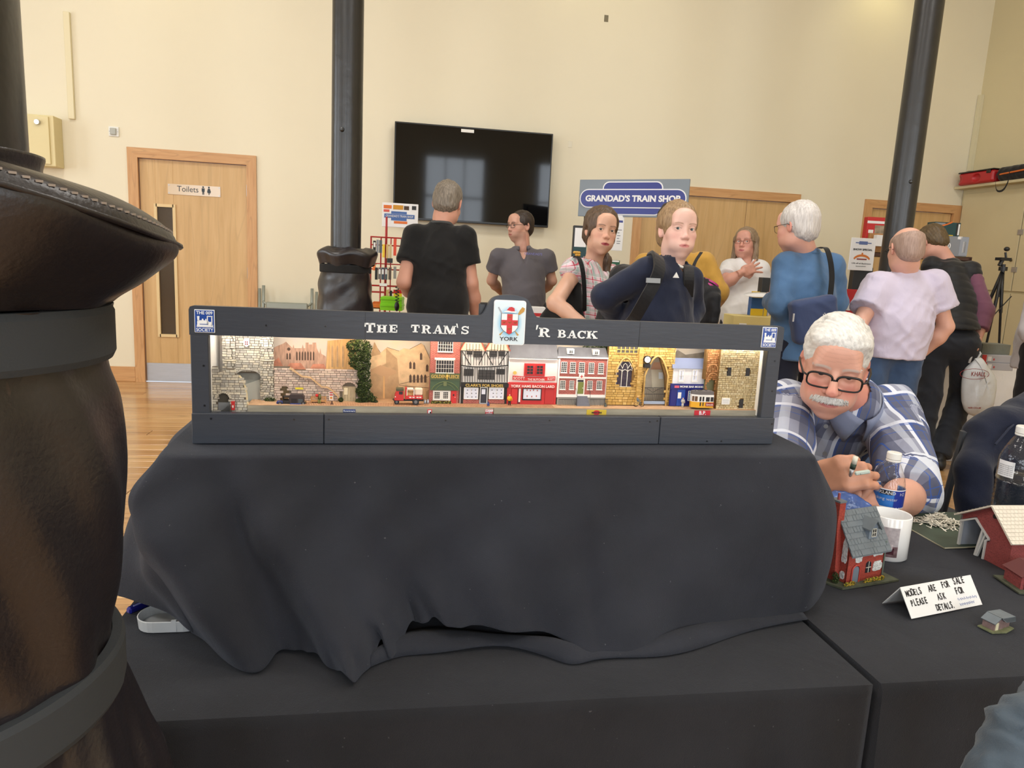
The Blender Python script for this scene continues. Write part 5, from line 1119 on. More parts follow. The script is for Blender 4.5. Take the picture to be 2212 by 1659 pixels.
a,b,c,d=L.rect(852,845,872,865);mb=MB();mb.prism([(a,b),(c,b),(c,d),(a+.0035,d),(a+.001,(b+d)/2+.001)],0,.013);cab=mb.build('cab',m_mred,g);R(g,L,'cab_roof',(856,839,872,846),-.0004,.0134,S('canvas olive',78,76,54),cab,.001)
R(g,L,'side_window',(862,846,870,852),-.0004,.0,m_glass,cab);R(g,L,'headlamp',(853,856,855,858),-.001,.0005,m_trim,cab);R(g,L,'chassis',(850,864,915,867),.003,.010,m_bkt);R(g,L,'dropside',(877,855,913,862.5),-.001,.014,m_mred,None,.0004);[R(g,L,'painted_word',(x_,857,x_+4.6,859.3),-.0013,-.0009,m_trim) for x_ in(884,891,899.5,905.5)]
R(g,L,'headboard',(875.5,838,878.5,863),0,.013,m_mred);mb=MB();a,b,c,d=L.rect(878.5,840,895,855);mb.box((a,0,b),(a+.0012,.012,d));mb.box((c-.0012,0,b),(c,.012,d));mb.box((a,0,d-.0014),(c,.012,d));mb.build('body_frame',m_trim,g);R(g,L,'crate_load',(880,848,894,855),.003,.011,S('straw load',190,146,90,var=.3,vscale=200));R(g,L,'tank',(896,839,913,855),.001,.012,S('cream tank',226,206,184),None,.002)
wheel(g,L(857,869)[0],.004,L(857,869.5)[1],.0042);wheel(g,L(898,868)[0],-.0015,L(898,868)[1],.0056);wheel(g,L(898,868)[0],.0115,L(898,868)[1],.0056);mb=MB();p=L(848,864);q=L(853,866);mb.tube([(p[0]+.002,.002,p[1]+.002),(p[0],.005,p[1]),(p[0]+.001,.01,p[1]),(q[0],.011,q[1])],.0005,5);mb.build('bumper',m_bkt,g);done(g)
g=fthing('blue_vintage_car','navy blue vintage open car with dark hood at the kerb','model car',628,874,.028);L=Lp(g)
m_nv=S('car navy',26,46,110,rough=.25);R(g,L,'bonnet',(597,867,612,875),0,.012,m_nv,None,.0012);R(g,L,'body',(610,865,628,875),0,.013,m_bkt,None,.001);a,b,c,d=L.rect(624,853,657,875);mb=MB();mb.prism([(a,b),(c-.001,b),(c,d-.004),(c-.003,d),(a+.002,d),(a,d-.0025)],0,.013);mb.build('hood',S('hood brown black',62,52,52,rough=.8),g);R(g,L,'side_window',(629,861,641,870),-.0004,0,m_glass);R(g,L,'side_window',(644,862,654,871),-.0004,0,S('window grey',70,78,82))
mb=MB();a,b,c,d=L.rect(611,857,627,867);mb.box((a,0,b),(a+.0008,.012,d));mb.box((a,0,d-.001),(c,.012,d));mb.build('windscreen_frame',m_bkt,g);R(g,L,'running_board',(626,871,651,875.5),-.0024,.0,m_nv,None,.0012);wheel(g,L(605,871)[0],-.001,L(605,872)[1],.0034);wheel(g,L(655,871)[0],-.001,L(655,871.5)[1],.0034);R(g,L,'lamp',(658,868,661,872),.002,.006,S('lamp brass',130,110,70,metal=.6));done(g)
g=fthing('yellow_tram','yellow and white tram with grey roof emerging beside the tower','model tram',1520,881,.0165);L=Lp(g)
m_ty=S('tram yellow',226,166,30,rough=.4);m_tw=S('tram white',230,228,224,rough=.4)
pa,pb,pc=L(1497,860)[0],L(1509,860)[0],L(1542,860)[0];zb_,zm_,zw_,zt_=L(1515,881)[1],L(1515,868.5)[1],L(1515,853)[1],L(1515,842)[1]
fp=[(pa,.006),(pb,0),(pc,0),(pc,.0185),(pb,.0185),(pa,.0125)]
def tram_prism(name,z0,z1,mat,sc=1.,par=None):mb=MB();cx,cy=(pa+pc)/2,.009;mb.prism([(cx+(x-cx)*sc,cy+(y-cy)*sc) for x,y in fp],z0,z1,'z');return mb.build(name,mat,par or g)
tram_prism('lower_panel',zb_,zm_,m_ty);tram_prism('window_band',zm_,zw_,m_tw);rf=tram_prism('roof',zw_,zw_+.0062,S('tram roof grey',104,98,98,rough=.7),.97);tram_prism('skirt',zb_-.001,zb_+.001,m_bkt,.93)
for r in((1511,857,1515,867),(1517.5,857,1521,867),(1525,858,1533,867.5),(1535,858,1541,867.5)):R(g,L,'side_window',r,-.0004,.0,m_glass)
for f0,f1 in((.10,.40),(.5,.88)):
 x0,y0=pa+(pb-pa)*f0,.006-.006*f0;x1,y1=pa+(pb-pa)*f1,.006-.006*f1;z0,z1=zm_+.0012,zw_-.003;mb=MB();mb.add([(x0-.0003,y0-.0004,z0),(x1-.0003,y1-.0004,z0),(x1-.0003,y1-.0004,z1),(x0-.0003,y0-.0004,z1),(x0,y0,z0),(x1,y1,z0),(x1,y1,z1),(x0,y0,z1)],[(0,1,2,3),(0,4,5,1),(1,5,6,2),(2,6,7,3),(3,7,4,0)]);mb.build('front_window',S('cab glass amber',96,66,44,rough=.3),g)
for r in((1511.5,869,1514,877),(1517.5,869,1519.5,877)):R(g,L,'door_panel',r,-.0004,0,m_bkt)
s=R(g,L,'advert_panel',(1524,870,1541.5,877.5),-.0006,0,S('tram maroon',150,44,44));a,b,c,d=L.rect(1525,871,1540,876);fit_text('lettering','Smok',c-a,(d-b)*.85,m_trim,s,((a+c)/2,-.0008,b),ext=.0002)
mb=MB();z=zw_+.0062;mb.tube([(L(1503,850)[0],.004,z),(L(1506,850)[0],.004,z+.0028),(L(1512,850)[0],.004,z+.001),(L(1518,850)[0],.007,z+.001),(L(1524,850)[0],.008,z+.003),(L(1530,850)[0],.008,z+.0005)],.0005,5);mb.build('trolley_gear',m_bkt,rf);mb=MB();p=L(1497,872);mb.sphere((p[0],.008,p[1]),.0012,8,5);mb.build('headlamp',m_bkt,g);done(g)
def figure(name,label,cat,px,py,d,h,coat,legs,pose='stand',extra=None):
 g=fthing(name,label,cat,px,py,d);s=h/1.0;mb=MB();sk=S('figure skin',206,160,130)
 if pose=='stand':
  mb.cyl((-.07*s,0,0),(-.05*s,0,.46*s),.05*s,.07*s,8);mb.cyl((.09*s,0,0),(.05*s,0,.46*s),.05*s,.07*s,8);mb.build('legs',legs,g,smooth=True);mb=MB()
  mb.cyl((0,0,.42*s),(0,0,.84*s),.13*s,.15*s,10);mb.tube([(-.15*s,0,.8*s),(-.2*s,-.04*s,.6*s),(-.1*s,-.14*s,.5*s)],.045*s,6);mb.tube([(.15*s,0,.8*s),(.22*s,-.02*s,.6*s),(.2*s,-.05*s,.44*s)],.045*s,6);mb.build('coat',coat,g,smooth=True);mb=MB();mb.sphere((0,0,.93*s),.085*s,8,6);mb.build('head',sk,g,smooth=True)
 else:
  mb.tube([(-.06*s,0,.35*s),(-.06*s,-.3*s,.36*s),(-.06*s,-.32*s,0)],.06*s,7);mb.tube([(.08*s,0,.35*s),(.08*s,-.3*s,.36*s),(.08*s,-.32*s,0)],.06*s,7);mb.build('legs',legs,g,smooth=True);mb=MB();mb.cyl((0,0,.32*s),(0,-.02*s,.8*s),.15*s,.14*s,10);mb.build('coat',coat,g,smooth=True);mb=MB();mb.sphere((0,-.02*s,.9*s),.085*s,8,6);mb.build('head',sk,g,smooth=True)
 return g
y_=.040
g=figure('figure','tiny figure in a yellow coat outside the butcher shop','figurine',1100,875,.036,.0185,S('coat yellow',226,184,40),S('legs dark',40,36,40));done(g)
g=figure('figure','tiny figure in grey clothes leaning outside the blue shop','figurine',1474,879,.034,.0165,S('coat pale grey',180,176,170),S('legs pale',200,196,190));done(g)
g=figure('figure','tiny figure with a red bundle seated on wooden bench','figurine',690,872,.042,.0195,S('coat moss',92,92,52),S('legs moss',120,118,60),'sit');mb=MB();mb.sphere((-.004,-.003,.0145),.0026,8,6);mb.build('red_bundle',m_mred,g,smooth=True);done(g)
g=fthing('park_bench','tiny plain wooden bench against the town wall','bench',689,872,.045);L=Lp(g);m_bw_=S('bench timber',196,146,92)
R(g,L,'seat',(672,864,705,866),-.006,.002,m_bw_)
for yy in(857,860):R(g,L,'back_slat',(673,yy,704,yy+1.6),.002,.003,m_bw_)
for px in(672,703):R(g,L,'leg',(px,857,px+1.6,872),-.006,.003,m_bw_)
done(g)
g=fthing('cyclist','tiny cyclist in a blue grey jacket on a bicycle by church','figurine',1380,878,.030);L=Lp(g)
for px in(1373.5,1387):p=L(px,874);mb=MB();mb.tube([(p[0]+.0038*math.cos(t),0,p[1]+.0038*math.sin(t)) for t in[2*PI*i/16 for i in range(16)]],.00035,4,closed=True);mb.build('bicycle_wheel',m_rail,g)
mb=MB();P_=lambda px,py:(L(px,py)[0],0,L(px,py)[1]);mb.tube([P_(1373.5,874),P_(1378,869),P_(1385,868),P_(1387,874)],.0003,4);mb.tube([P_(1378,869),P_(1381,875),P_(1385,868)],.0003,4);mb.build('bicycle_frame',m_rail,g);mb=MB();mb.tube([P_(1378,867),P_(1383,868),P_(1380,875)],.0010,6);mb.build('legs',S('legs grey',96,96,92),g,smooth=True);mb=MB();mb.tube([P_(1378,867),P_(1377,860)],.0019,8);mb.tube([P_(1377,861),P_(1381,864),P_(1384,866)],.0008,6);mb.build('jacket',S('jacket blue grey',96,112,124),g,smooth=True);mb=MB();mb.sphere(P_(1378,857),.0015,8,6);mb.build('head',S('figure skin',206,160,130),g,smooth=True);done(g)
for px,py,d_,c,lab in((717,875,.030,(80,50,40),'tiny dark brown crouching figure on the cobbles'),(1054.5,876,.026,(40,60,120),'tiny blue bollard on the pavement outside the shoe shop'),(1308,878,.030,(70,76,70),'tiny figure sitting on pavement beside georgian railings')):
 g=fthing('street_figure',lab,'figurine',px,py,d_);mb=MB();mb.lathe([(.0026,0),(.0024,.0015),(.0014,.0035),(.0011,.0045)],10);mb.build('base',S('figure %d'%px,*c),g,smooth=True);mb=MB();mb.sphere((0,0,.0056),.0012,8,5);mb.build('head',S('figure %d'%px,*c),g,smooth=True);done(g)
m_skin=vcol_mat('skin',.48,.12,260)
def npv(v):return np.array(v,float)
def hair_mat(name,c1,c2,sx=90.):
 if name in _M:return _M[name]
 m,t,b=raw(name);_M[name]=m
 n=t.noise(t.coord('Object',sx if isinstance(sx,tuple) else(sx,sx,sx*.12)),1.6,4,.6);t.put(b.inputs['Base Color'],t.ramp(n,[(.3,srgb(*c1)),(.7,srgb(*c2))]));b.inputs['Roughness'].default_value=.5
 t.put(b.inputs['Normal'],t.bump(n,.45,.004));return m
def fabric(name,col,var=.12,bump=.25,scale=9.,rough=.85):
 if name in _M:return _M[name]
 m,t,b=raw(name);_M[name]=m;c=srgb(*col);co=t.coord()
 t.put(b.inputs['Base Color'],t.ramp(t.noise(co,6,3),[(.3,tuple(x*(1-var) for x in c)),(.7,tuple(min(1,x*(1+var)) for x in c))]));b.inputs['Roughness'].default_value=rough;b.inputs['Sheen Weight'].default_value=.15;b.inputs['Specular IOR Level'].default_value=.25
 h=t.math('ADD',t.noise(t.coord('Object',(1,1,.6)),scale,3,.5,1.),t.math('MULTIPLY',t.noise(co,500,2),.1));t.put(b.inputs['Normal'],t.bump(h,bump,.02));return m
def plaid(name,base,bands,zs=1.0):
 """bands: (axis, period, width, offset, colour, strength) painted one over another"""
 if name in _M:return _M[name]
 m,t,b=raw(name);_M[name]=m;co=t.coord();w=t.noise(co,5,2);s=t.sep(t.new('ShaderNodeAttribute',attribute_name='cloth_uv').outputs[1])
 wob=t.math('MULTIPLY',t.math('SUBTRACT',w,.5),.008)
 u=t.math('ADD',t.math('ADD',s[0],3.),wob);v=t.math('ADD',t.math('ADD',s[1],3.),wob)
 c=(*srgb(*base),1)
 for ax,per,wd,off,colr,st in bands:c=t.mix(t.math('MULTIPLY',t.stripe(u if ax==0 else v,per,wd,off),st),c,(*srgb(*colr),1))
 t.put(b.inputs['Base Color'],c);b.inputs['Roughness'].default_value=.85;b.inputs['Specular IOR Level'].default_value=.25
 t.put(b.inputs['Normal'],t.bump(t.noise(t.coord('Object',(1,1,.6)),9,3,.5,1.),.3,.02));return m
def rotm(h,pitch=0.,roll=0.):return np.array(Matrix.Rotation(h,3,'Z')@Matrix.Rotation(-pitch,3,'X')@Matrix.Rotation(roll,3,'Y'))
def hand_arrays(wr,d,back,curl,side,s=1.,res=.0036,spread=0.,thumb=0.4):
 """hand at wrist wr, fingers along d, back of hand facing 'back'; side +1 = thumb on local +x"""
 y=npv(d);y/=np.linalg.norm(y);z=npv(back);z-=y*(z@y);z/=np.linalg.norm(z);x=np.cross(y,z)*side
 f=Field((-.085,-.06,-.10),(.095,.215,.05),res)
 f.cap((0,-.05,0),(0,.0,0),.026,.025);f.rbox((.0,.045,0),(.041,.047,.0145),.014,.02);f.ell((.024,.028,-.008),(.022,.03,.016),.015);f.ell((-.028,.03,-.006),(.016,.035,.015),.015)
 for i,(fx,L,fy) in enumerate(((.031,.074,.086),(.0105,.082,.092),(-.0105,.076,.089),(-.030,.060,.080))):
  p=np.array((fx,fy,.002));c=curl[i] if isinstance(curl,(list,tuple)) else curl;a=c*.75;sx=(1.5-i)*spread
  for j,fr in enumerate((.44,.31,.25)):
   q=p+np.array((sx*L*fr,math.cos(a),-math.sin(a)))*np.array((1,L*fr,L*fr));r0=(.0098,.0088,.0080)[j];f.cap(p,q,r0,r0-.0009,.005 if j else .012);p=q;a+=c*(.95 if j==0 else .7)
 t0=np.array((.03,.012,-.006));t1=np.array((.052+.01*thumb,.045,-.02-.012*thumb));t2=np.array((.050,.075,-.028-.02*thumb));t3=np.array((.040-.012*thumb,.10,-.032-.022*thumb))
 f.cap(t0,t1,.015,.0125,.012);f.cap(t1,t2,.0118,.0105,.006);f.cap(t2,t3,.0100,.0085,.004)
 V,F=f.arrays();V=relax(V,F,1,.4)
 if side<0:F=F[:,::-1]
 return npv(wr)+(V*s)@np.array([x,y,z]),F
def head_arrays(o,Rm,s,nb,res,fem=0.,jaw=1.,wide=1.,nose=1.,age=0.,skin=(205,160,138),lips=(170,96,90),brow=(90,70,56),smile=0.,stubble=None,eyeopen=1.,neck=None):
 """o: head centre in the room, nb: base of the neck in the room"""
 nl=((npv(nb)-npv(o))@Rm)/s
 lo=np.minimum((-.105,-.135,-.16),nl-.07);hi=np.maximum((.105,.135,.125),nl+.07)
 f=Field(lo,hi,res);w=wide
 f.ell((0,-.014,.028),(.077*w,.097,.083));f.ell((0,.028,-.028),(.063*w,.066,.088),.03);f.ell((0,.024,-.072),(.055*jaw,.058,.045),.03);f.ell((0,.068,-.106),(.022*jaw,.017,.016),.025)
 for sx in(-1,1):
  f.ell((sx*.043*w,.056,-.024),(.024,.026,.022),.025);f.ell((sx*.047*jaw,.012,-.075),(.018,.030,.026),.025);f.ell((sx*.03,.062,-.065),(.024,.024,.026),.025)
 f.cap((-.042,.079,.025),(.042,.079,.025),.0115*(1-.25*fem),None,.022);f.ell((0,.068,.058),(.05,.03,.035),.03)
 for sx in(-1,1):f.ell((sx*.033,.101,.004),(.021,.015,.0135),.014,mode='sub')
 f.cap((0,.086,.016),(0,.107*nose,-.026),.0078,.0105*nose,.012);f.ell((0,.109*nose,-.030),(.0125*nose,.0115,.0105),.008)
 for sx in(-1,1):f.ell((sx*.0125*nose,.098,-.034),(.0085*nose,.0115,.0085),.006)
 for sx in(-1,1):
  f.ell((sx*.032,.0765,.004),(.0165,.0135,.0145),.006);f.ell((sx*.032,.0925,.0035-.002*(1-eyeopen)),(.0135,.009,.0044*eyeopen+.0005),.002,mode='sub')
 f.ell((0,.082,-.070),(.028,.018,.022),.02);f.cap((-.019,.0925,-.0655+.004*smile),(0,.0985,-.0630),.0042,.0058,.006);f.cap((.019,.0925,-.0655+.004*smile),(0,.0985,-.0630),.0042,.0058,.006);f.cap((-.014,.0925,-.0755),(.014,.0925,-.0755),.0062,None,.006)
 f.cap((-.024,.0935,-.0690+.006*smile),(0,.1010,-.0692),.0016,None,.003,mode='sub');f.cap((.024,.0935,-.0690+.006*smile),(0,.1010,-.0692),.0016,None,.003,mode='sub')
 for sx in(-1,1):
  er=np.array([[math.cos(.35),sx*math.sin(.35),0],[-sx*math.sin(.35),math.cos(.35),0],[0,0,1]]);f.ell((sx*.0785*w,-.010,-.004),(.0085,.0195,.0335),.008,R=er);f.ell((sx*.0855*w,-.006,-.002),(.006,.011,.020),.006,R=er,mode='sub')
 nk=neck or .055-.008*fem;f.cap((0,-.02,-.055),nl,nk,nk+.006,.035)
 V,F=f.arrays();V=relax(V,F,1,.35)
 n=fbm(V,14,3)*.5+.5;c=np.tile(npv(srgb(*skin)),(len(V),1));x,y,z=np.abs(V[:,0]),V[:,1],V[:,2]
 red=np.exp(-(((x-.043)/.022)**2+((z+.03)/.022)**2))*(y>.02)+.8*np.exp(-((x/.016)**2+((z+.03)/.018)**2))*(y>.08)+.7*(x>.073)
 c*=(1-.13*red[:,None]*np.array([0,1,.9])*(1+age));c*=(.95+.10*n)[:,None]
 if age:c*=(1-.06*age*(np.sin(z*620+5*np.sin(x*40+1)+3*n)>.7)*((z>.035)&(z<.075)&(y>.05)))[:,None]
 sst=lambda v:np.clip(v,0,1)**2*(3-2*np.clip(v,0,1));lw=sst((.0098-.0058*(x/.0235)**2-np.abs(z+.0690-.004*smile*(x/.02)))/.003)*sst((.025-x)/.004)*(y>.08);lp=lw>.3;c=c*(1-lw[:,None])+npv(srgb(*lips))*lw[:,None]
 zb=.0265-((x-.034)/.026)**2*.006;bw=sst((x-.010)/.006)*sst((.056-x)/.010)*sst((.0050-.0014*fem-np.abs(z-zb-.0015*fem))/.0030)*(y>.05);ll=sst((.0022-np.abs(z-.0085-.0*x+((x-.032)/.018)**2*.004))/.002)*sst((.049-x)/.004)*sst((x-.014)/.004)*(y>.078)*(.35+.4*fem);c=c*(1-ll[:,None]*.8)
 if brow is not None:c=c*(1-.72*bw[:,None])+npv(srgb(*brow))*.72*bw[:,None]
 if stubble is not None:sb=(z<-.045)&(y>.0)&~lp;c[sb]=c[sb]*.72+npv(srgb(*stubble))*.28
 return npv(o)+(V*s)@Rm.T,F,c
def eyes(root,o,Rm,s,iris=(86,100,104),look=(0,0),parent_o=None):
 m_e=vcol_mat('eye',.12)
 for sx in(-1,1):
  n,m=24,24;V=[];cols=[]
  for j in range(m+1):
   t=PI*j/m
   for k in range(n):a=2*PI*k/n;V.append((math.sin(t)*math.cos(a),math.cos(t),math.sin(t)*math.sin(a)))
  V=np.array(V);th=np.arccos(np.clip(V[:,1],-1,1));cols=np.tile(npv(srgb(222,214,208)),(len(V),1));cols[th<.60]=npv(srgb(*iris))*.8;cols[th<.27]=.008
  F=np.array([(j*n+k,j*n+(k+1)%n,(j+1)*n+(k+1)%n,(j+1)*n+k) for j in range(m) for k in range(n)])
  Rl=np.array(Matrix.Rotation(look[0],3,'Z')@Matrix.Rotation(look[1],3,'X'));P=(V@Rl.T)*.0135+np.array((sx*.032,.0755,.004));np_mesh('eye',npv(o)+(P*s)@Rm.T,F,m_e,root,cols,npv(root.location))
def glasses(root,o,Rm,s,mat,w=.026,h=.017,rim=.0014,square=.6,lens=True,y=.102,drop=0.,thick_top=1.):
 hm=Matrix.Translation(Vector(npv(o)-npv(root.location)))@Matrix(Rm.tolist()).to_4x4()@Matrix.Scale(s,4)
 mb=MB();mb.T=hm
 for sx in(-1,1):
  pts=[]
  for i in range(28):
   a=2*PI*i/28;ca,sa=math.cos(a),math.sin(a);e=2/(2+square*2);px=abs(ca)**e*math.copysign(1,ca)*w;pz=abs(sa)**e*math.copysign(1,sa)*h
   pts.append((sx*.034+px,y-.006*((px*sx+.0)/w*.5+.5)**2,.0-drop+pz))
  mb.tube(pts,[rim*(1+.6*(thick_top-1)*(p[2]>-drop)) for p in pts],6,closed=True)
  mb.tube([(sx*(.034+w),y-.006,.006-drop),(sx*.074,y-.016,.008-drop),(sx*.083,.04,.008),(sx*.085,-.006,.006),(sx*.082,-.03,-.014)],rim*1.1,6)
 mb.tube([(-.034+w,y,.003-drop),(0,y+.003,.006-drop),(.034-w,y,.003-drop)],rim*1.15,6);g=mb.build('glasses',mat,root,smooth=True)
 return g
def hair_mesh(root,o,Rm,s,fn,mat,bounds=((-.13,-.17,-.30),(.13,.13,.16)),res=.0045,amp=.003,freq=34.,name='hair',seed=1,flow=(0,.2,1)):
 f=Field(*bounds,res);fn(f);V,F=f.arrays()
 if len(V)==0:return
 V=relax(V,F,1,.4);N=vnormals(V,F);fl_=npv(flow)/np.linalg.norm(flow);U=V-np.outer(V@fl_,fl_)*.85
 V=V+N*(amp*fbm(U,freq,seed,3))[:,None]
 return np_mesh(name,npv(o)+(V*s)@Rm.T,F,mat,root,None,npv(root.location))
def short_hair(top=.01,side=.004,front=.045,nape=-.075,temple=.0):
 def fn(f):
  f.ell((0,-.020,.030+top*.4),(.0800+side,.100+side,.083+top));f.ell((0,-.055,-.03),(.066+side,.055+side*.5,.06),.03)
  f.ell((0,.10,-.045),(.090-temple,.075,.045+front+.03),.012,mode='sub');f.ell((0,.14,.02),(.10,.075,.075),.01,mode='sub')
  for sx in(-1,1):f.ell((sx*.09,.004,-.03),(.022,.030,.045),.006,mode='sub')
  f.plane((0,-.05,nape),(0,.35,-1));f.ell((0,.0,-.12),(.07,.05,.06),.01,mode='sub')
 return fn
def person(label,head,hrot,sh,el,wr,pelvis,top=None,legs=None,skin=(205,160,138),hs=1.,knees=None,ankles=None,hands=None,face=None,res=.009,hres=.0040,bulk=1.,belly=1.,hem=None,sleeve='short',hip=.095,neck_fwd=0.,seat=False,slv=1.,legw=1.,collar=True,quilt=False,skirt=None,name='person',foldamp=.004,torso_depth=1.,neckz=0.,vneck=0.):
 """one continuous body mesh; clothes, hair and glasses are its children. All joints are points in the room."""
 head,pelvis=npv(head),npv(pelvis);sh=[npv(p) for p in sh];el=[npv(p) for p in el];wr=[npv(p) for p in wr]
 root=thing(name,label,'person',(pelvis[0],pelvis[1],0));ro=npv(root.location)
 Rm=rotm(*hrot);S=(sh[0]+sh[1])/2;up=S-pelvis;up/=np.linalg.norm(up);right=sh[1]-sh[0];sw=np.linalg.norm(right);right=right-up*(right@up);right/=np.linalg.norm(right);fwd=np.cross(up,right)
 BR=np.array([right,fwd,up]);T=np.linalg.norm(S-pelvis)
 nb=S+up*(.035+neckz)+fwd*neck_fwd
 hl=[pelvis+right*hip*k-np.array((0,0,.02)) for k in(-1,1)]
 zf=.0
 if knees is None:knees=[npv((h[0]+fwd[0]*.015,h[1]+fwd[1]*.015,.49)) for h in hl]
 if ankles is None:ankles=[npv((k[0],k[1],.09)) for k in knees]
 knees=[npv(k) for k in knees];ankles=[npv(a) for a in ankles]
 pts=np.array([head,pelvis,*sh,*el,*wr,*hl,*knees,*ankles]);lo,hi=pts.min(0)-.2,pts.max(0)+.2;lo[2]=max(lo[2],-.004)
 W2=sw/2
 f=Field(lo,hi,res*1.15)
 f.ell(S-up*.14,(W2*.78*bulk,.095*torso_depth,.17),.0,BR);f.ell(S-up*T*.62,(.12*bulk,.085,.16),.05,BR);f.ell(pelvis,(.135,.09,.12),.05,BR);f.cap(S-up*.04,nb+up*.02,.05 if not seat else .045,.053 if not seat else .042,.03)
 for i in(0,1):
  f.cap(S-up*.05+right*(W2*.5)*(1 if i else -1),sh[i]-up*.03,.042,.042,.04);f.cap(sh[i]-up*.03,el[i],.047*bulk,.040,.03);f.cap(el[i],el[i]+(wr[i]-el[i])*.35,.040,.041*bulk,.02);f.cap(el[i]+(wr[i]-el[i])*.35,wr[i],.041*bulk,.027,.02)
  f.cap(hl[i],knees[i],.068,.05,.03);f.cap(knees[i],ankles[i],.047,.034,.02)
  fd=fwd.copy();fd[2]=0;fd/=np.linalg.norm(fd)+1e-9;f.cap(ankles[i],ankles[i]+fd*.13-np.array((0,0,.045)),.036,.028,.02)
 V,F=f.arrays();V=relax(V,F,2);c=np.tile(npv(srgb(*skin)),(len(V),1))*(.94+.08*fbm(V,9,2))[:,None]
 Vs,Fs,Cs,off=[V],[F],[c],len(V)
 hv,hf,hc=head_arrays(head,Rm,hs,nb,hres,skin=skin,**(face or{}));Vs.append(hv);Fs.append(hf+off);Cs.append(hc);off+=len(hv)
 for i in(0,1):
  hd=(hands or{}).get(i,{});d=hd.get('dir',wr[i]-el[i]);bk=hd.get('back',right*(1 if i else -1));v2,f2=hand_arrays(wr[i]+npv(d)/np.linalg.norm(d)*.012,d,bk,hd.get('curl',.55),hd.get('side',1 if i else -1),hd.get('s',1.)*(.96 if hs<1 else 1.),hd.get('res',.0045),hd.get('spread',0.),hd.get('thumb',.4))
  Vs.append(v2);Fs.append(f2+off);Cs.append(np.tile(npv(srgb(*hd.get('skin',skin))),(len(v2),1))*(.93+.09*fbm(v2,22,5))[:,None]);off+=len(v2)
 body=np_mesh('body',np.concatenate(Vs),np.concatenate(Fs),m_skin,root,np.concatenate(Cs),ro)
 if top is not None:
  f=Field(lo-.05,hi+.05,res);D=torso_depth
  hw=W2*.93*bulk
  f.ell(S-up*.15,(hw*.96,.116*D,.185),0,BR);[f.cap(nb-up*.035,sh[i]-up*.022,.058,.056,.045) for i in(0,1)];f.ell(S-up*T*.55,(.155*bulk,.118*D*belly,.20),.06,BR);f.ell(pelvis+up*.04,(.168*bulk,.122*D*belly,.14),.06,BR)
  f.cap(S-up*.04,nb+up*.008,.075,.064,.04)
  if skirt:f.cap(pelvis+up*.06,npv((pelvis[0],pelvis[1],skirt)),.15,.25,.05,flat=True)
  for i in(0,1):
   if sleeve=='none':f.cap(sh[i],sh[i]+(el[i]-sh[i])*.2,.062,.058,.03,flat=True);continue
   f.cap(sh[i]-up*.018,sh[i]+(el[i]-sh[i])*(.62 if sleeve=='short' else 1.),.062*slv*bulk**.5,(.066 if sleeve=='short' else .054)*slv,.035,flat=sleeve=='short')
   if sleeve=='long':f.cap(el[i],wr[i]+(wr[i]-el[i])/np.linalg.norm(wr[i]-el[i])*.0,.055*slv,.042*slv,.02,flat=True)
   if sleeve=='elbow':f.cap(sh[i],el[i]+(wr[i]-el[i])*.12,.066*slv,.064*slv,.03,flat=True)
  hm_=hem if hem is not None else pelvis[2]-.04
  if not skirt and not seat:f.cap(pelvis+up*.06,npv((pelvis[0],pelvis[1],min(hm_,pelvis[2])-.03)),.158*bulk**.7,.162*bulk**.7,.05)
  if not skirt:f.plane((pelvis[0],pelvis[1],hm_),(0,0,-1))
  f.cap(nb+up*.001,nb+(head-nb)*.7,.058 if not seat else .05,.06 if not seat else .05,0,'sub')
  if vneck:f.cap(nb+fwd*.055+up*.02,nb+fwd*(.115)-up*vneck,.040,.006,.012,'sub')
  V,F=f.arrays();V=relax(V,F,2);N=vnormals(V,F)
  am=foldamp*(ridge(V,(right*.4+up*.9),.085,1)-.3)+foldamp*.9*(ridge(V,(right*.9-up*.5),.06,4)-.3)
  if quilt:q=(V-pelvis)@up;am=am*.4+.007*(np.abs(np.sin(q*PI/.058))**.5-.6)
  V=V+N*am[:,None];og=np_mesh(top[0],V,F,top[1],root,None,ro)
  rel=V-S;tz=rel@up;tx=rel@right;ty=rel@fwd;rad=np.sqrt(tx**2+ty**2)
  U1=np.where(ty>0,tx,np.sign(tx)*(.34-np.abs(tx)));V1=tz-np.clip(ty,-.2,.2)*.0
  top_=np.clip((tz+.03)/.06,0,1);V1=V1*(1-top_)+(.02-ty)*top_;UV=np.stack([U1,V1,np.zeros(len(V))],1);best=np.full(len(V),.5)
  for i in(0,1):
   a,b2,d2=sh[i],el[i],wr[i]
   for(p_,q_,l0) in((a,b2,0.),(b2,d2,np.linalg.norm(b2-a))):
    dv=q_-p_;L_=np.linalg.norm(dv);dv=dv/L_;tt=np.clip((V-p_)@dv,0,L_);w_=V-p_-np.outer(tt,dv);dd_=np.linalg.norm(w_,axis=1)
    if l0==0:dd_=dd_+.5*((tt<.06)|((np.abs(tx)<sw/2-.01)&(dd_>.0)))
    m_=dd_<np.minimum(best,.10);e1=np.cross(dv,fwd);e1/=np.linalg.norm(e1);e2=np.cross(dv,e1);UV[m_]=np.stack([np.arctan2(w_@e1,w_@e2)*.062,-(tt+l0),np.zeros(len(V))],1)[m_];best=np.where(m_,dd_,best)
  at=og.data.attributes.new('cloth_uv','FLOAT_VECTOR','POINT');at.data.foreach_set('vector',UV.astype(np.float32).ravel())
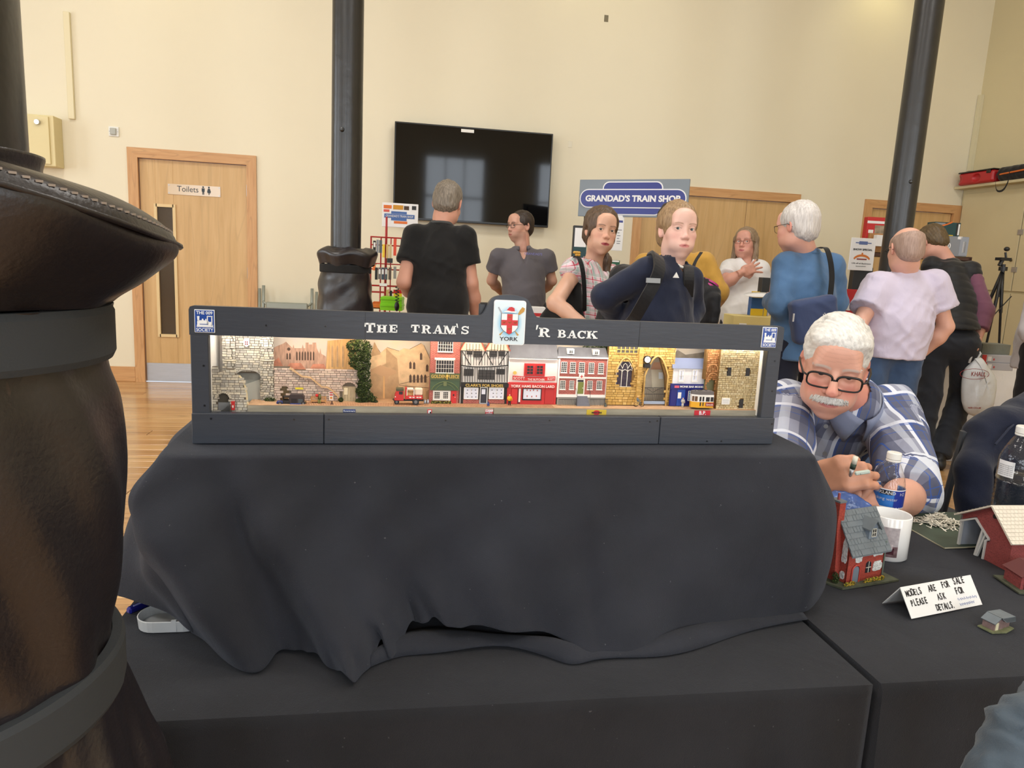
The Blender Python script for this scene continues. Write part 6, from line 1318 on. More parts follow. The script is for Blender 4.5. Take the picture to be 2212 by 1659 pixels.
  if collar:
   mb=MB();cu_=fwd;n=26;rows=[[],[],[]]
   for k in range(n+1):
    a=(-PI*.86)+PI*1.72*k/n-PI/2;dv=right*math.cos(a)+fwd*math.sin(a);fr=(k/n-.5)*2
    for j,(r_,h_) in enumerate(((.064,.004),(.066,.034),(.079,.004))):q=nb+dv*r_*(1.02)+up*(h_-.012*abs(fr)**3-(.016 if j!=1 else .0)*0)-ro;rows[j].append(tuple(q))
   mb.grid(rows);thicken(mb.build('collar',top[1],root,smooth=True,fix=False),.004)
 if legs is not None:
  f=Field(lo-.05,hi+.05,res*1.1)
  f.ell(pelvis,((.150 if not seat else .165)*bulk**.6,.118,.13),0,BR)
  for i in(0,1):f.cap(hl[i]+np.array((0,0,-.01)),knees[i],(.086 if not seat else .092)*legw,.072*legw,.05);f.cap(knees[i],ankles[i],.072*legw,.064*legw,.03,flat=True)
  f.plane((pelvis[0],pelvis[1],pelvis[2]+.10),(0,0,1)) if not seat else None
  V,F=f.arrays();V=relax(V,F,2);N=vnormals(V,F);V=V+N*(.005*(ridge(V,(.3,.2,1),.09,7)-.3)+.004*(ridge(V,(.7,.3,.5),.06,9)-.3))[:,None];np_mesh(legs[0],V,F,legs[1],root,None,ro)
 fd=fwd.copy();fd[2]=0;fd/=np.linalg.norm(fd)+1e-9
 for i in(0,1):
  a=ankles[i];f=Field(a-.22,a+.22,.008);z0=npv((a[0],a[1],a[2]-.09));f.cap(z0+npv((0,0,.035))-fd*.04,z0+fd*.14+npv((0,0,.026)),.040,.036);f.cap(z0+npv((0,0,.04)),z0+npv((0,0,.11)),.042,.04,.02);f.plane(z0+npv((0,0,.001)),(0,0,-1));V,F=f.arrays();np_mesh('shoe',V,F,S_('black shoe',26,25,26,rough=.5),root,None,ro)
 return root,Rm,dict(S=S,up=up,right=right,fwd=fwd,nb=nb,head=head,ro=ro,hs=hs)
S_=S
def strap_path(root,pts,w,mat,name='strap',th=.004,side=(1,0,0)):
 mb=MB();r=Vector(root.location);mb.ribbon([Vector(p)-r for p in resample([tuple(p) for p in pts],5)],side,w,th);return mb.build(name,mat,root)
def PJ(px,py,zc):return npv(atd(px,py,zc))
def PV(px,zc,z,py=700):p=atd(px,py,zc);return npv((p.x,p.y,z))
m_ink_shirt=fabric('black jersey',(22,22,23),.1,.2);m_darktr=fabric('charcoal trousers',(44,47,54),.12,.3);m_jean=fabric('blue denim',(66,88,122),.22,.35,12);m_navytr=fabric('navy trousers',(28,32,48),.1,.3)
r,Rm,J=person('man in a black polo shirt facing the shop table, back turned',PJ(967,440,4.2),(-.30,.42,.05),[PJ(897,503,4.15),PJ(1004,507,4.15)],[PJ(872,610,4.1),PJ(1018,612,4.2)],[PJ(905,655,4.5),PJ(1030,702,4.35)],PV(945,4.2,.96),('polo_shirt',m_ink_shirt),('trousers',m_darktr),(214,158,136),bulk=1.06,belly=1.12,hem=.86,neck_fwd=.03,slv=1.12)
hair_mesh(r,J['head'],Rm,1.,short_hair(.012,.005,.05,-.085),hair_mat('grey brown hair',(92,84,74),(150,140,128)))
m_gpolo=fabric('grey polo jersey',(96,92,98),.08,.25)
r,Rm,J=person('man in a grey polo shirt and glasses, hands behind his back',PJ(1124,488,5.7),(2.05,.05,0),[PJ(1181,551,5.72),PJ(1076,549,5.68)],[PJ(1192,607,5.8),PJ(1062,606,5.8)],[PJ(1166,636,6.0),PJ(1085,634,6.0)],PV(1130,5.75,.95),('polo_shirt',m_gpolo),('trousers',m_darktr),(206,158,138),bulk=1.0,belly=1.2,hem=.86,neck_fwd=.0,slv=1.08,vneck=.12,face=dict(stubble=(90,70,60),brow=(46,34,28),lips=(160,92,84)))
hair_mesh(r,J['head'],Rm,1.,short_hair(.008,.004,.075,-.085),hair_mat('dark brown hair',(34,26,22),(64,50,42)));eyes(r,J['head'],Rm,1.,(60,48,40));glasses(r,J['head'],Rm,1.,m_black,.024,.016,.0017)
p=PJ(1152,551,5.585);b=thing;lg=text('polo_logo','GRANDAD\'S',.026,S('logo periwinkle',120,122,190),r,Vector(p)-Vector(r.location),(PI/2,0,.1),ext=.001)
m_plaid=plaid('pink check dress',(222,198,206),[(0,.04,.012,.0,(150,176,172),.8),(0,.04,.004,.024,(196,50,84),.9),(1,.045,.012,.01,(170,190,186),.55),(1,.045,.004,.030,(200,54,84),.85),(0,.02,.0015,.004,(120,90,90),.5),(1,.0225,.002,.012,(236,230,232),.8)])
r,Rm,J=person('woman in a pink checked dress with a black tote on her shoulder',PJ(1298,499,3.65),(3.22,.02,-.10),[PJ(1238,583,3.58),PJ(1312,594,3.85)][::-1] if False else[PJ(1316,594,3.85),PJ(1240,580,3.6)],[PJ(1330,660,3.95),PJ(1199,655,3.46)],[PJ(1318,720,3.8),PJ(1264,703,3.36)],PV(1262,3.72,.93),('checked_dress',m_plaid),None,(212,166,142),hs=.95,bulk=.84,sleeve='none',skirt=.5,collar=False,neckz=.0,vneck=.07,face=dict(fem=1.,jaw=.88,wide=.94,nose=.9,lips=(158,66,72),brow=(66,48,42)),hres=.0027)
def hair_f(f):
 short_hair(.018,.013,.014,-.12,.016)(f);f.ell((0,-.075,-.02),(.06,.05,.06),.03);f.cap((-.03,-.09,-.06),(-.070,-.03,-.15),.028,.027,.03);f.cap((-.070,-.03,-.15),(-.088,.01,-.31),.027,.014,.02)
 for sx in(-1,1):f.cap((sx*.072,.03,.02),(sx*.078,.02,-.055),.010,.004,.01)
hair_mesh(r,J['head'],Rm,.95,hair_f,hair_mat('brown hair',(58,44,34),(104,82,64)),bounds=((-.15,-.2,-.34),(.15,.14,.16)),seed=3);eyes(r,J['head'],Rm,.95,(70,60,48),(-.3,0))
mb=MB();q=Vector(PJ(1246,548,3.50))-Vector(r.location)
for k in range(5):mb.T=Matrix.Translation(q+Vector((.012*math.sin(k*2.1),0,.006*math.cos(k*3))));mb.sphere((0,0,0),(.010,.006,.007),8,5)
mb.build('gold_clasp',m_gold,r,smooth=True)
t=thing('tote_bag','black slouchy tote bag hanging from the checked-dress woman\'s shoulder','bag',Vector((r.location.x,r.location.y,0)));ro=npv(t.location)
f=Field(PJ(1210,640,3.8)-.35,PJ(1210,640,3.8)+.35,.009)
for a,b_,r0,r1 in(((1240,572,3.64),(1184,690,3.66),.018,.035),((1246,575,3.60),(1248,700,3.58),.016,.035),((1184,690,3.66),(1248,700,3.58),.035,.035),((1242,580,3.62),(1212,695,3.62),.018,.04),((1200,730,3.64),(1246,735,3.58),.045,.045)):f.cap(PJ(*a),PJ(*b_),r0,r1,.04)
V,F=f.arrays();V=relax(V,F,2);V+=vnormals(V,F)*(.004*ridge(V,(1,.2,.1),.05,2))[:,None];np_mesh('bag_body',V,F,fabric('black canvas',(20,20,21),.1,.3),t,None,ro)
strap_path(t,[PJ(1232,585,3.72),PJ(1244,553,3.55),PJ(1256,572,3.48),PJ(1262,620,3.5),PJ(1262,690,3.6)],.022,fabric('black canvas',(20,20,21)),'strap')
m_navy=fabric('navy sweatshirt',(32,38,58),.12,.35)
r,Rm,J=person('woman in a navy sweatshirt wearing a black backpack, looking over',PJ(1464,498,3.2),(3.13,.0,-.03),[PJ(1489,598,3.32),PJ(1404,578,3.12)],[PJ(1494,668,3.4),PJ(1306,640,3.2)],[PJ(1470,740,3.25),PJ(1352,712,3.45)],PV(1412,3.26,.95),('sweatshirt',m_navy),('jeans',m_jean),(228,186,172),hs=1.0,bulk=.98,sleeve='long',slv=1.12,hem=.90,collar=False,vneck=.035,face=dict(fem=1.,jaw=.93,wide=.93,nose=.93,lips=(204,128,124),brow=(150,112,84)),hres=.0027)
def hair_n(f):short_hair(.015,.008,.022,-.10,.014)(f);f.ell((0,-.095,.045),(.045,.042,.042),.02);f.ell((.01,-.04,.112),(.03,.04,.018),.02)
hair_mesh(r,J['head'],Rm,1.,hair_n,hair_mat('dark blonde hair',(118,92,64),(178,148,112)),bounds=((-.13,-.18,-.2),(.13,.13,.17)),seed=5);eyes(r,J['head'],Rm,1.,(96,116,122),(-.3,0))
nbp=J['nb'];mb=MB();n=24
mb.tube([Vector(nbp+J['right']*.060*math.cos(a)+J['fwd']*(.062*math.sin(a)+.004*max(0,math.sin(a)))+J['up']*(.012-.016*max(0,math.sin(a))**2)-J['ro']) for a in[2*PI*k/n for k in range(n)]],.006,8,closed=True);mb.build('white_collar',m_white,r,smooth=True)
mb=MB();mb.tube([Vector(nbp+J['right']*.06*math.cos(a)+J['fwd']*(.07*math.sin(a)+.03*max(0,math.sin(a)))+J['up']*(.02-.11*max(0,math.sin(a))**3)-J['ro']) for a in[PI*k/16 for k in range(17)]],.0012,5);mb.build('necklace',m_black,r)
q=Vector(PJ(1461,594,3.06))-Vector(r.location);mb=MB();mb.prism([(q.x-.014,q.z-.012),(q.x+.014,q.z-.012),(q.x,q.z+.012)],q.y,q.y+.004);mb.build('logo_patch',m_white,r)
t=thing('backpack','black backpack with padded straps on the navy sweatshirt woman','backpack',Vector((r.location.x,r.location.y,0)));ro=npv(t.location);m_bp=fabric('black nylon',(24,24,27),.1,.3,14,.6)
f=Field(PJ(1360,660,3.4)-.4,PJ(1360,660,3.4)+.4,.009);c0=J['S']-J['up']*.22-J['fwd']*.19;f.rbox(c0,(.13,.08,.21),.06,0,np.array([J['right'],J['fwd'],J['up']]));f.rbox(c0-J['up']*.08-J['fwd']*.06,(.10,.05,.10),.04,.03,np.array([J['right'],J['fwd'],J['up']]));V,F=f.arrays();V+=vnormals(V,F)*(.004*fbm(V,9,3))[:,None];np_mesh('pack',V,F,m_bp,t,None,ro)
strap_path(t,[PJ(1408,556,3.16),PJ(1420,552,3.05),PJ(1424,580,2.985),PJ(1414,610,2.99),PJ(1395,645,3.0),PJ(1372,685,3.06),PJ(1360,700,3.14)],.052,m_bp,'shoulder_strap',.014,(.85,-.1,-.5));strap_path(t,[PJ(1478,572,3.25),PJ(1487,580,3.16),PJ(1488,605,3.13),PJ(1486,640,3.18)],.045,m_bp,'shoulder_strap',.012)
p=PJ(1411,606,2.975);B('strap_buckle',Vector(p)-Vector(t.location)-Vector((.03,.004,.010)),Vector(p)-Vector(t.location)+Vector((.03,.004,.010)),S('silver grey tape',150,154,158,rough=.4),t)
r,Rm,J=person('person in a mustard sweater standing behind the navy sweatshirt woman',PJ(1449,482,4.35),(.15,.15,0),[PJ(1394,566,4.25),PJ(1520,562,4.25)],[PJ(1376,655,4.2),PJ(1552,632,4.2)],[PJ(1402,690,4.45),PJ(1535,668,4.5)],PV(1458,4.28,.95),('mustard_sweater',fabric('mustard wool',(190,146,66),.1,.35)),('trousers',m_navytr),(206,160,138),bulk=1.08,sleeve='long',slv=1.1,hem=.88,belly=1.1)
hair_mesh(r,J['head'],Rm,1.,short_hair(.012,.006,.05,-.09),hair_mat('dark brown hair',(34,26,22),(64,50,42)))
t=thing('shoulder_bag','black shoulder bag with a magenta band beside the mustard sweater','bag',Vector((PJ(1525,650,4.0)[0],PJ(1525,650,4.0)[1],0)));ro=npv(t.location)
f=Field(PJ(1525,660,4.0)-.3,PJ(1525,660,4.0)+.3,.008);f.rbox(PJ(1524,665,4.0),(.072,.06,.13),.05);f.rbox(PJ(1538,668,3.96),(.035,.05,.09),.03,.02);f.cap(PJ(1524,625,4.0),PJ(1534,608,4.0),.058,.048,.01,flat=True);V,F=f.arrays();V+=vnormals(V,F)*(.003*fbm(V,12,1))[:,None];np_mesh('bag_body',V,F,m_bp,t,None,ro)
mb=MB();a,b_=Vector(PJ(1528,622,4.0))-Vector(t.location),Vector(PJ(1535,610,4.0))-Vector(t.location);mb.cyl(a,a+(b_-a)*.45,.058,.055,20);mb.cyl(a+(b_-a)*.7,b_,.053,.051,20);mb.build('magenta_band',S('magenta band',176,50,120,rough=.5),t,smooth=False);strap_path(t,[PJ(1505,640,3.97),PJ(1494,632,3.99),PJ(1490,610,4.03),PJ(1500,570,4.08),PJ(1515,545,4.16)],.02,m_bp,'strap')
m_wtee=fabric('white cotton top',(222,220,220),.05,.3)
r,Rm,J=person('woman in a white t-shirt and glasses, hand on her chest',PJ(1610,525,5.6),(2.42,-.06,.03),[PJ(1642,576,5.62),PJ(1576,574,5.6)],[PJ(1651,622,5.66),PJ(1566,612,5.46)],[PJ(1654,672,5.62),PJ(1603,588,5.38)],PV(1604,5.62,.94),('white_top',m_wtee),('trousers',m_navytr),(206,150,132),hs=.97,bulk=1.14,belly=1.3,hem=.84,slv=1.1,collar=False,vneck=.05,hands={1:dict(dir=PJ(1632,577,5.40)-PJ(1603,588,5.38),back=(-.3,-1,.1),curl=.15,spread=.25)},face=dict(fem=1.,lips=(170,90,92),brow=(120,96,80),smile=.6))
def hair_w(f):
 short_hair(.014,.010,.045,-.10)(f)
 for sx in(-1,1):f.cap((sx*.072,-.02,.03),(sx*.085,-.01,-.13),.030,.024,.02)
 f.cap((0,-.09,0),(0,-.08,-.15),.06,.05,.03);f.ell((0,.09,-.05),(.07,.07,.09),.01,mode='sub')
hair_mesh(r,J['head'],Rm,.97,hair_w,hair_mat('light brown hair',(112,90,70),(158,136,110)),bounds=((-.15,-.18,-.22),(.15,.13,.17)),seed=7);eyes(r,J['head'],Rm,.97,(80,70,60),(.5,.1));glasses(r,J['head'],Rm,.97,S('copper spectacle frame',120,70,60,rough=.3,metal=.5),.024,.015,.0013)
m_fleece=fabric('washed blue fleece',(76,108,146),.18,.45,8)
r,Rm,J=person('white-haired man in a faded blue fleece with a navy shoulder bag',PJ(1722,490,3.75),(.42,.18,.04),[PJ(1699,566,3.75),PJ(1795,568,3.8)],[PJ(1688,662,3.70),PJ(1804,655,3.85)],[PJ(1664,650,4.02),PJ(1780,705,4.05)],PV(1738,3.78,.95),('blue_fleece',m_fleece),('trousers',m_navytr),(222,168,150),bulk=1.0,sleeve='long',slv=1.18,hem=.84,neck_fwd=.03,belly=1.08,face=dict(age=1.))
hair_mesh(r,J['head'],Rm,1.,short_hair(.016,.008,.05,-.09),hair_mat('white grey hair',(184,178,176),(226,222,220)));glasses(r,J['head'],Rm,1.,m_black,.024,.018,.0012)
t=thing('messenger_bag','navy canvas messenger bag slung behind the blue fleece','bag',Vector((r.location.x,r.location.y,0)));ro=npv(t.location);m_nb=fabric('navy canvas',(58,70,104),.12,.35)
f=Field(PJ(1760,690,3.6)-.32,PJ(1760,690,3.6)+.32,.008);f.rbox(PJ(1758,690,3.585),(.115,.045,.11),.03,0,np.array([[.97,-.1,.22],[.1,.99,0],[-.22,0,.97]]));V,F=f.arrays();V+=vnormals(V,F)*(.004*ridge(V,(.6,0,1),.07,3))[:,None];np_mesh('bag_body',V,F,m_nb,t,None,ro)
strap_path(t,[PJ(1770,536,3.74),PJ(1784,536,3.64),PJ(1793,560,3.60),PJ(1797,600,3.585),PJ(1792,650,3.57)],.03,fabric('black webbing',(18,18,19)),'strap',.004,(1,.1,0));mb=MB();a=Vector(PJ(1714,686,3.52))-Vector(t.location);mb.box(a+Vector((-.004,-.002,-.02)),a+Vector((.004,.002,.02)));mb.build('zip_pull',m_steel,t)
m_lilac=fabric('pale lilac cotton',(204,196,218),.05,.5,9)
r,Rm,J=person('bald man in a short-sleeved lilac shirt and blue jeans',PJ(1957,538,3.9),(-.22,.22,0),[PJ(1900,612,3.92),PJ(2018,608,3.95)],[PJ(1852,708,3.85),PJ(2044,706,3.98)],[PJ(1880,770,4.1),PJ(1990,765,4.08)],PV(1932,3.95,.97),('lilac_shirt',m_lilac),('jeans',m_jean),(224,172,152),bulk=1.12,belly=1.16,hem=.86,slv=1.36,neck_fwd=.03,legw=1.1,foldamp=.006)
def hair_b(f):short_hair(.002,.0015,.06,-.08)(f);f.ell((0,.01,.13),(.10,.13,.105),.01,mode='sub')
hair_mesh(r,J['head'],Rm,1.,hair_b,hair_mat('cropped grey hair',(150,124,112),(182,156,144)),amp=.001,res=.004);glasses(r,J['head'],Rm,1.,m_black,.024,.016,.0018)
f0,f1=atz(2030,985,.09),atz(1985,978,.09)
r,Rm,J=person('man in a quilted black gilet with mauve sleeves bending to table',PJ(2012,525,5.15),(.25,.75,.1),[PJ(2012,572,5.1),PJ(2096,582,5.0)],[PJ(2000,660,5.2),PJ(2126,672,4.9)],[PJ(2010,700,5.4),PJ(2113,730,4.86)],PJ(2052,735,4.92),('quilted_gilet',fabric('black quilted nylon',(34,35,38),.1,.15,9,.55)),('trousers',m_darktr),(214,160,142),bulk=1.06,sleeve='none',quilt=True,hem=.98,neck_fwd=.06,belly=1.1,knees=[(3.72,4.42,.5),(3.98,4.42,.5)],ankles=[(f1.x,f1.y,.09),(f0.x,f0.y,.09)],legw=1.12,hands={1:dict(curl=1.3)})
hair_mesh(r,J['head'],Rm,1.,short_hair(.014,.006,.05,-.09),hair_mat('mid brown hair',(70,56,38),(110,90,62)))
f=Field(PJ(2110,660,4.95)-.4,PJ(2110,660,4.95)+.4,.01)
for a,b_,c_ in((PJ(2096,582,5.0),PJ(2126,672,4.9),PJ(2116,712,4.87)),(PJ(2012,572,5.1),PJ(2000,660,5.2),PJ(2010,700,5.4))):f.cap(a+(b_-a)*.16,b_,.056,.060,.02);f.cap(b_,c_,.062,.056,.02,flat=True)
V,F=f.arrays();V=relax(V,F,1);V+=vnormals(V,F)*(.004*ridge(V,(.3,.2,1),.06,3))[:,None];np_mesh('shirt_sleeves',V,F,fabric('mauve cotton',(120,78,98),.1,.4),r,None,J['ro'])
t=thing('carrier_bag','white plastic carrier bag with red print held by the gilet man','bag',Vector((PJ(2112,800,4.86)[0],PJ(2112,800,4.86)[1],0)));ro=npv(t.location);m_bag=M('white polythene',srgb(224,228,232),rough=.25,bump=.6,bscale=16,bdist=.01)
pts=[(2097,768),(2101,775),(2088,792),(2082,820),(2080,880),(2090,898),(2118,903),(2138,895),(2146,860),(2150,815),(2135,795),(2122,778),(2115,766)]
P3=[Vector(PJ(x,y,4.86))-Vector(t.location) for x,y in pts];cy=P3[0].y;cen=sum(P3,Vector())/len(P3);rows=[]
for k,(sc,dy) in enumerate(((.0,-.075),(.45,-.075),(.8,-.055),(.97,-.02),(1.,0),(.97,.02),(.8,.055),(.45,.07),(0,.07))):rows.append([tuple(cen+(p-cen)*sc+Vector((0,dy+.004*math.sin(i*2.3+k),0))) for i,p in enumerate(P3+[P3[0]])])
mb=MB();mb.grid(rows);bb=mb.build('bag_body',m_bag,t,smooth=True);ss=bb.modifiers.new('s','SUBSURF');ss.levels=1;ss.render_levels=1
for dx in(-.02,.02):mb=MB();a=Vector(PJ(2106+dx*300,778,4.84))-Vector(t.location);b_=Vector(PJ(2108,748,4.84))-Vector(t.location);mb.tube([a+Vector((-.02,0,-.02)),(a+b_)/2+Vector((dx,-.01,.0)),b_,(a+b_)/2+Vector((dx,.03,0)),a+Vector((.02,.03,-.02))],.008,6);mb.build('handle',m_bag,t,smooth=True)
a=Vector(PJ(2110,812,4.79))-Vector(t.location);m_rp=S('print wine red',150,40,50);fit_text('lettering','KHALL',.11,.03,m_rp,t,a+Vector((.0,-.012,0)),ext=.0008);mb=MB();mb.tube([(a.x-.03+.11*math.cos(q),a.y-.012,a.z+.014+.035*math.sin(q)) for q in[2*PI*k/28 for k in range(28)]],.0016,5,closed=True);mb.build('print_oval',m_rp,t);a=Vector(PJ(2102,882,4.79))-Vector(t.location);fit_text('lettering','NER-CO.UK',.10,.011,m_rp,t,a+Vector((0,-.012,0)),ext=.0008)
r,Rm,J=person('person in a loose light grey shirt and black trousers by white table',PJ(2266,560,4.2),(1.0,.25,0),[PJ(2251,650,4.15),PJ(2326,650,4.35)],[PJ(2230,720,4.05),PJ(2356,730,4.3)],[PJ(2266,760,4.2),PJ(2356,790,4.2)],PV(2270,4.2,.93),('grey_shirt',fabric('pale grey linen',(176,172,176),.08,.5)),('trousers',fabric('black twill',(22,22,27),.1,.3)),(200,150,130),bulk=1.05,belly=1.1,hem=.80,sleeve='elbow',slv=1.2)
hair_mesh(r,J['head'],Rm,1.,short_hair(.02,.012,.05,-.1),hair_mat('dark brown hair',(34,26,22),(64,50,42)),amp=.006)
m_check=plaid('blue white check shirt',(148,152,172),[(0,.115,.05,.02,(84,88,112),.75),(1,.13,.062,.03,(78,82,106),.6),(0,.115,.012,.085,(222,226,238),.95),(0,.115,.0022,.0876,(52,92,176),.9),(0,.115,.0022,.0926,(52,92,176),.9),(1,.13,.012,.10,(222,226,238),.9),(1,.13,.0022,.1026,(52,92,176),.9),(1,.13,.0022,.1076,(52,92,176),.9),(0,.115,.0022,.0,(52,92,176),.8),(1,.13,.0022,.0,(52,92,176),.8),(0,.115,.02,.06,(206,212,226),.5)])
HO=PJ(1802,790,1.90)
wrR,wrL=PJ(1744,1050,1.64),PJ(1906,1094,1.66)
r,Rm,J=person('seated white-haired man in glasses and checked shirt working with small tool',HO,(2.60,.22,-.085),[PJ(1926,888,2.12),PJ(1700,876,2.08)],[PJ(1972,1066,1.84),PJ(1678,1030,1.84)],[wrL,wrR],npv((1.30,2.20,.52)),('checked_shirt',m_check),('trousers',m_navytr),(218,164,144),hs=1.03,bulk=1.10,belly=1.28,hem=.50,sleeve='elbow',slv=1.18,seat=True,collar=False,neck_fwd=.02,neckz=.035,foldamp=.006,res=.008,hres=.0027,knees=[(1.44,1.76,.50),(1.14,1.76,.50)],ankles=[(1.46,1.78,.09),(1.12,1.78,.09)],face=dict(age=1.2,jaw=.98,wide=.96,nose=1.12,lips=(196,120,116),brow=(206,198,190),eyeopen=.22,neck=.047),hands={1:dict(dir=PJ(1830,1022,1.56)-wrR,back=(-.35,-.78,.52),curl=[.80,.92,1.0,1.05],res=.0032,thumb=.6,skin=(198,142,116),s=1.04),0:dict(dir=PJ(1862,1040,1.54)-wrL,back=(.35,-.72,.6),curl=[.75,.85,.95,1.0],res=.0032,thumb=.8,skin=(206,150,126),s=1.05)})
m_wh=hair_mat('silver white hair',(196,194,190),(244,242,238),(95,9,60))
def hair_o(f):
 f.ell((0,-.022,.044),(.083,.104,.092));f.ell((0,-.06,-.02),(.072,.058,.06),.03);f.ell((0,.045,.085),(.07,.045,.032),.03)
 f.ell((0,.13,-.005),(.094,.085,.072),.012,mode='sub');f.ell((0,.09,-.06),(.085,.08,.06),.01,mode='sub')
 for sx in(-1,1):f.ell((sx*.094,.004,-.035),(.024,.032,.045),.006,mode='sub')
 f.plane((0,-.05,-.09),(0,.35,-1));f.ell((0,.0,-.12),(.07,.05,.06),.01,mode='sub')
hair_mesh(r,HO,Rm,1.03,hair_o,m_wh,res=.0036,amp=.0016,freq=42,flow=(.1,1,.35),seed=9)
rs=random.Random(5);mb=MB();hm=Matrix.Translation(Vector(HO)-Vector(r.location))@Matrix(Rm.tolist()).to_4x4()@Matrix.Scale(1.03,4);mb.T=hm
for k in range(500):
 a=rs.uniform(-1.35,1.35);e=rs.uniform(.15,1.5);d=Vector((math.sin(a)*math.cos(e*.6),math.cos(e)*1.0,math.sin(e*.75)*.9+.15));d=Vector((d.x*.090,d.y*.085-.02,d.z*.092+.036));n=Vector((d.x/.09,(d.y+.02)/.1,(d.z-.04)/.09)).normalized()
 if(d.y>.035 and d.z<.085) or d.z<.085 or abs(d.x)>.05:continue
 L=rs.uniform(.018,.034);fl2=Vector((math.copysign(.12,d.x)*min(1,abs(d.x)/.05),-1,.12+rs.uniform(-.2,.3))).normalized();fl2=(fl2-n*fl2.dot(n)).normalized()
 p0=d+n*.001;p1=p0+fl2*L*.5+n*rs.uniform(.0,.002);p2=p0+fl2*L-n*.004+n*rs.uniform(-.002,.005);mb.tube([p0,p1,p2],[.0006,.0005,.0002],3,cap=False)
mb.T=None;o=mb.build('hair_strands',m_wh,r,smooth=True,fix=False);o['kind']='stuff'
eyes(r,HO,Rm,1.03,(70,80,90),(0,-.5));glasses(r,HO,Rm,1.03,m_black,.0290,.0185,.0023,.7,y=.109,drop=.006,thick_top=1.4)
mb=MB();mb.T=hm
for k in range(1000):
 x=rs.gauss(0,.019);x=max(-.040,min(.040,x));z=-.0500-abs(x)*.14+rs.uniform(-.006,.004);y=.107-x*x*14;p0=Vector((x,y,z));dv=Vector((math.copysign(.6,x)*min(1,abs(x)/.01),.25,-1)).normalized();mb.tube([p0,p0+dv*.005+Vector((0,.003,0)),p0+dv*rs.uniform(.008,.013)],[.0008,.0007,.0002],3,cap=False)
mb.T=None;o=mb.build('moustache',m_wh,r,smooth=True,fix=False);o['kind']='stuff'
for sx in(-1,1):
 mb=MB();mb.T=hm
 for k in range(90):x=sx*rs.uniform(.014,.052);p0=Vector((x,.0915-(abs(x)-.02)**2*10,.0265-((abs(x)-.034)/.026)**2*.006+rs.uniform(-.003,.003)));mb.tube([p0,p0+Vector((sx*.007,.002,rs.uniform(.000,.004)))],[.0007,.0002],3,cap=False)
 mb.T=None;o=mb.build('eyebrow',m_wh,r,fix=False);o['kind']='stuff'
nb,up,rt,fw=J['nb'],J['up'],J['right'],J['fwd'];ro=J['ro']
def TP(a,b_,c_):return Vector(nb+rt*a+fw*b_+up*c_-ro)
for sx in(-1,1):
 rows=[]
 for j in range(4):
  t_=j/3;row=[]
  for k in range(15):
   a=-PI/2+PI*k/14*.98;ang=a;x=sx*math.cos(a)*.070;y=-math.sin(-a)*.070 if False else math.sin(a)*.072
   w=max(0,k/14-.55)/.45;row.append(TP(x*(1+.22*t_)+sx*.022*w*t_,y*(1+.18*t_)+.012*w,.030-.034*t_-.022*w-.05*w*t_*t_))
  rows.append([tuple(p) for p in row])
 mb=MB();mb.grid(rows);thicken(mb.build('collar',fabric('check shirt collar',(138,146,172)),r,smooth=True,fix=False),.004)
bt_m=S('dark shirt button',60,58,62,rough=.3)
for px,py,zc in((1784,921,1.795),(1782,980,1.735)):
 p=Vector(PJ(px,py,zc))-Vector(r.location);mb=MB();n_=(Vector(CC)-Vector(PJ(px,py,zc))).normalized();mb.cyl(p,p+n_*.003,.0055,n=14);mb.build('button',bt_m,r)
t=thing('seat_chair','dark folding chair under the seated man in checks','chair',(1.30,2.24,0));m_ch=S('chair grey steel',90,92,96,rough=.4,metal=.5)
B('seat',(-.21,-.2,.40),(.21,.2,.43),S('chair vinyl',40,42,48,rough=.6),t,.01)
for sx in(-.19,.19):
 for sy in(-.17,.19):mb=MB();mb.cyl((sx,sy,0),(sx*.95,sy*.95,.41),.011,n=8);mb.build('leg',m_ch,t)
for sx in(-.19,.19):mb=MB();mb.cyl((sx,.21,.40),(sx,.30,.80),.011,n=8);mb.build('back_post',m_ch,t)
B('backrest',(-.2,.255,.62),(.2,.285,.80),S('chair vinyl',40,42,48),t,.01)
a=Vector(PJ(1849,986,1.53));b_=Vector(PJ(1836,1030,1.545));t=thing('craft_tool','small white and green pin vice held in the seated man\'s fingers','tool',a)
mb=MB();d_=b_-a;mb.cyl((0,0,0),d_*.35,.0052,.0058,12);mb.build('handle',S('tool ivory',226,224,208,rough=.3),t,smooth=True);mb=MB();mb.cyl(d_*.35,d_*.6,.0060,.0058,12);mb.build('grip',S('tool dark green',40,60,50),t,smooth=True);mb=MB();mb.cyl(d_*.6,d_,.0055,.003,12);mb.build('chuck',m_steel,t,smooth=True)
a=Vector(PJ(1853,1022,1.50));t=thing('work_piece','little pale green plastic part pinched in his other hand','model part',a);mb=MB();mb.bbox((-.006,-.004,-.004),(.024,.004,.004),.002);o=mb.build('body',S('mint plastic',190,204,196,rough=.35),t);o.rotation_euler=(0,-.25,-.3);mb=MB();mb.cyl((.004,-.005,0),(.004,.005,0),.0022,n=8);mb.build('peg',S('tool dark green',40,60,50),t)
def Wp(px,py,Y):p=aty(px,py,Y);return p.x,p.z
def board(TL,TR,BL):
 """matrix of an upright board: origin bottom left, x along it, y into it, z up; returns matrix, width, height"""
 TL,TR,BL=Vector(TL),Vector(TR),Vector(BL);x=TR-TL;x.z=0;w=x.length;x.normalize();h=TL.z-BL.z;a=math.atan2(x.y,x.x);return Vector((TL.x,TL.y,BL.z)),a,w,h
x0,z1=Wp(853,264,6.95);x1,_=Wp(1195,294,6.95);z0=Wp(1184,492,6.95)[1]
t=thing('television','large black wall-mounted flat television screen','television',((x0+x1)/2,6.95,z0));w,h=(x1-x0)/2,z1-z0+.01
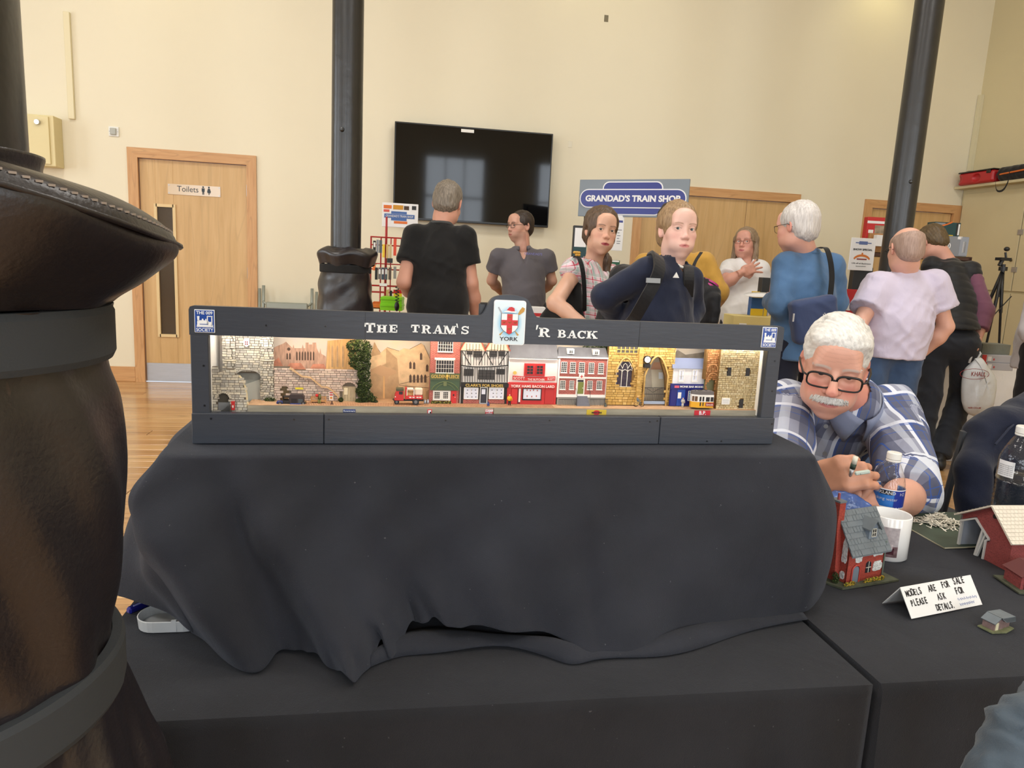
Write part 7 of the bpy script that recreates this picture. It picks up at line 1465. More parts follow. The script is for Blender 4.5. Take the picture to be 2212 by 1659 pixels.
B('bezel',(-w,0,0),(w,.045,h),S('tv bezel',12,12,13,rough=.3),t,.004);B('screen',(-w+.012,-.002,.02),(w-.012,.004,h-.012),M('tv glass',srgb(6,6,9),rough=.05,spec=.30),t);B('wall_bracket',(-.3,.04,.2),(.3,.107,h-.2),m_black,t);x,z=Wp(1010,283,6.95);B('sticker',(x-t.location.x-.06,-.004,z-z0-.014),(x-t.location.x+.06,0,z-z0+.014),m_white,t)
m_wcl=fabric('white table cloth',(222,220,218),.04,.4,6)
def cloth_table(name,label,a,b,z,hem,hh=.03):
 t=thing(name,label,'table',((a[0]+b[0])/2,(a[1]+b[1])/2,0));hx,hy=(b[0]-a[0])/2,(b[1]-a[1])/2
 B('tabletop',(-hx+.01,-hy+.01,z-.03),(hx-.01,hy-.01,z-.004),S('table board',120,100,80),t)
 for sx in(-1,1):
  for sy in(-1,1):mb=MB();mb.cyl((sx*(hx-.08),sy*(hy-.08),0),(sx*(hx-.08),sy*(hy-.08),z-.03),.014,n=8);mb.build('leg',m_ch,t)
 P=[]
 for(p,q) in(((-hx,-hy),(hx,-hy)),((hx,-hy),(hx,hy)),((hx,hy),(-hx,hy)),((-hx,hy),(-hx,-hy))):
  n=int(math.dist(p,q)/.025);nx,ny=(q[1]-p[1])/math.dist(p,q),-(q[0]-p[0])/math.dist(p,q);P+=[(p[0]+(q[0]-p[0])*i/n,p[1]+(q[1]-p[1])*i/n,nx,ny) for i in range(n)]
 mb=MB();rows=[]
 for v in(0,.02,.1,.3,.6,1.):rows.append([(x+nx*.018*min(1,v*3)*(.5+.5*math.sin(i*.37+math.sin(i*.11)*2)),y+ny*.018*min(1,v*3)*(.5+.5*math.sin(i*.37+math.sin(i*.11)*2)),z-v*(z-hem)) for i,(x,y,nx,ny) in enumerate(P+[P[0]])])
 mb.grid(rows);mb.add([(-hx,-hy,z),(hx,-hy,z),(hx,hy,z),(-hx,hy,z)],[(0,1,2,3)]);mb.build('tablecloth',m_wcl,t,smooth=False);return t
cloth_table('shop_table','long shop table under white cloth behind the york display',(-.45,4.62),(2.75,5.12),.74,.25)
cloth_table('stock_table','white clothed table beyond the bending gilet man',(2.95,4.72),(5.5,5.16),.69,.17)
def carton(name,label,px0,py0,px1,py1,zc,mat,dep=.1,group=None,cat='box',bands=(),rotz=None,base=None,lid=None):
 c=atd((px0+px1)/2,(py0+py1)/2,zc);k=zc/FPX;w,h=(px1-px0)*k,(py1-py0)*k;top_=c.z+h/2;z0=c.z-h/2 if base is None else(base if base>0 or name=='storage_crate' else -base);h=top_-z0 if base is not None and base<0 else h
 t=thing(name,label,cat,(c.x,c.y,z0),-.12 if rotz is None else rotz,group);B('carton',(-w/2,0,0),(w/2,dep,h),mat,t,.002)
 for(a,b,u,v,m,nm) in bands:B(nm,(-w/2+w*a,-.0015,h*b),(-w/2+w*u,.001,h*v),m,t)
 return t,w,h
m_pw=S('paper white',232,232,234,rough=.7);m_pr=S('carton red',190,38,42,rough=.5);m_pg=S('carton green',34,92,70,rough=.5);m_pdg=S('carton dark teal',22,62,66,rough=.5);m_py=S('carton yellow',226,190,40,rough=.5);m_pbl=S('carton blue',40,92,160,rough=.5);m_pgr=S('carton grey',134,138,146,rough=.5);m_pk=S('carton black',34,36,38,rough=.5);m_pcr=S('carton cream',214,196,130,rough=.6);m_por=S('carton orange',216,110,40,rough=.5);m_lime=S('lime plastic',130,206,30,rough=.35);m_wire=S('red coated wire',170,34,36,rough=.4)
c=atd(833,600,4.92);bz=.742
t=thing('wire_rack','red wire spinner rack hung with small packs','rack',(c.x,c.y,bz));k=4.92/FPX
def rk(px,py):p=atd(px,py,4.92);return p.x-c.x,p.z-bz
mb=MB()
zt=rk(830,512)[1];x0=rk(801,560)[0];x1=rk(866,560)[0];xm=(x0+x1)/2
mb.cyl((xm,0,0),(xm,0,rk(850,470)[1]),.008,n=8)
mb.build('post',m_wire,t)
for y_ in(-.03,.10):
 for xx in(x0,x0+(x1-x0)*.33,x0+(x1-x0)*.66,x1):mb=MB();mb.cyl((xx,y_,.0),(xx,y_,zt),.0035,n=6);mb.build('upright',m_wire,t)
for py in(513,530,570,582,618,632):
 z=rk(830,py)[1];mb=MB();mb.cyl((x0,-.03,z),(x1,-.03,z),.0035,n=6);mb.build('rail',m_wire,t);mb=MB();mb.tube([(x0,-.03,z),(x0,.1,z),(x1,.1,z),(x1,-.03,z)],.003,6);mb.build('hoop',m_wire,t)
mb=MB();mb.lathe([(.12,0),(.12,.01),(.02,.02)],20,(xm,.03,0));mb.build('base',m_wire,t)
packs=[(806,520,812,545,m_pk,'black and white'),(813,518,818,546,m_pgr,'grey'),(819,519,825,546,S('pack slate',84,92,100),'slate grey'),(826,528,831,556,m_py,'yellow'),(834,528,839,558,S('pack kraft',196,168,110),'kraft brown'),(841,528,846,558,S('pack tan',206,186,140),'tan'),(850,516,856,552,S('pack vermilion',216,76,50),'vermilion'),(836,558,848,568,m_pk,'short black'),(810,578,816,604,m_pk,'dark'),(817,578,823,603,S('pack ash',104,100,100),'ash grey'),(824,578,830,604,S('pack petrol',56,70,86),'petrol blue'),(831,578,837,604,S('pack steel',80,92,100),'steel blue'),(839,578,845,604,S('pack umber',90,76,66),'umber'),(850,576,856,602,S('pack fog',150,150,150),'fog grey'),(805,570,811,584,m_por,'orange'),(820,612,836,618,m_pw,'flat white'),(834,626,840,640,S('pack kraft',196,168,110),'low kraft'),(842,628,847,641,m_pk,'low black'),(850,626,868,634,m_pr,'wide red'),(850,634,868,642,m_py,'wide yellow')]
for i,(a,b,u,v,m,cn) in enumerate(packs):
 p=atd((a+u)/2,(b+v)/2,4.84);kk=4.84/FPX;w,h=(u-a)*kk,(v-b)*kk
 q=thing('hanging_pack','%s pack hanging on the red wire rack'%cn,'pack',(p.x,p.y,p.z-h/2),rnd.uniform(-.3,.1),'packs on the wire rack')
 B('card',(-w/2,0,0),(w/2,.006,h),m,q);mb=MB();mb.cyl((0,.003,h*.93),(0,.07,h*.95),.0025,n=6);mb.build('hook',m_wire,q)
 if i in(0,10,11,9):B('label',(-w*.3,-.001,h*.45),(w*.3,.001,h*.85),m_pw,q)
q=thing('orange_tray','small orange wire tray at foot of red rack','tray',rk(816,640) and(atd(816,640,4.8).x,atd(816,640,4.8).y,.92));
mb=MB();mb.box((-.03,0,0),(.04,.06,.006));mb.box((-.03,0,0),(.04,.004,.035));mb.box((-.03,.056,0),(.04,.06,.045));mb.box((-.034,0,0),(-.03,.06,.04));mb.box((.036,0,0),(.04,.06,.04));mb.build('tray',m_por,q)
t,w,h=carton('price_poster','white poster with shop logo above the red wire rack',826,440,903,491,4.86,m_pw,.008,cat='poster',rotz=.0)
for a,b,u,v,m in((.04,.76,.26,.90,m_por),(.30,.74,.58,.92,S('poster ochre',196,140,40)),(.60,.74,.74,.90,S('poster brown',70,50,34)),(.82,.76,.94,.92,m_pk),(.04,.62,.2,.72,S('poster coral',206,90,80)),(.25,.56,.68,.66,S('poster blue',70,104,164)),(.06,.38,.9,.55,S('poster blue',70,104,164)),(.25,.28,.68,.38,S('poster blue',70,104,164)),(.33,.16,.7,.26,m_por)):B('printed_panel',(-w/2+w*a,-.0012,h*b),(-w/2+w*u,.001,h*v),m,t)
fit_text('lettering',"GRANDAD'S TRAIN SHOP",w*.76,h*.09,m_pw,t,(-w*.02,-.002,h*.42),ext=.0005)
for i,(a,b,u,v,cn) in enumerate(((821,656,868,671,'lower'),(822,642,868,656,'upper'))):
 t,w,h=carton('green_case','%s lime green plastic case beside the red rack'%cn,a,b,u,v,4.7,m_lime,.14,'lime green cases')
 B('lid_ridge',(-w/2-.003,-.004,h*.62),(w/2+.003,.144,h*.72),m_lime,t)
t=thing('spring_toy','black coiled spring toy in front of the lime cases','toy',atd(857,672,4.6));mb=MB();mb.tube([(.012*math.cos(i*.8),.012*math.sin(i*.8),.06+i*.0026) for i in range(40)],.003,6);mb.build('coil',m_black,t,smooth=True);mb=MB();mb.sphere((0,0,.03),(.016,.014,.032),10,8);mb.build('body',m_black,t,smooth=True)
t,w,h=carton('display_case_box','black cased set with green lid on the shop table',1035,655,1062,690,4.75,m_pk,.1,base=-.742,bands=((.1,.86,.9,1.,m_lime,'label'),(.1,.2,.9,.7,m_pgr,'window')))
carton('leaflet_pile','pale leaflets with a red strip near the polo-shirted man',1148,664,1178,690,4.8,m_pw,.1,base=-.742,cat='leaflets',bands=((0,.75,1,.84,m_pr,'strip'),))
TLp,TRp,BLp=atd(1253,388,5.6),atd(1491,386,5.22),atd(1247,466,5.6)
o,a,w,h=board(TLp,TRp,BLp);t=thing('shop_sign','grey board with a navy lozenge sign for the train shop','sign',o,a);m_sb=S('sign royal blue',36,46,130,rough=.3);m_sg=S('sign board grey',124,134,144,rough=.4)
B('board',(0,0,0),(w,.015,h),m_sg,t,.002)
def loz(x0,z0,x1,z1,r,mat,y,nm):mb=MB();mb.prism(rrect(x0,z0,x1,z1,r,6),y,0);return mb.build(nm,mat,t)
loz(w*.225,h*.55,w*.775,h*.945,.05,m_pw,-.002,'upper_outline');loz(w*.235,h*.57,w*.765,h*.915,.045,m_sb,-.004,'upper_panel');loz(w*.225,h*.05,w*.775,h*.45,.05,m_pw,-.002,'lower_outline');loz(w*.235,h*.08,w*.765,h*.43,.045,m_sb,-.004,'lower_panel');loz(w*.012,h*.235,w*.985,h*.745,h*.25,m_pw,-.006,'centre_outline');mm=loz(w*.022,h*.265,w*.975,h*.715,h*.22,m_sb,-.008,'centre_panel')
fit_text('lettering',"GRANDAD'S TRAIN SHOP",w*.865,h*.155,m_pw,t,(w*.5,-.0085,h*.415),ext=.001,bold=.0025)
mb=MB()
for xx in(w*.06,w*.94):mb.cyl((xx,.028,-o.z+.0),(xx,.028,h*.9),.01,n=8)
o_=mb.build('support_posts',m_black,t);o_['kind']='stuff'
t,w,h=carton('price_list','white price list hanging under the train shop sign',1322,466,1347,541,5.5,m_pw,.004,cat='notice',rotz=0.)
B('logo',(-w*.1,-.0012,h*.80),(w*.38,.001,h*.86),m_sb,t)
for i,(q,v_) in enumerate(((.58,.4),(.5,.2),(.42,.3),(.34,.2),(.26,.34),(.2,.3))):B('printed_line',(-w*.05,-.0012,h*q),(-w*.05+w*v_,.001,h*(q+.02)),m_pgr,t)
t,w,h=carton('leaflet_stand','stand of green train leaflets behind the checked-dress woman',1238,488,1268,545,4.95,m_pk,.05,base=-.742,bands=((.1,.82,.95,.98,m_pw,'label'),(.05,.55,1,.82,m_pdg,'leaflet'),(.05,.3,1,.52,m_pgr,'leaflet'),(.0,.0,.6,.28,m_pw,'leaflet')),cat='leaflets')
base=None
for i,(y0,y1,x0,x1,m,m2,cn) in enumerate(((562,574,1303,1339,m_pg,m_pw,'green'),(574,586,1303,1342,m_pk,m_py,'black window'),(586,592,1300,1340,m_py,m_pk,'thin yellow'),(592,598,1300,1342,m_pcr,m_py,'cream'),(598,612,1300,1345,m_pdg,m_py,'teal'))):
 carton('loco_box','%s locomotive box in the stack behind plaid shoulders'%cn,x0,y0,x1,y1,5.1,m,.1,'locomotive boxes',bands=((.3,.7,.95,.95,m2,'stripe'),))
carton('stock_crate','dark crate under the stack of locomotive boxes',1298,612,1346,700,5.1,m_pk,.12,cat='crate',base=-.742)
t,w,h=carton('cream_set_box','long cream train set box with grey oval on shop table',1583,684,1690,706,4.85,m_pcr,.2,base=-.742,bands=((.13,.3,.28,.8,m_pw,'label'),(.05,.5,.09,.75,S('seal brown',150,100,40),'seal')))
mb=MB();mb.prism([(w*.25+.12*math.cos(q),.0+.05*math.sin(q)) for q in[PI*i/12 for i in range(13)]],-.0025,0);mb.build('oval_window',m_pgr,t)
t,w,h=carton('toy_pack','yellow and blue toy pack standing on the shop table',1622,641,1660,684,4.95,m_pbl,.06,base=-.742,bands=((0,.55,.72,.78,m_py,'yellow_flash'),(.2,.0,.38,.5,m_pk,'window'),(.5,.02,.72,.45,m_pbl,'tube'),(.75,.5,.95,.8,m_py,'figure')))
carton('black_speaker','black box with cable behind the toy pack',1646,600,1663,640,5.05,m_pk,.08,base=-.742);carton('yellow_header_pack','yellow topped pack behind the toy pack',1627,630,1648,645,5.08,m_py,.04,base=-.742)
t=thing('paper_tray','oval white paper plate between the woman in white and fleece man','tray',atd(1640,640.5,4.92));mb=MB();mb.lathe([(.001,0),(.07,.002),(.10,.012),(.101,.014),(.07,.005),(.001,.003)],28);o=mb.build('plate',m_pw,t,smooth=True);o.rotation_euler=(.1,-.10,0)
t,w,h=carton('show_special_sign','white notice reading show special with an orange arch logo',1835,515,1890,584,5.2,m_pw,.006,cat='sign',rotz=-.1)
B('logo_band',(-w*.32,-.0012,h*.835),(w*.32,.001,h*.865),S('notice blue',92,110,160),t);B('logo_block',(-w*.18,-.0014,h*.80),(w*.16,.001,h*.90),S('notice blue',92,110,160),t);fit_text('lettering','SHOW SPECIAL',w*.78,h*.055,m_pk,t,(0,-.0012,h*.62),ext=.0005,bold=.0006)
mb=MB();aa=[(.36*w*math.cos(q),h*.30+.20*h*math.sin(q)) for q in[PI*(.12+.76*i/12) for i in range(13)]];bb=[(.33*w*math.cos(q),h*.26+.17*h*math.sin(q)) for q in[PI*(.14+.72*i/12) for i in range(13)]]
for i in range(12):mb.prism([aa[i],aa[i+1],bb[i+1],bb[i]],-.0014,0)
mb.build('arch_logo',S('notice orange',206,118,50),t);B('arch_finial',(-w*.03,-.0016,h*.49),(w*.03,.001,h*.55),S('notice orange',206,118,50),t);B('red_bar',(-w*.2,-.0014,h*.33),(w*.2,.001,h*.37),S('notice maroon',130,50,54),t);fit_text('lettering','15% off all Bachmann',w*.78,h*.04,m_pk,t,(0,-.0012,h*.2),ext=.0005);fit_text('lettering','locomotives',w*.4,h*.03,m_pk,t,(0,-.0012,h*.12),ext=.0005)
sh=thing('stock_shelf','dark wooden shelf unit of boxed models beyond the bald man','shelf',(0,0,0));p0=atd(1875,560,5.75);p1=atd(2100,556,5.75);zs=atd(2050,553,5.75).z;sh.location=((p0.x+p1.x)/2,(p0.y+p1.y)/2+.1,0);sh.rotation_euler=(0,0,-.12);L2=(p1-p0).length/2
for z in(.35,.8,zs-.03):B('shelf_board',(-L2,-.13,z),(L2,.13,z+.024),S('shelf walnut',70,44,34),sh)
for xx in(-L2,L2-.025):B('side_panel',(xx,-.13,0),(xx+.025,.13,zs),S('shelf walnut',70,44,34),sh)
t,w,h=carton('grey_set_box','wide grey boxed model marked with white numerals',2008,510,2092,552,5.72,m_pgr,.1,bands=((.78,.05,1.,.98,S('carton pale grey',150,156,168),'end_panel'),(.86,.2,.94,.75,m_pw,'barcode'),(.7,.86,.82,1.,m_pw,'sticker')),base=zs)
fit_text('lettering','5020',w*.34,h*.26,m_pw,t,(-w*.13,-.002,h*.38),ext=.0005,bold=.001)
t,w,h=carton('teal_loco_box','dark teal loco box with orange curve on grey box',2017,481,2075,510,5.72,m_pdg,.1,bands=((.84,.05,.90,.98,m_pk,'end_panel'),(.91,.1,.97,.9,m_pw,'barcode'),(.1,.03,.75,.09,m_py,'title_line'),(.02,.72,.40,.94,m_pgr,'picture')),base=zs+h)
mb=MB();cv=[(-w/2+w*.66*i/10,h*(.62+.36*(i/10)**2)) for i in range(11)]
for i in range(10):mb.prism([cv[i],cv[i+1],(cv[i+1][0],cv[i+1][1]+.012),(cv[i][0],cv[i][1]+.012)],-.002,0)
mb.build('orange_curve',m_por,t)
t,w,h=carton('red_kit_box','red and white model kit box with a loco picture',1872,470,1922,515,5.75,m_pr,.06,bands=((0,.70,1,.82,m_pw,'white_flash'),(.35,.1,.98,.62,S('picture dusk',150,136,116,var=.4,vscale=30),'picture'),(.08,.25,.3,.4,m_pw,'caption'),(.15,.02,.45,.1,m_pw,'caption')),base=None)
carton('white_card_box','plain white card box below the red kit box',1893,508,1915,532,5.65,m_pw,.05);carton('kraft_carton','brown kraft carton under the kit boxes',1875,516,1925,556,5.75,S('kraft board',176,128,80),.1,base=zs)
carton('red_stock_box','red stock box behind the lilac shirt sleeve',1808,625,1850,690,5.2,m_pr,.08,base=-.692,bands=((.3,.7,.7,.8,m_pw,'caption'),));carton('black_tray','black folded tray below the show special notice',1843,578,1885,612,5.25,m_pk,.06,base=-.692)
for i,(y0,y1,cn) in enumerate(((773,789,'lower'),(757,773,'upper'))):
 t,w,h=carton('boxed_wagon','%s red and grey boxed wagon on the white clothed table'%cn,2122,y0,2192,y1,5.0,S('carton silver',176,176,184),.12,'boxed wagons',bands=((.0,0,.14,1,m_pr,'red_end'),(.18,.2,.3,.8,m_pw,'label'),(.36,.3,.4,.55,m_pr,'logo')),base=.695+i*.053)
t,w,h=carton('grey_bundle','folded grey cloth on top of the boxed wagons',2122,735,2185,757,5.05,fabric('grey felt',(120,122,112),.15,.5),.12,cat='cloth',base=.80)
carton('storage_crate','clear storage crate under the white clothed table',2040,938,2120,975,5.2,M('frosted crate',srgb(190,188,190),rough=.4),.3,cat='crate',base=.0)
t=thing('tripod','black camera tripod standing on the white clothed table','tripod',(atd(2158,700,5.5).x,atd(2158,700,5.5).y,.69));m_tr=S('tripod black',22,22,24,rough=.4)
def tq(px,py):p=atd(px,py,5.5);return Vector((p.x-t.location.x,p.y-t.location.y,p.z-.69))
hub=tq(2166,585)
for ft in(tq(2137,690),tq(2172,688),tq(2160,640)+Vector((0,.25,0))):ft.z=.0;mb=MB();mb.tube([hub,hub+(ft-hub)*.45,hub+(ft-hub)*.46,ft],[.013,.012,.009,.008],8);mb.build('leg',m_tr,t,smooth=True)
mb=MB();mb.cyl(hub+Vector((0,0,-.2)),hub+Vector((0,0,.05)),.014,n=10);mb.cyl(hub+Vector((0,0,.0)),hub+Vector((0,0,.03)),.03,n=12);mb.build('centre_column',m_tr,t);q=tq(2166,560);mb=MB();mb.box(q+Vector((-.04,-.03,-.01)),q+Vector((.05,.03,.012)));mb.cyl(q+Vector((.03,0,.0)),tq(2172,545),.008,n=8);mb.cyl(q+Vector((-.02,0,-.05)),q,.015,n=8);mb.build('pan_head',m_tr,t);q=tq(2175,538);mb=MB();mb.sphere(q,(.022,.02,.018),10,6);mb.build('mount',m_tr,t);mb=MB();mb.cyl(tq(2140,688),tq(2185,640),.004,n=6);mb.build('pan_handle',m_tr,t)
m_cup=S('cream cupboard paint',206,194,158,rough=.5,var=.03,vscale=2)
t=thing('built_in_cupboard','cream built-in cupboard doors along the right wall','cupboard',(WX-.004,0,0));X0=-.035
ys=[7.05,6.22,5.4,4.58];
def cz(py):d=ray(2120,py);return CAMZ+d.z*(WX+X0)/d.x
zmid=cz(628);zt=2.225
mb=MB();mb.box((X0,3.7,0),(0,7.05,zt+.05));mb.build('carcass',m_cup,t)
for i in range(3):
 for(z0,z1) in((.08,zmid-.012),(zmid+.012,zt)):d_=B('cupboard_door',(X0-.02,ys[i+1]+.006,z0),(X0,ys[i]-.04 if i==0 else ys[i]-.006,z1),m_cup,t,.002);B('edge_groove',(X0-.0005,ys[i+1]-.006,z0),(X0+.001,ys[i+1]+.006,z1),m_gap,d_);mb=MB();mb.sphere((X0-.03,ys[i+1]+.05,z0+.25 if z0<.5 else z0+.3),.014,10,6);mb.build('knob',S('dull brass',110,92,60,metal=.7,rough=.4),d_)
B('ledge',(X0-.12,3.7,zt+.05),(0,7.05,zt+.075),m_cup,t)
for zz in(1.78,1.42):B('hasp',(X0-.026,6.19,zz),(X0-.018,6.25,zz+.05),m_steel,t)
a,b=atx(2100,212,WX),atx(2084,372,WX);t=B('corner_trunking',(WX-.04,WY-.05,b.z),(WX-.001,WY-.005,a.z),S('pale trunking',216,208,178,rough=.5));tag(t,'pale vertical trunking strip in the corner above the red case','trunking')
LZ=zt+.076
_ya,_yb=6.98,atx(2150,400,WX-.15).y;_hl=(_ya-_yb)/2;t=thing('red_case','red moulded plastic case lying on cupboard ledge','case',(WX-.11,(_ya+_yb)/2,LZ));m_rc=S('moulded red',176,32,40,rough=.35);a=6.66
f=Field((-.10,-.42,-.01),(.12,.42,.16),.006);f.rbox((0,0,.062),(.085,_hl,.062),.03);f.ell((-.085,.22,.06),(.03,.05,.04),.01,mode='sub');f.ell((-.085,-.02,.06),(.03,.05,.04),.01,mode='sub');V,F=f.arrays();np_mesh('shell',V,F,m_rc,t);B('black_lid',(-.088,-_hl,.120),(.085,_hl,.134),m_black,t,.006);B('catch',(-.094,-.2,.09),(-.08,-.15,.12),m_black,t,.003)
t=thing('black_kit_bag','black strapped kit bag with orange piping on cupboard ledge','bag',(WX-.10,_yb-.38,LZ));f=Field((-.12,-.42,-.01),(.12,.42,.2),.008);f.rbox((0,0,.07),(.085,.36,.068),.05);V,F=f.arrays();V+=vnormals(V,F)*(.006*fbm(V,7,4))[:,None];np_mesh('bag_body',V,F,m_bp,t)
mb=MB();mb.tube([(-.088,-.3,.06),(-.092,.0,.075),(-.09,.3,.06)],.008,6);mb.build('orange_piping',m_por,t);mb=MB();mb.ribbon(resample([(-.06,.30,.12),(-.11,.32,.05),(-.12,.28,-.09),(-.12,.20,-.10),(-.115,.16,-.02),(-.10,.18,.08)],4),(0,.3,1),.02,.004);mb.build('strap',m_bp,t)
t=thing('folded_chair','grey folded metal chair leaning by the toilets door','chair',(0,0,0));m_fc=S('chair sage grey',150,156,148,rough=.4,metal=.3);Yc=6.9
def fc(px,py,Y=Yc):p=aty(px,py,Y);return p
a,b,c_,d_=fc(566,617),fc(672,624),fc(672,662),fc(570,657);t.location=((a.x+b.x)/2,Yc,0);lx=a.x-t.location.x;rx=b.x-t.location.x
mb=MB();mb.tube([(lx,.08,a.z),(lx,.06,a.z-.2),(lx+.005,-.02,.02)],.014,8);mb.build('back_tube',m_fc,t,smooth=True);mb=MB();mb.tube([(rx,.08,b.z),(rx,.06,b.z-.2),(rx-.005,-.02,.02)],.014,8);mb.build('back_tube',m_fc,t,smooth=True);mb=MB();mb.tube([(lx-.04,.1,a.z-.03),(lx-.04,.05,.02)],.013,8);mb.build('front_tube',m_fc,t,smooth=True);mb=MB();mb.tube([(rx-.06+.1,.1,b.z-.03),(rx+.04,.05,.02)],.013,8);mb.build('front_tube',m_fc,t,smooth=True)
mb=MB();mb.tube([(lx,.05,c_.z+.03),(lx+.03,.045,c_.z),(rx-.03,.045,c_.z),(rx,.05,c_.z+.03)],.011,8);mb.build('cross_bar',m_fc,t,smooth=True);B('seat',(lx+.03,.0,.42),(rx-.03,.03,.80),m_fc,t,.01);B('backrest',(lx,.03,.55),(rx,.05,.62),m_fc,t,.008)
for px,py,lab in((1232,312,'scrap of clear tape stuck on the wall beside the television'),(1310,40,'tiny dark scuff of tape high on the wall')):
 p=aty(px,py,WY);o=B('wall_tape',(p.x-.022,WY-.003,p.z-.03),(p.x+.018,WY+.0005,p.z+.03),S('tape pale',226,220,200,rough=.2) if px<1300 else S('tape dark',120,112,90),bev=.001);o.scale=(1,1,1);tag(o,lab,'tape')
def vz(px,py,P):d=ray(px,py);return CAMZ+d.z*math.hypot(P[0],P[1])/math.hypot(d.x,d.y)
m_bk=brickmat('cottage brick',(150,52,44),(184,74,58),(120,60,50),.0066,.0026,.8,.14,.5);m_bk2=brickmat('barn brick',(124,50,50),(150,66,64),(150,90,88),.0075,.0030,.8,.12,.5)
m_mslate=S('cottage slate',104,112,118,rough=.7,var=.08,vscale=60);m_render=S('peeling white render',206,208,208,rough=.9,var=.3,vscale=260,bump=.8,bscale=300,bdist=.003);m_bgrey=S('cottage blue grey paint',112,124,138,rough=.6)
A=atz(1826,1266,TZ);Bq=atz(1903,1250,TZ);Cq=atz(1786,1238,TZ)
ex=(Bq-A);wF=ex.length;yaw=math.atan2(ex.y,ex.x);t=thing('model_cottage','red brick model cottage with slate roof and peeling white render','model house',(A.x,A.y,TZ+.001),yaw)
dp=.072;zb=.0035;he=vz(1826,1180,A)-TZ;hr=he+.058
poly=[tuple((Matrix.Rotation(-yaw,3,'Z')@(atz(*q,TZ)-A))[:2]) for q in((1790,1258),(1833,1277),(1932,1259))]
bx=[(-.022,-.012),(wF+.022,-.022),(wF+.026,dp+.02),(-.036,dp+.02),(-.036,.03)]
mb=MB();mb.prism(bx,0,zb,'z');mb.build('base',M('scenic turf base',srgb(74,78,62),rough=.95,var=.3,vscale=60),t)
H2=dp/2
mb=MB();mb.box((0,0,zb),(wF,.003,he));mb.box((0,dp-.003,zb),(wF,dp,he));mb.build('long_wall',m_bk,t)
for x in(0,wF-.003):mb=MB();mb.prism([(0.001,zb),(dp-.001,zb),(dp-.001,he),(H2,hr-.004),(.001,he)],x,x+.003,'x');mb.build('gable_wall',m_bk,t)
def slates(t,y0,z0,y1,z1,xa,xb,nc,sw,seed,name,mat,th=.0011):
 rs=random.Random(seed);mb=MB();n=Vector((0,-(z1-z0),(y1-y0)));n=n.normalized() if n.z>0 else -n.normalized()
 for j in range(nc):
  f0,f1=j/nc,(j+1.18)/nc;x=xa-(sw*.5 if j%2 else 0)
  while x<xb:
   p,q=max(x,xa)+.0002,min(x+sw*rs.uniform(.9,1.1),xb)-.0002
   if q-p>.001:
    a=Vector((0,y0+(y1-y0)*f0,z0+(z1-z0)*f0))+n*(th*1.2+rs.uniform(0,.0003));b=Vector((0,y0+(y1-y0)*min(1,f1),z0+(z1-z0)*min(1,f1)))+n*.0002
    vs=[(p,a.y,a.z),(q,a.y,a.z),(q,b.y,b.z),(p,b.y,b.z)];vs+=[tuple(Vector(v)-n*th) for v in vs];mb.add(vs,[(0,1,2,3),(4,5,1,0),(5,6,2,1),(7,4,0,3)])
   x+=sw
 o=mb.build(name,mat,t);o['kind']='stuff';return o
ov=.010;sl=(hr-he)/H2
B_=lambda nm,pts,mat,par=t:None
mb=MB();mb.add([(-.004,-ov,he-sl*ov),(wF+.005,-ov,he-sl*ov),(wF+.005,H2,hr),(-.004,H2,hr),(-.004,-ov,he-sl*ov-.003),(wF+.005,-ov,he-sl*ov-.003),(wF+.005,H2,hr-.003),(-.004,H2,hr-.003)],[(0,1,2,3),(4,7,6,5),(0,4,5,1),(1,5,6,2),(3,2,6,7),(0,3,7,4)]);mb.build('roof_deck',m_mslate,t)
mb=MB();mb.add([(-.004,dp+ov,he-sl*ov),(wF+.005,dp+ov,he-sl*ov),(wF+.005,H2,hr),(-.004,H2,hr),(-.004,dp+ov,he-sl*ov-.003),(wF+.005,dp+ov,he-sl*ov-.003),(wF+.005,H2,hr-.003),(-.004,H2,hr-.003)],[(0,1,2,3),(4,7,6,5),(0,4,5,1),(1,5,6,2),(3,2,6,7),(0,3,7,4)]);mb.build('roof_deck',m_mslate,t)
slates(t,-ov,he-sl*ov,H2,hr,-.004,wF+.005,8,.0085,4,'slates',m_mslate);slates(t,dp+ov,he-sl*ov,H2,hr,-.004,wF+.005,8,.0085,5,'slates',m_mslate)
mb=MB();cw=.011
mb.prism([(H2-.020,zb),(H2+.020,zb),(H2+.016,he*.75),(H2+cw,he+.03),(H2+cw,hr+.020),(H2-cw,hr+.020),(H2-cw,he+.03),(H2-.016,he*.75)],-.012,.004,'x');mb.build('chimney_breast',m_bk,t);B('chimney_cap',(-.013,H2-cw-.001,hr+.020),(.005,H2+cw+.001,hr+.0235),m_mslate,t);mb=MB();mb.cyl((-.004,H2,hr+.023),(-.004,H2,hr+.036),.0028,.0024,10);mb.build('chimney_pot',S('terracotta pot',150,70,72),t)
def front(px,py):p=Matrix.Rotation(-yaw,3,'Z')@Vector((0,0,0));
dx=wF*.62;dw=.0115
mb=MB();mb.prism([(dx-dw,he+.008),(dx+dw,he+.008),(dx+dw,he+.030),(dx,he+.044),(dx-dw,he+.030)],.002,.030);dm=mb.build('dormer',m_bgrey,t)
for s_ in(-1,1):mb=MB();mb.add([(dx,-.004,he+.047),(dx+s_*(dw+.004),-.004,he+.028),(dx+s_*(dw+.004),.034,he+.028),(dx,.034,he+.047),(dx,-.004,he+.0445),(dx+s_*(dw+.004),-.004,he+.0255),(dx+s_*(dw+.004),.034,he+.0255),(dx,.034,he+.0445)],[(0,1,2,3),(4,7,6,5),(0,4,5,1),(1,5,6,2),(3,2,6,7)]);mb.build('dormer_roof',m_mslate,dm)
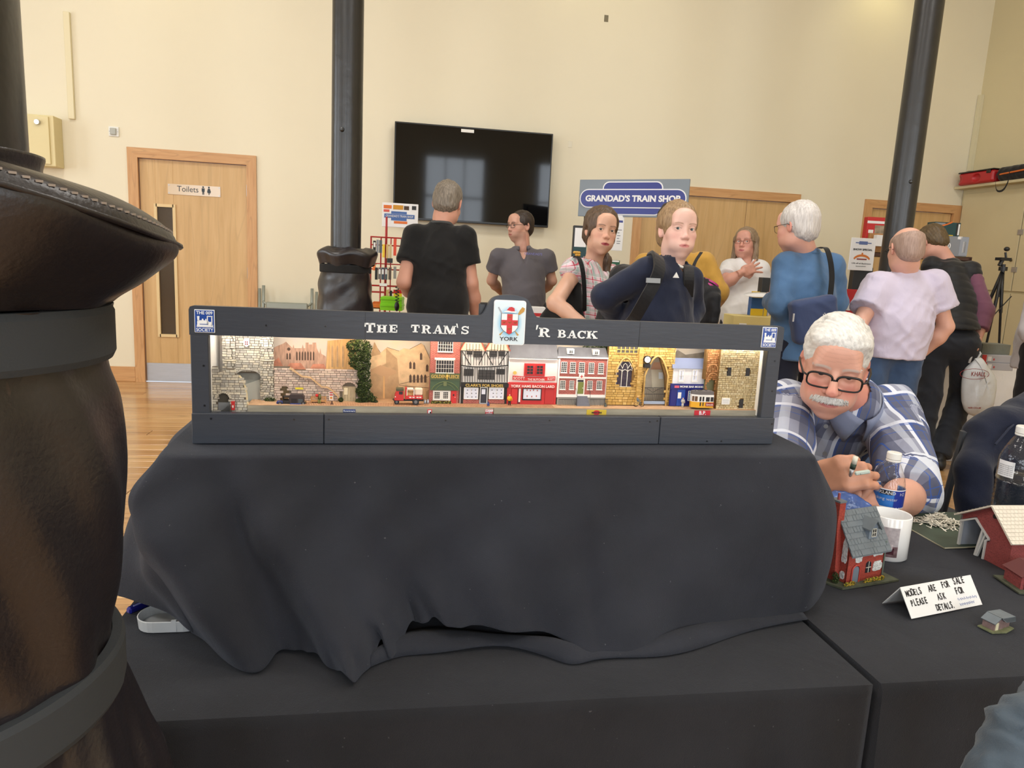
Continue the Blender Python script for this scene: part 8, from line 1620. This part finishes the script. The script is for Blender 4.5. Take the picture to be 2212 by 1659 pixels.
def mwin(x,z,w,h,y=-.0006,par=t,nx=2,ny=2):
 mb=MB();mb.box((x,y-.0008,z),(x+w,y+.001,z+h));o=mb.build('window_pane',m_glass,par);mb=MB()
 for i in range(nx+1):mb.box((x+w*i/nx-.0005,y-.0016,z),(x+w*i/nx+.0005,y,z+h))
 for j in range(ny+1):mb.box((x,y-.0016,z+h*j/ny-.0005),(x+w,y,z+h*j/ny+.0005))
 mb.build('glazing_bars',S('window cream',206,204,192),o);return o
mwin(dx-.0055,he+.0125,.011,.0155,.0015,dm)
mwin(wF*.24,he*.70,.011,.019);dr_=mb=MB();mb.prism(archpts(wF*.14,wF*.31,zb,he*.36,he*.46),-.0012,.0005);dr_=mb.build('door',m_bgrey,t);mb=MB();mb.tube([(x,-.0015,z) for x,z in archpts(wF*.12,wF*.33,zb,he*.36,he*.49)],.0016,5);mb.build('door_arch',S('arch brick',176,60,50),t);mb=MB();mb.prism(archpts(wF*.50,wF*.64,he*.24,he*.45,he*.53),-.0010,.0005);wn=mb.build('arched_window',m_glass,t);mb=MB();mb.box((wF*.57-.0005,-.0018,he*.24),(wF*.57+.0005,0,he*.53));mb.box((wF*.50,-.0018,he*.37),(wF*.64,0,he*.385));mb.build('glazing_bars',S('window cream',206,204,192),wn)
def patch(cx,cz,rx,rz,seed,gable=False,par=t):
 rs=random.Random(seed);pts=[]
 for i in range(26):a=2*PI*i/26;ca,sa=math.cos(a),math.sin(a);e=.6;k=rs.uniform(.88,1.08);pts.append((cx+rx*k*abs(ca)**e*math.copysign(1,ca),cz+rz*k*abs(sa)**e*math.copysign(1,sa)))
 mb=MB();mb.prism(pts,-.0014,.0005,'x') if gable else mb.prism(pts,-.0014,.0005);mb.build('render_patch',m_render,par)
patch(wF*.80,he*.79,wF*.165,he*.155,1);patch(wF*.82,he*.37,wF*.125,he*.135,2);patch(wF*.27,he*.70,wF*.10,he*.15,3);patch(.010,he*.85,.006,he*.32,4,True);patch(dp-.010,he*.6,.007,he*.25,5,True);patch(.010,he*.22,.005,he*.1,6,True);mb=MB();mb.cyl((wF-.002,-.002,zb),(wF-.002,-.002,he),.0014,n=8);mb.build('drainpipe',S('pipe verdigris',96,110,100),t)
m_tuft=[S('tuft %d'%i,*c,rough=.9) for i,c in enumerate(((196,186,50),(96,110,40),(70,80,34),(214,196,70),(190,130,60)))]
foliage(t,[(wF*(.45+.09*i),.007,.006,.004,-.008,.004) for i in range(6)]+[(wF*(-.06+.08*i),.006,.006,.004,-.006,.004) for i in range(3)],1100,.0016,61,m_tuft,'flower_tufts');foliage(t,[(-.016,.012,.006,.012,.015,.012),(-.014,.016,.004,.014,.045,.01)],500,.0018,63,m_leaf,'side_shrub')
A=atz(2066,1178,TZ);Bq=atz(2176,1236,TZ);ex=Bq-A;gw=ex.length;yaw=math.atan2(ex.y,ex.x);t=thing('model_barn','red brick model barn with open cart bay and cream tiled roof','model house',(A.x,A.y,TZ+.001),yaw)
ap_x=gw*.60;hz=vz(2137,1093,A+(Bq-A)*.6)-TZ;heL=vz(2068,1110,A)-TZ;heR=vz(2184,1168,Bq)-TZ;LB=.20;bxx=gw*.56
mb=MB();mb.prism([(bxx,0),(gw,0),(gw,heR),(ap_x,hz),(0,heL),(0,heL-.012),(gw*.30,heL+.010),(bxx+.008,heL*.62),(bxx,heL*.55)],0,.004);mb.build('gable_wall',m_bk2,t)
B('side_wall',(gw-.004,.004,0),(gw,LB,heR),m_bk2,t);B('partition',(bxx,.004,0),(bxx+.004,LB,heR),m_bgrey,t);m_lt=S('limed board',190,190,188,rough=.8);B('bay_back_wall',(0,.075,0),(bxx,.079,heL-.004),S('bay pale blue',150,156,168,rough=.8),t);B('bay_plinth',(0,.073,0),(bxx,.0755,.012),m_bk2,t);B('bay_window',(bxx*.42,.072,.028),(bxx*.66,.0755,.052),m_pw,t);B('corner_post',(0,0,0),(.005,.005,heL),m_lt,t);B('bay_side',(0,.005,0),(.003,.076,heL),S('bay pale blue',150,156,168),t)
mb=MB();mb.tube([(bxx*.72,-.002,0),(bxx*.80,.002,heL*.85)],.0036,4);mb.build('prop',m_lt,t);mb=MB();mb.tube([(bxx*.76,-.001,0),(bxx*.90,.004,heL*.82)],.003,4);mb.build('prop',m_lt,t);mb=MB();mb.tube([(bxx-.002,-.0012,.0),(bxx-.002,-.0012,heL*.58),(bxx+.006,-.0012,heL*.66)],.0028,4);mb.tube([(.002,-.0012,heL-.014),(gw*.3,-.0012,heL+.006),(bxx+.006,-.0012,heL*.66)],.0028,4);mb.build('bay_trim',m_lt,t)
m_tile=S('cream tile roof',216,208,194,rough=.75,var=.05,vscale=80)
def roofslope(x0,z0,x1,z1,name):
 d=Vector((x1-x0,0,z1-z0));n=Vector((-(z1-z0),0,x1-x0)).normalized();n=n if n.z>0 else -n;a=Vector((x0,0,z0));e=a-d.normalized()*.010
 mb=MB();vs=[]
 for y in(-.010,LB+.01):
  for p in(e,a+d):vs+=[(p.x,y,p.z),(p.x+n.x*.003,y,p.z+n.z*.003)]
 mb.add(vs,[(0,2,3,1),(4,5,7,6),(0,1,5,4),(2,6,7,3),(1,3,7,5),(0,4,6,2)]);rf=mb.build(name,m_tile,t);mb=MB();rs=random.Random(3);nc=10;L=(a+d-e)
 for j in range(nc):
  y=-.010-(.004 if j%2 else 0)
  while y<LB+.01:
   p,q=max(y,-.010)+.0003,min(y+.009,LB+.01)-.0003
   if q>p:f0=e+L*(j/nc)+n*.0044;f1=e+L*((j+1.1)/nc if j<nc-1 else 1)+n*.0032;mb.add([(f0.x,p,f0.z),(f0.x,q,f0.z),(f1.x,q,f1.z),(f1.x,p,f1.z),(f0.x-n.x*.0015,p,f0.z-n.z*.0015),(f0.x-n.x*.0015,q,f0.z-n.z*.0015)],[(0,1,2,3),(4,5,1,0)])
   y+=.009
 o=mb.build('roof_tiles',m_tile,rf);o['kind']='stuff'
roofslope(gw,heR,ap_x,hz,'roof');roofslope(0,heL,ap_x,hz,'roof');mb=MB();mb.cyl((ap_x+.004,-.001,hz-.020),(ap_x+.004,.002,hz-.020),.0048,n=12);mb.build('round_vent',m_inkb,t)
A=atz(2200,1288,TZ);t=thing('small_brick_house','small dark brick model house standing in front of the barn','model house',(A.x+.040,A.y+.030,TZ+.001),-.2);B('base',(-.028,-.03,0),(.07,.05,.003),M('scenic turf base',srgb(74,78,62)),t)
B('walls',(-.016,-.014,.003),(.055,.036,.030),m_bk2,t);mb=MB();mb.prism([(-.020,.029),(.011,.046),(.040,.046),(.060,.029)],-.019,.041);mb.build('roof',S('maroon roof',92,44,44,rough=.8),t);B('door',(-.010,-.0155,.003),(-.001,-.0135,.022),S('umber door',84,50,40),t);B('bench',(.006,-.022,.003),(.03,-.016,.009),m_pink[2],t)
A=atz(2164,1366,TZ);t=thing('tiny_shed','tiny grey-roofed model shed on turf before the folded card','model house',(A.x,A.y,TZ+.001),.22)
k=.020;mb=MB();mb.prism([(-.024,.0),(.002,-.006),(.030,.0),(.030,.026),(-.024,.026)],0,.0022,'z');mb.build('base',M('shed turf',srgb(104,108,78),rough=.95,var=.3,vscale=90),t);mb=MB();mb.prism([(-.016,.0022),(.008,.0022),(.008,.016),(-.004,.0225),(-.016,.016)],.004,.024);wl_=mb.build('walls',S('shed plum brick',120,98,96,rough=.85,var=.2,vscale=200),t);B('annex',(.006,.006,.0022),(.026,.024,.0145),S('shed plum brick',120,98,96),t)
mb=MB();mb.add([(-.005,.000,.0235),(.029,.000,.0225),(.030,.027,.0150),(.006,.027,.0150),(.0315,.000,.0140),(.0085,.000,.0150)],[(0,1,4,5)]);mb.prism([(-.004,.0245),(.029,.0235),(.0315,.0150),(.0095,.0150)],.000,.027);mb.build('roof',m_mslate,t);mb=MB();mb.prism([(-.019,.0155),(-.005,.0245),(-.004,.0232),(-.018,.014)],.001,.026);mb.build('roof',m_mslate,t);B('door',(-.0125,.0032,.0022),(-.0055,.0042,.0150),S('shed cream door',206,200,170),t)
A=atz(1969,1338,TZ);Bq=atz(2122,1307,TZ);ex=Bq-A;wd=ex.length;yaw=math.atan2(ex.y,ex.x);t=thing('tent_card','folded white card hand-lettered models are for sale','sign',(A.x,A.y,TZ+.001),yaw);hh=vz(1959,1278,A+Vector((-.002,.012,0)))-TZ;dpt=.030
m_card=S('white card',232,232,232,rough=.6)
mb=MB();mb.add([(0,0,0),(wd,0,0),(wd,dpt,hh),(0,dpt,hh),(0,.001,0),(wd,.001,0),(wd,dpt+.001,hh-.001),(0,dpt+.001,hh-.001)],[(0,1,2,3),(4,7,6,5),(0,4,5,1),(0,3,7,4),(1,5,6,2)]);fp=mb.build('front_panel',m_card,t);mb=MB();mb.add([(0,dpt*2,0),(wd,dpt*2,0),(wd,dpt,hh),(0,dpt,hh),(0,dpt*2-.001,0),(wd,dpt*2-.001,0),(wd,dpt-.001,hh-.001),(0,dpt-.001,hh-.001)],[(0,3,2,1),(4,5,6,7),(0,1,5,4),(0,4,7,3),(1,2,6,5)]);mb.build('back_panel',m_card,t)
til=math.atan2(hh,dpt);m_pen=S('black marker',26,24,30,rough=.5);rs=random.Random(4);SL=math.hypot(hh,dpt)
def hand(txt,x,s,size,mat=m_pen,bold=.0003,tilt=.0):
 for ch in txt:
  if ch!=' ':
   o=text('handwriting',ch,size*rs.uniform(.92,1.1),mat,fp,(wd*x,dpt*s-.0005*math.sin(til),hh*s+.0004+rs.uniform(-.0006,.0006)),(til+0,0,rs.uniform(-.03,.03)),.0002,bold,.62,'LEFT')
  x+=(size*(.44 if ch not in 'I.,' else .24) if ch!=' ' else size*.5)/wd
hand('MODELS',.035,.68,.0155);hand('ARE',.35,.70,.0155);hand('FOR',.545,.74,.0150);hand('SALE',.72,.78,.0165);hand('PLEASE',.06,.36,.0155);hand('ASK',.43,.40,.0160);hand('FOR',.70,.46,.0160);hand('DETAILS.',.36,.08,.0150);m_bp_=S('blue biro',70,100,170);
for j_,(s_,x0_,x1_) in enumerate(((.30,.69,.96),(.14,.69,.90))):
 mb=MB();mb.tube([(wd*(x0_+(x1_-x0_)*i/40),dpt*(s_+.055*math.sin(i*1.9+j_)*math.sin(i*.5+1))-.0006,hh*(s_+.055*math.sin(i*1.9+j_)*math.sin(i*.5+1))+.0004) for i in range(41)],.00025,4);mb.build('biro_scribble',m_bp_,fp)
t=thing('cutting_mat','dark green cutting mat with worn white edges','mat',(0,0,TZ+.0008));cs=[atz(*q,TZ) for q in((1955,1140),(2040,1187),(2250,1178),(2250,1109),(1962,1109))];mb=MB();mb.prism([(p.x,p.y) for p in cs],0,.003,'z');mb.build('mat',M('green mat',srgb(52,66,54),rough=.6,var=.2,vscale=20),t);mb=MB();mb.tube([(cs[0].x,cs[0].y,.002),((cs[0].x*2+cs[1].x)/3,(cs[0].y*2+cs[1].y)/3,.002),(cs[1].x,cs[1].y,.002),(cs[2].x,cs[2].y,.002)],.0018,5);mb.build('worn_edge',S('worn edge',160,156,134),t)
t=thing('offcut_heap','heap of white plastic strip offcuts on the cutting mat','offcuts',(0,0,TZ+.0038));c=atz(2022,1134,TZ);rs=random.Random(9);mb=MB()
for i in range(330):
 a,q=rs.random()*6.28,abs(rs.gauss(0,.5));q=min(q,1);x,y=c.x+.058*q*math.cos(a)+.006,c.y+.045*q*math.sin(a);z=.026*max(0,1-q)**1.2*rs.random()+.0012;L=rs.uniform(.007,.026);w=rs.uniform(.0012,.0035);mb.T=Matrix.Translation((x,y,z))@Euler((rs.uniform(-.35,.35),rs.uniform(-.35,.35),rs.random()*6.28)).to_matrix().to_4x4();mb.box((-L/2,-w/2,-.0005),(L/2,w/2,.0005))
mb.T=Matrix.Translation((atz(1975,1132,TZ).x,atz(1975,1132,TZ).y,.0015))@Matrix.Rotation(-.25,4,'Z');mb.box((-.02,-.0015,0),(.02,.0015,.001));mb.T=None;o=mb.build('offcuts',S('white styrene',224,220,208,rough=.6),t);o['kind']='stuff'
c=atz(1910,1200,TZ);t=thing('photo_mug','white mug printed with an old tram photograph','mug',(c.x,c.y,TZ+.001));Rr=.0425;Hm=.094;m_cer=S('white ceramic',232,232,232,rough=.12)
mb=MB();mb.lathe([(Rr*.9,0),(Rr,.004),(Rr,Hm-.002),(Rr-.0015,Hm),(Rr-.0035,Hm-.002),(Rr-.004,.006),(.001,.005)],48);mb.build('body',m_cer,t,smooth=True)
mb=MB();mb.tube([(-Rr*.75,Rr*.6,.075),(-Rr*1.15,Rr*1.1,.072),(-Rr*1.3,Rr*1.2,.045),(-Rr*1.1,Rr*1.0,.022),(-Rr*.75,Rr*.6,.02)],.006,8);mb.build('handle',m_cer,t,smooth=True)
def wrap(z0,z1,a0,a1,mat,nm,dr=.0003):mb=MB();n=18;mb.grid([[((Rr+dr)*math.cos(a0+(a1-a0)*i/n),(Rr+dr)*math.sin(a0+(a1-a0)*i/n),z) for i in range(n+1)] for z in(z0,z1)]);return mb.build(nm,mat,t,smooth=True,fix=False)
fa=math.atan2(-c.y,-c.x);wrap(.012,.075,fa-.75,fa+.55,S('sepia print',176,168,172,rough=.2,var=.18,vscale=120),'photo_print');wrap(.012,.035,fa-.75,fa+.55,S('sepia dark',110,88,92,rough=.2,var=.4,vscale=140),'print_foreground',.0005);wrap(.018,.032,fa-.2,fa+.38,S('sepia tram',70,40,48,rough=.2,var=.3,vscale=200),'print_tram',.0007);wrap(.028,.040,fa-.15,fa+.30,S('sepia light',200,190,192,rough=.2,var=.3,vscale=300),'print_tram_top',.0008)
def clear_mat(name,tint,ior,rough,bump):
 m,t,b=raw(name);tr=t.new('ShaderNodeBsdfTransparent');tr.inputs[0].default_value=(*tint,1);gl=t.new('ShaderNodeBsdfGlossy');gl.inputs['Roughness'].default_value=rough;
 nb_=t.bump(t.noise(t.coord(),90,2),bump,.004);t.put(gl.inputs['Normal'],nb_);mx=t.new('ShaderNodeMixShader');lw=t.new('ShaderNodeLayerWeight');t.put(lw.inputs[1],nb_);t.put(mx.inputs[0],t.math('ADD',t.math('MULTIPLY',t.math('POWER',lw.outputs[1],3.),.6),.045*(ior-1)*2));t.l.new(tr.outputs[0],mx.inputs[1]);t.l.new(gl.outputs[0],mx.inputs[2]);t.l.new(mx.outputs[0],m.node_tree.nodes['Material Output'].inputs[0]);return m
m_pet=clear_mat('clear bottle plastic',(.95,.96,.97),1.5,.06,.35);m_water=clear_mat('still water',(.94,.96,.97),1.33,.03,.3)
def bottle(label,c,H,Rb,lab,rot=(0,0,0)):
 t=thing('water_bottle',label,'bottle',(c[0],c[1],TZ+.001),rot=rot);P=[(Rb*.80,0),(Rb*.97,.006),(Rb,.015)]
 z=.018
 while z<H*.40:P+=[(Rb*.955,z+.003),(Rb,z+.009)];z+=.012
 P+=[(Rb*.99,H*.42),(Rb*.99,H*.62),(Rb*.97,H*.66),(Rb*.80,H*.76),(Rb*.52,H*.86),(Rb*.40,H*.90),(Rb*.40,H*.93)]
 mb=MB();n=40;rows=[]
 for r,zz in P:rows.append([((r+.0012*math.sin(3*a+zz*60)*(zz>H*.6)*(zz<H*.88))*math.cos(a),(r+.0012*math.sin(3*a+zz*60)*(zz>H*.6)*(zz<H*.88))*math.sin(a),zz) for a in[2*PI*i/n for i in range(n+1)]])
 mb.grid(rows);sh_=mb.build('shell',m_pet,t,smooth=True,fix=False);mb=MB();mb.lathe([(r*.96,zz) for r,zz in P if zz<H*.5]+[(Rb*.95,H*.5)],36);mb.build('water',m_water,t,smooth=True)
 mb=MB();mb.lathe([(Rb*.44,H*.925),(Rb*.46,H*.93),(Rb*.46,H*.99),(Rb*.42,H),(.001,H)],28,cap=False);cap_=mb.build('cap',m_white,t,smooth=False);mb=MB();mb.lathe([(Rb*.44,H*.90),(Rb*.46,H*.905),(Rb*.46,H*.918),(Rb*.44,H*.922)],28);mb.build('neck_ring',m_white,t);lab(t,H,Rb);return t
def arcband(t,Rb,z0,z1,a0,a1,mat,nm,dr=.0006,n=24):mb=MB();mb.grid([[((Rb+dr)*math.cos(a0+(a1-a0)*i/n),(Rb+dr)*math.sin(a0+(a1-a0)*i/n),z) for i in range(n+1)] for z in(z0,z1)]);return mb.build(nm,mat,t,smooth=True,fix=False)
def curved_text(t,body,size,Rb,z,ac,mat,dr=.0014,bold=.0):
 o=text('lettering',body,size,mat,t,(0,0,0),(0,0,0),.0001,bold)
 for v in o.data.vertices:x,y=v.co.x,v.co.y;a=ac+x/Rb;v.co=Vector(((Rb+dr)*math.cos(a),(Rb+dr)*math.sin(a),z+y))
 return o
c=atd(1917,1050,1.575);f1=math.atan2(-c.y,-c.x)
def lab1(t,H,Rb):
 m_l=S('label blue',40,110,190,rough=.3);m_l2=S('label navy',30,50,140,rough=.3);arcband(t,Rb,H*.43,H*.615,f1-2.6,f1+2.6,m_l,'label');arcband(t,Rb,H*.43,H*.615,f1+.42,f1+1.6,m_l2,'label_side',.0009);arcband(t,Rb,H*.425,H*.435,f1-2.6,f1+2.6,m_pw,'label_edge',.001);arcband(t,Rb,H*.615,H*.625,f1-2.6,f1+2.6,m_pw,'label_edge',.001);arcband(t,Rb,H*.565,H*.612,f1-.5,f1+.28,m_inkb,'brand_panel',.001)
 curved_text(t,'KIRKLAND',.0095,Rb,H*.573,f1-.24,m_pw,.0016,.0003);curved_text(t,'drinking water',.0095,Rb,H*.505,f1-.22,m_pw);curved_text(t,'H2',.0100,Rb,H*.565,f1+.92,m_pw,.0018)
bottle('water bottle with blue label between the mug and seated man',(c.x,c.y),.205,.0325,lab1,(0,.03,0))
c=atd(2194,1060,1.80);f2=math.atan2(-c.y,-c.x)
def lab2(t,H,Rb):arcband(t,Rb*.99,H*.46,H*.63,f2-1.1,f2-.2,m_pw,'label',.0006);arcband(t,Rb*.99,H*.46,H*.58,f2+.25,f2+.6,m_pw,'barcode_label',.0006);[curved_text(t,'ingredients storage best',.0040,Rb,H*(.48+.02*i),f2-.65,m_pgr,.0012) for i in range(6)]
bottle('clear ribbed bottle with a white printed label by the barn roof',(c.x,c.y),.235,.048,lab2)
A=atz(1772,1128,TZ);t=thing('leaflet_box','white and orange leaflet box beside the draped riser','box',(A.x+.005,A.y+.05,TZ+.001),.5);B('carton',(-.05,-.05,0),(.03,.05,.045),m_pw,t,.002);B('orange_panel',(-.045,-.0515,.010),(.026,-.0495,.026),S('panel orange',206,110,50),t);B('orange_panel',(-.04,-.0515,.03),(.02,-.0495,.038),S('panel orange',206,110,50),t);B('orange_top',(-.045,-.04,.0445),(.02,.03,.0458),S('panel orange',206,110,50),t)
p=PJ(1835,1082,1.55);t=thing('blue_bag','crumpled blue plastic bag below the seated man\'s hands','bag',(p[0],p[1],TZ+.001));f=Field(p-.12,p+.12,.004);f.ell(p+npv((0,0,-.03)),(.045,.035,.05));f.ell(p+npv((.03,-.01,-.035)),(.03,.025,.035),.02);f.ell(p+npv((-.03,.01,-.02)),(.03,.03,.04),.02);f.plane((p[0],p[1],TZ+.002),(0,0,-1));V,F=f.arrays();V+=vnormals(V,F)*(.007*(ridge(V,(1,.3,.6),.03,2)-.4)+.003*fbm(V,30,2))[:,None];np_mesh('bag',V,F,M('blue polythene',srgb(70,96,156),rough=.2,var=.35,vscale=30),t,None,npv(t.location))
c=PJ(2190,1000,2.15);t=thing('draped_jacket','navy jacket hung over a chair beyond the model barn','jacket',(c[0],c[1],0));ro=npv(t.location);f=Field(c-.55,c+.55,.010)
f.cap(PJ(2136,935,2.15),PJ(2260,905,2.2),.055,.07);f.cap(PJ(2136,938,2.15),PJ(2100,1015,2.08),.058,.045,.04);f.cap(PJ(2100,1015,2.08),PJ(2112,1180,2.05),.045,.055,.03);f.rbox(PJ(2215,1050,2.18),(.14,.07,.24),.06,.05);f.cap(PJ(2210,900,2.2),PJ(2240,880,2.2),.06,.06,.04);f.plane((0,0,.30),(0,0,-1));V,F=f.arrays();V=relax(V,F,2);V+=vnormals(V,F)*(.008*(ridge(V,(.8,.2,.4),.09,2)-.3))[:,None];np_mesh('jacket',V,F,fabric('navy fleece',(20,26,46),.12,.35),t,None,ro)
mb=MB();mb.tube([Vector(PJ(2205,905,2.09))-Vector(t.location),Vector(PJ(2180,925,2.07))-Vector(t.location),Vector(PJ(2150,960,2.06))-Vector(t.location)],.003,5);mb.build('seam',m_navy,t)
t2=thing('back_chair','metal chair under the navy jacket behind the barn','chair',(c[0]+.03,c[1]+.12,0));B('seat',(-.2,-.05,.42),(.2,.35,.45),S('chair vinyl',40,42,48),t2,.01)
for sx in(-.18,.18):
 for sy in(-.03,.33):mb=MB();mb.cyl((sx,sy,0),(sx,sy,.43),.011,n=8);mb.build('leg',m_ch,t2)
 mb=MB();mb.cyl((sx,-.03,.43),(sx,-.08,.84),.011,n=8);mb.build('back_post',m_ch,t2)
c=PJ(2205,1640,.80);t=thing('slung_coat','grey-blue cotton coat slung over a stool before the model table','coat',(c[0],c[1],0));ro=npv(t.location);f=Field((c[0]-.4,c[1]-.3,-.01),(c[0]+.4,c[1]+.3,c[2]+.3),.008)
f.cap(PJ(2218,1585,.80),PJ(2330,1560,.82),.022,.05);f.cap(PJ(2212,1590,.80),PJ(2180,1690,.79),.026,.034,.03);f.cap(PJ(2180,1690,.79),npv((c[0]-.0,c[1],.02)),.036,.09,.05);f.cap(PJ(2290,1620,.80),npv((c[0]+.12,c[1],.02)),.06,.12,.05);f.plane((0,0,.003),(0,0,-1));V,F=f.arrays();V=relax(V,F,2);V+=vnormals(V,F)*(.010*(ridge(V,(1,.1,.35),.030,3,.9)-.45)+.006*(ridge(V,(.8,.3,.7),.03,6)-.3))[:,None];np_mesh('coat',V,F,fabric('grey blue cotton',(74,86,98),.12,.3),t,None,ro)
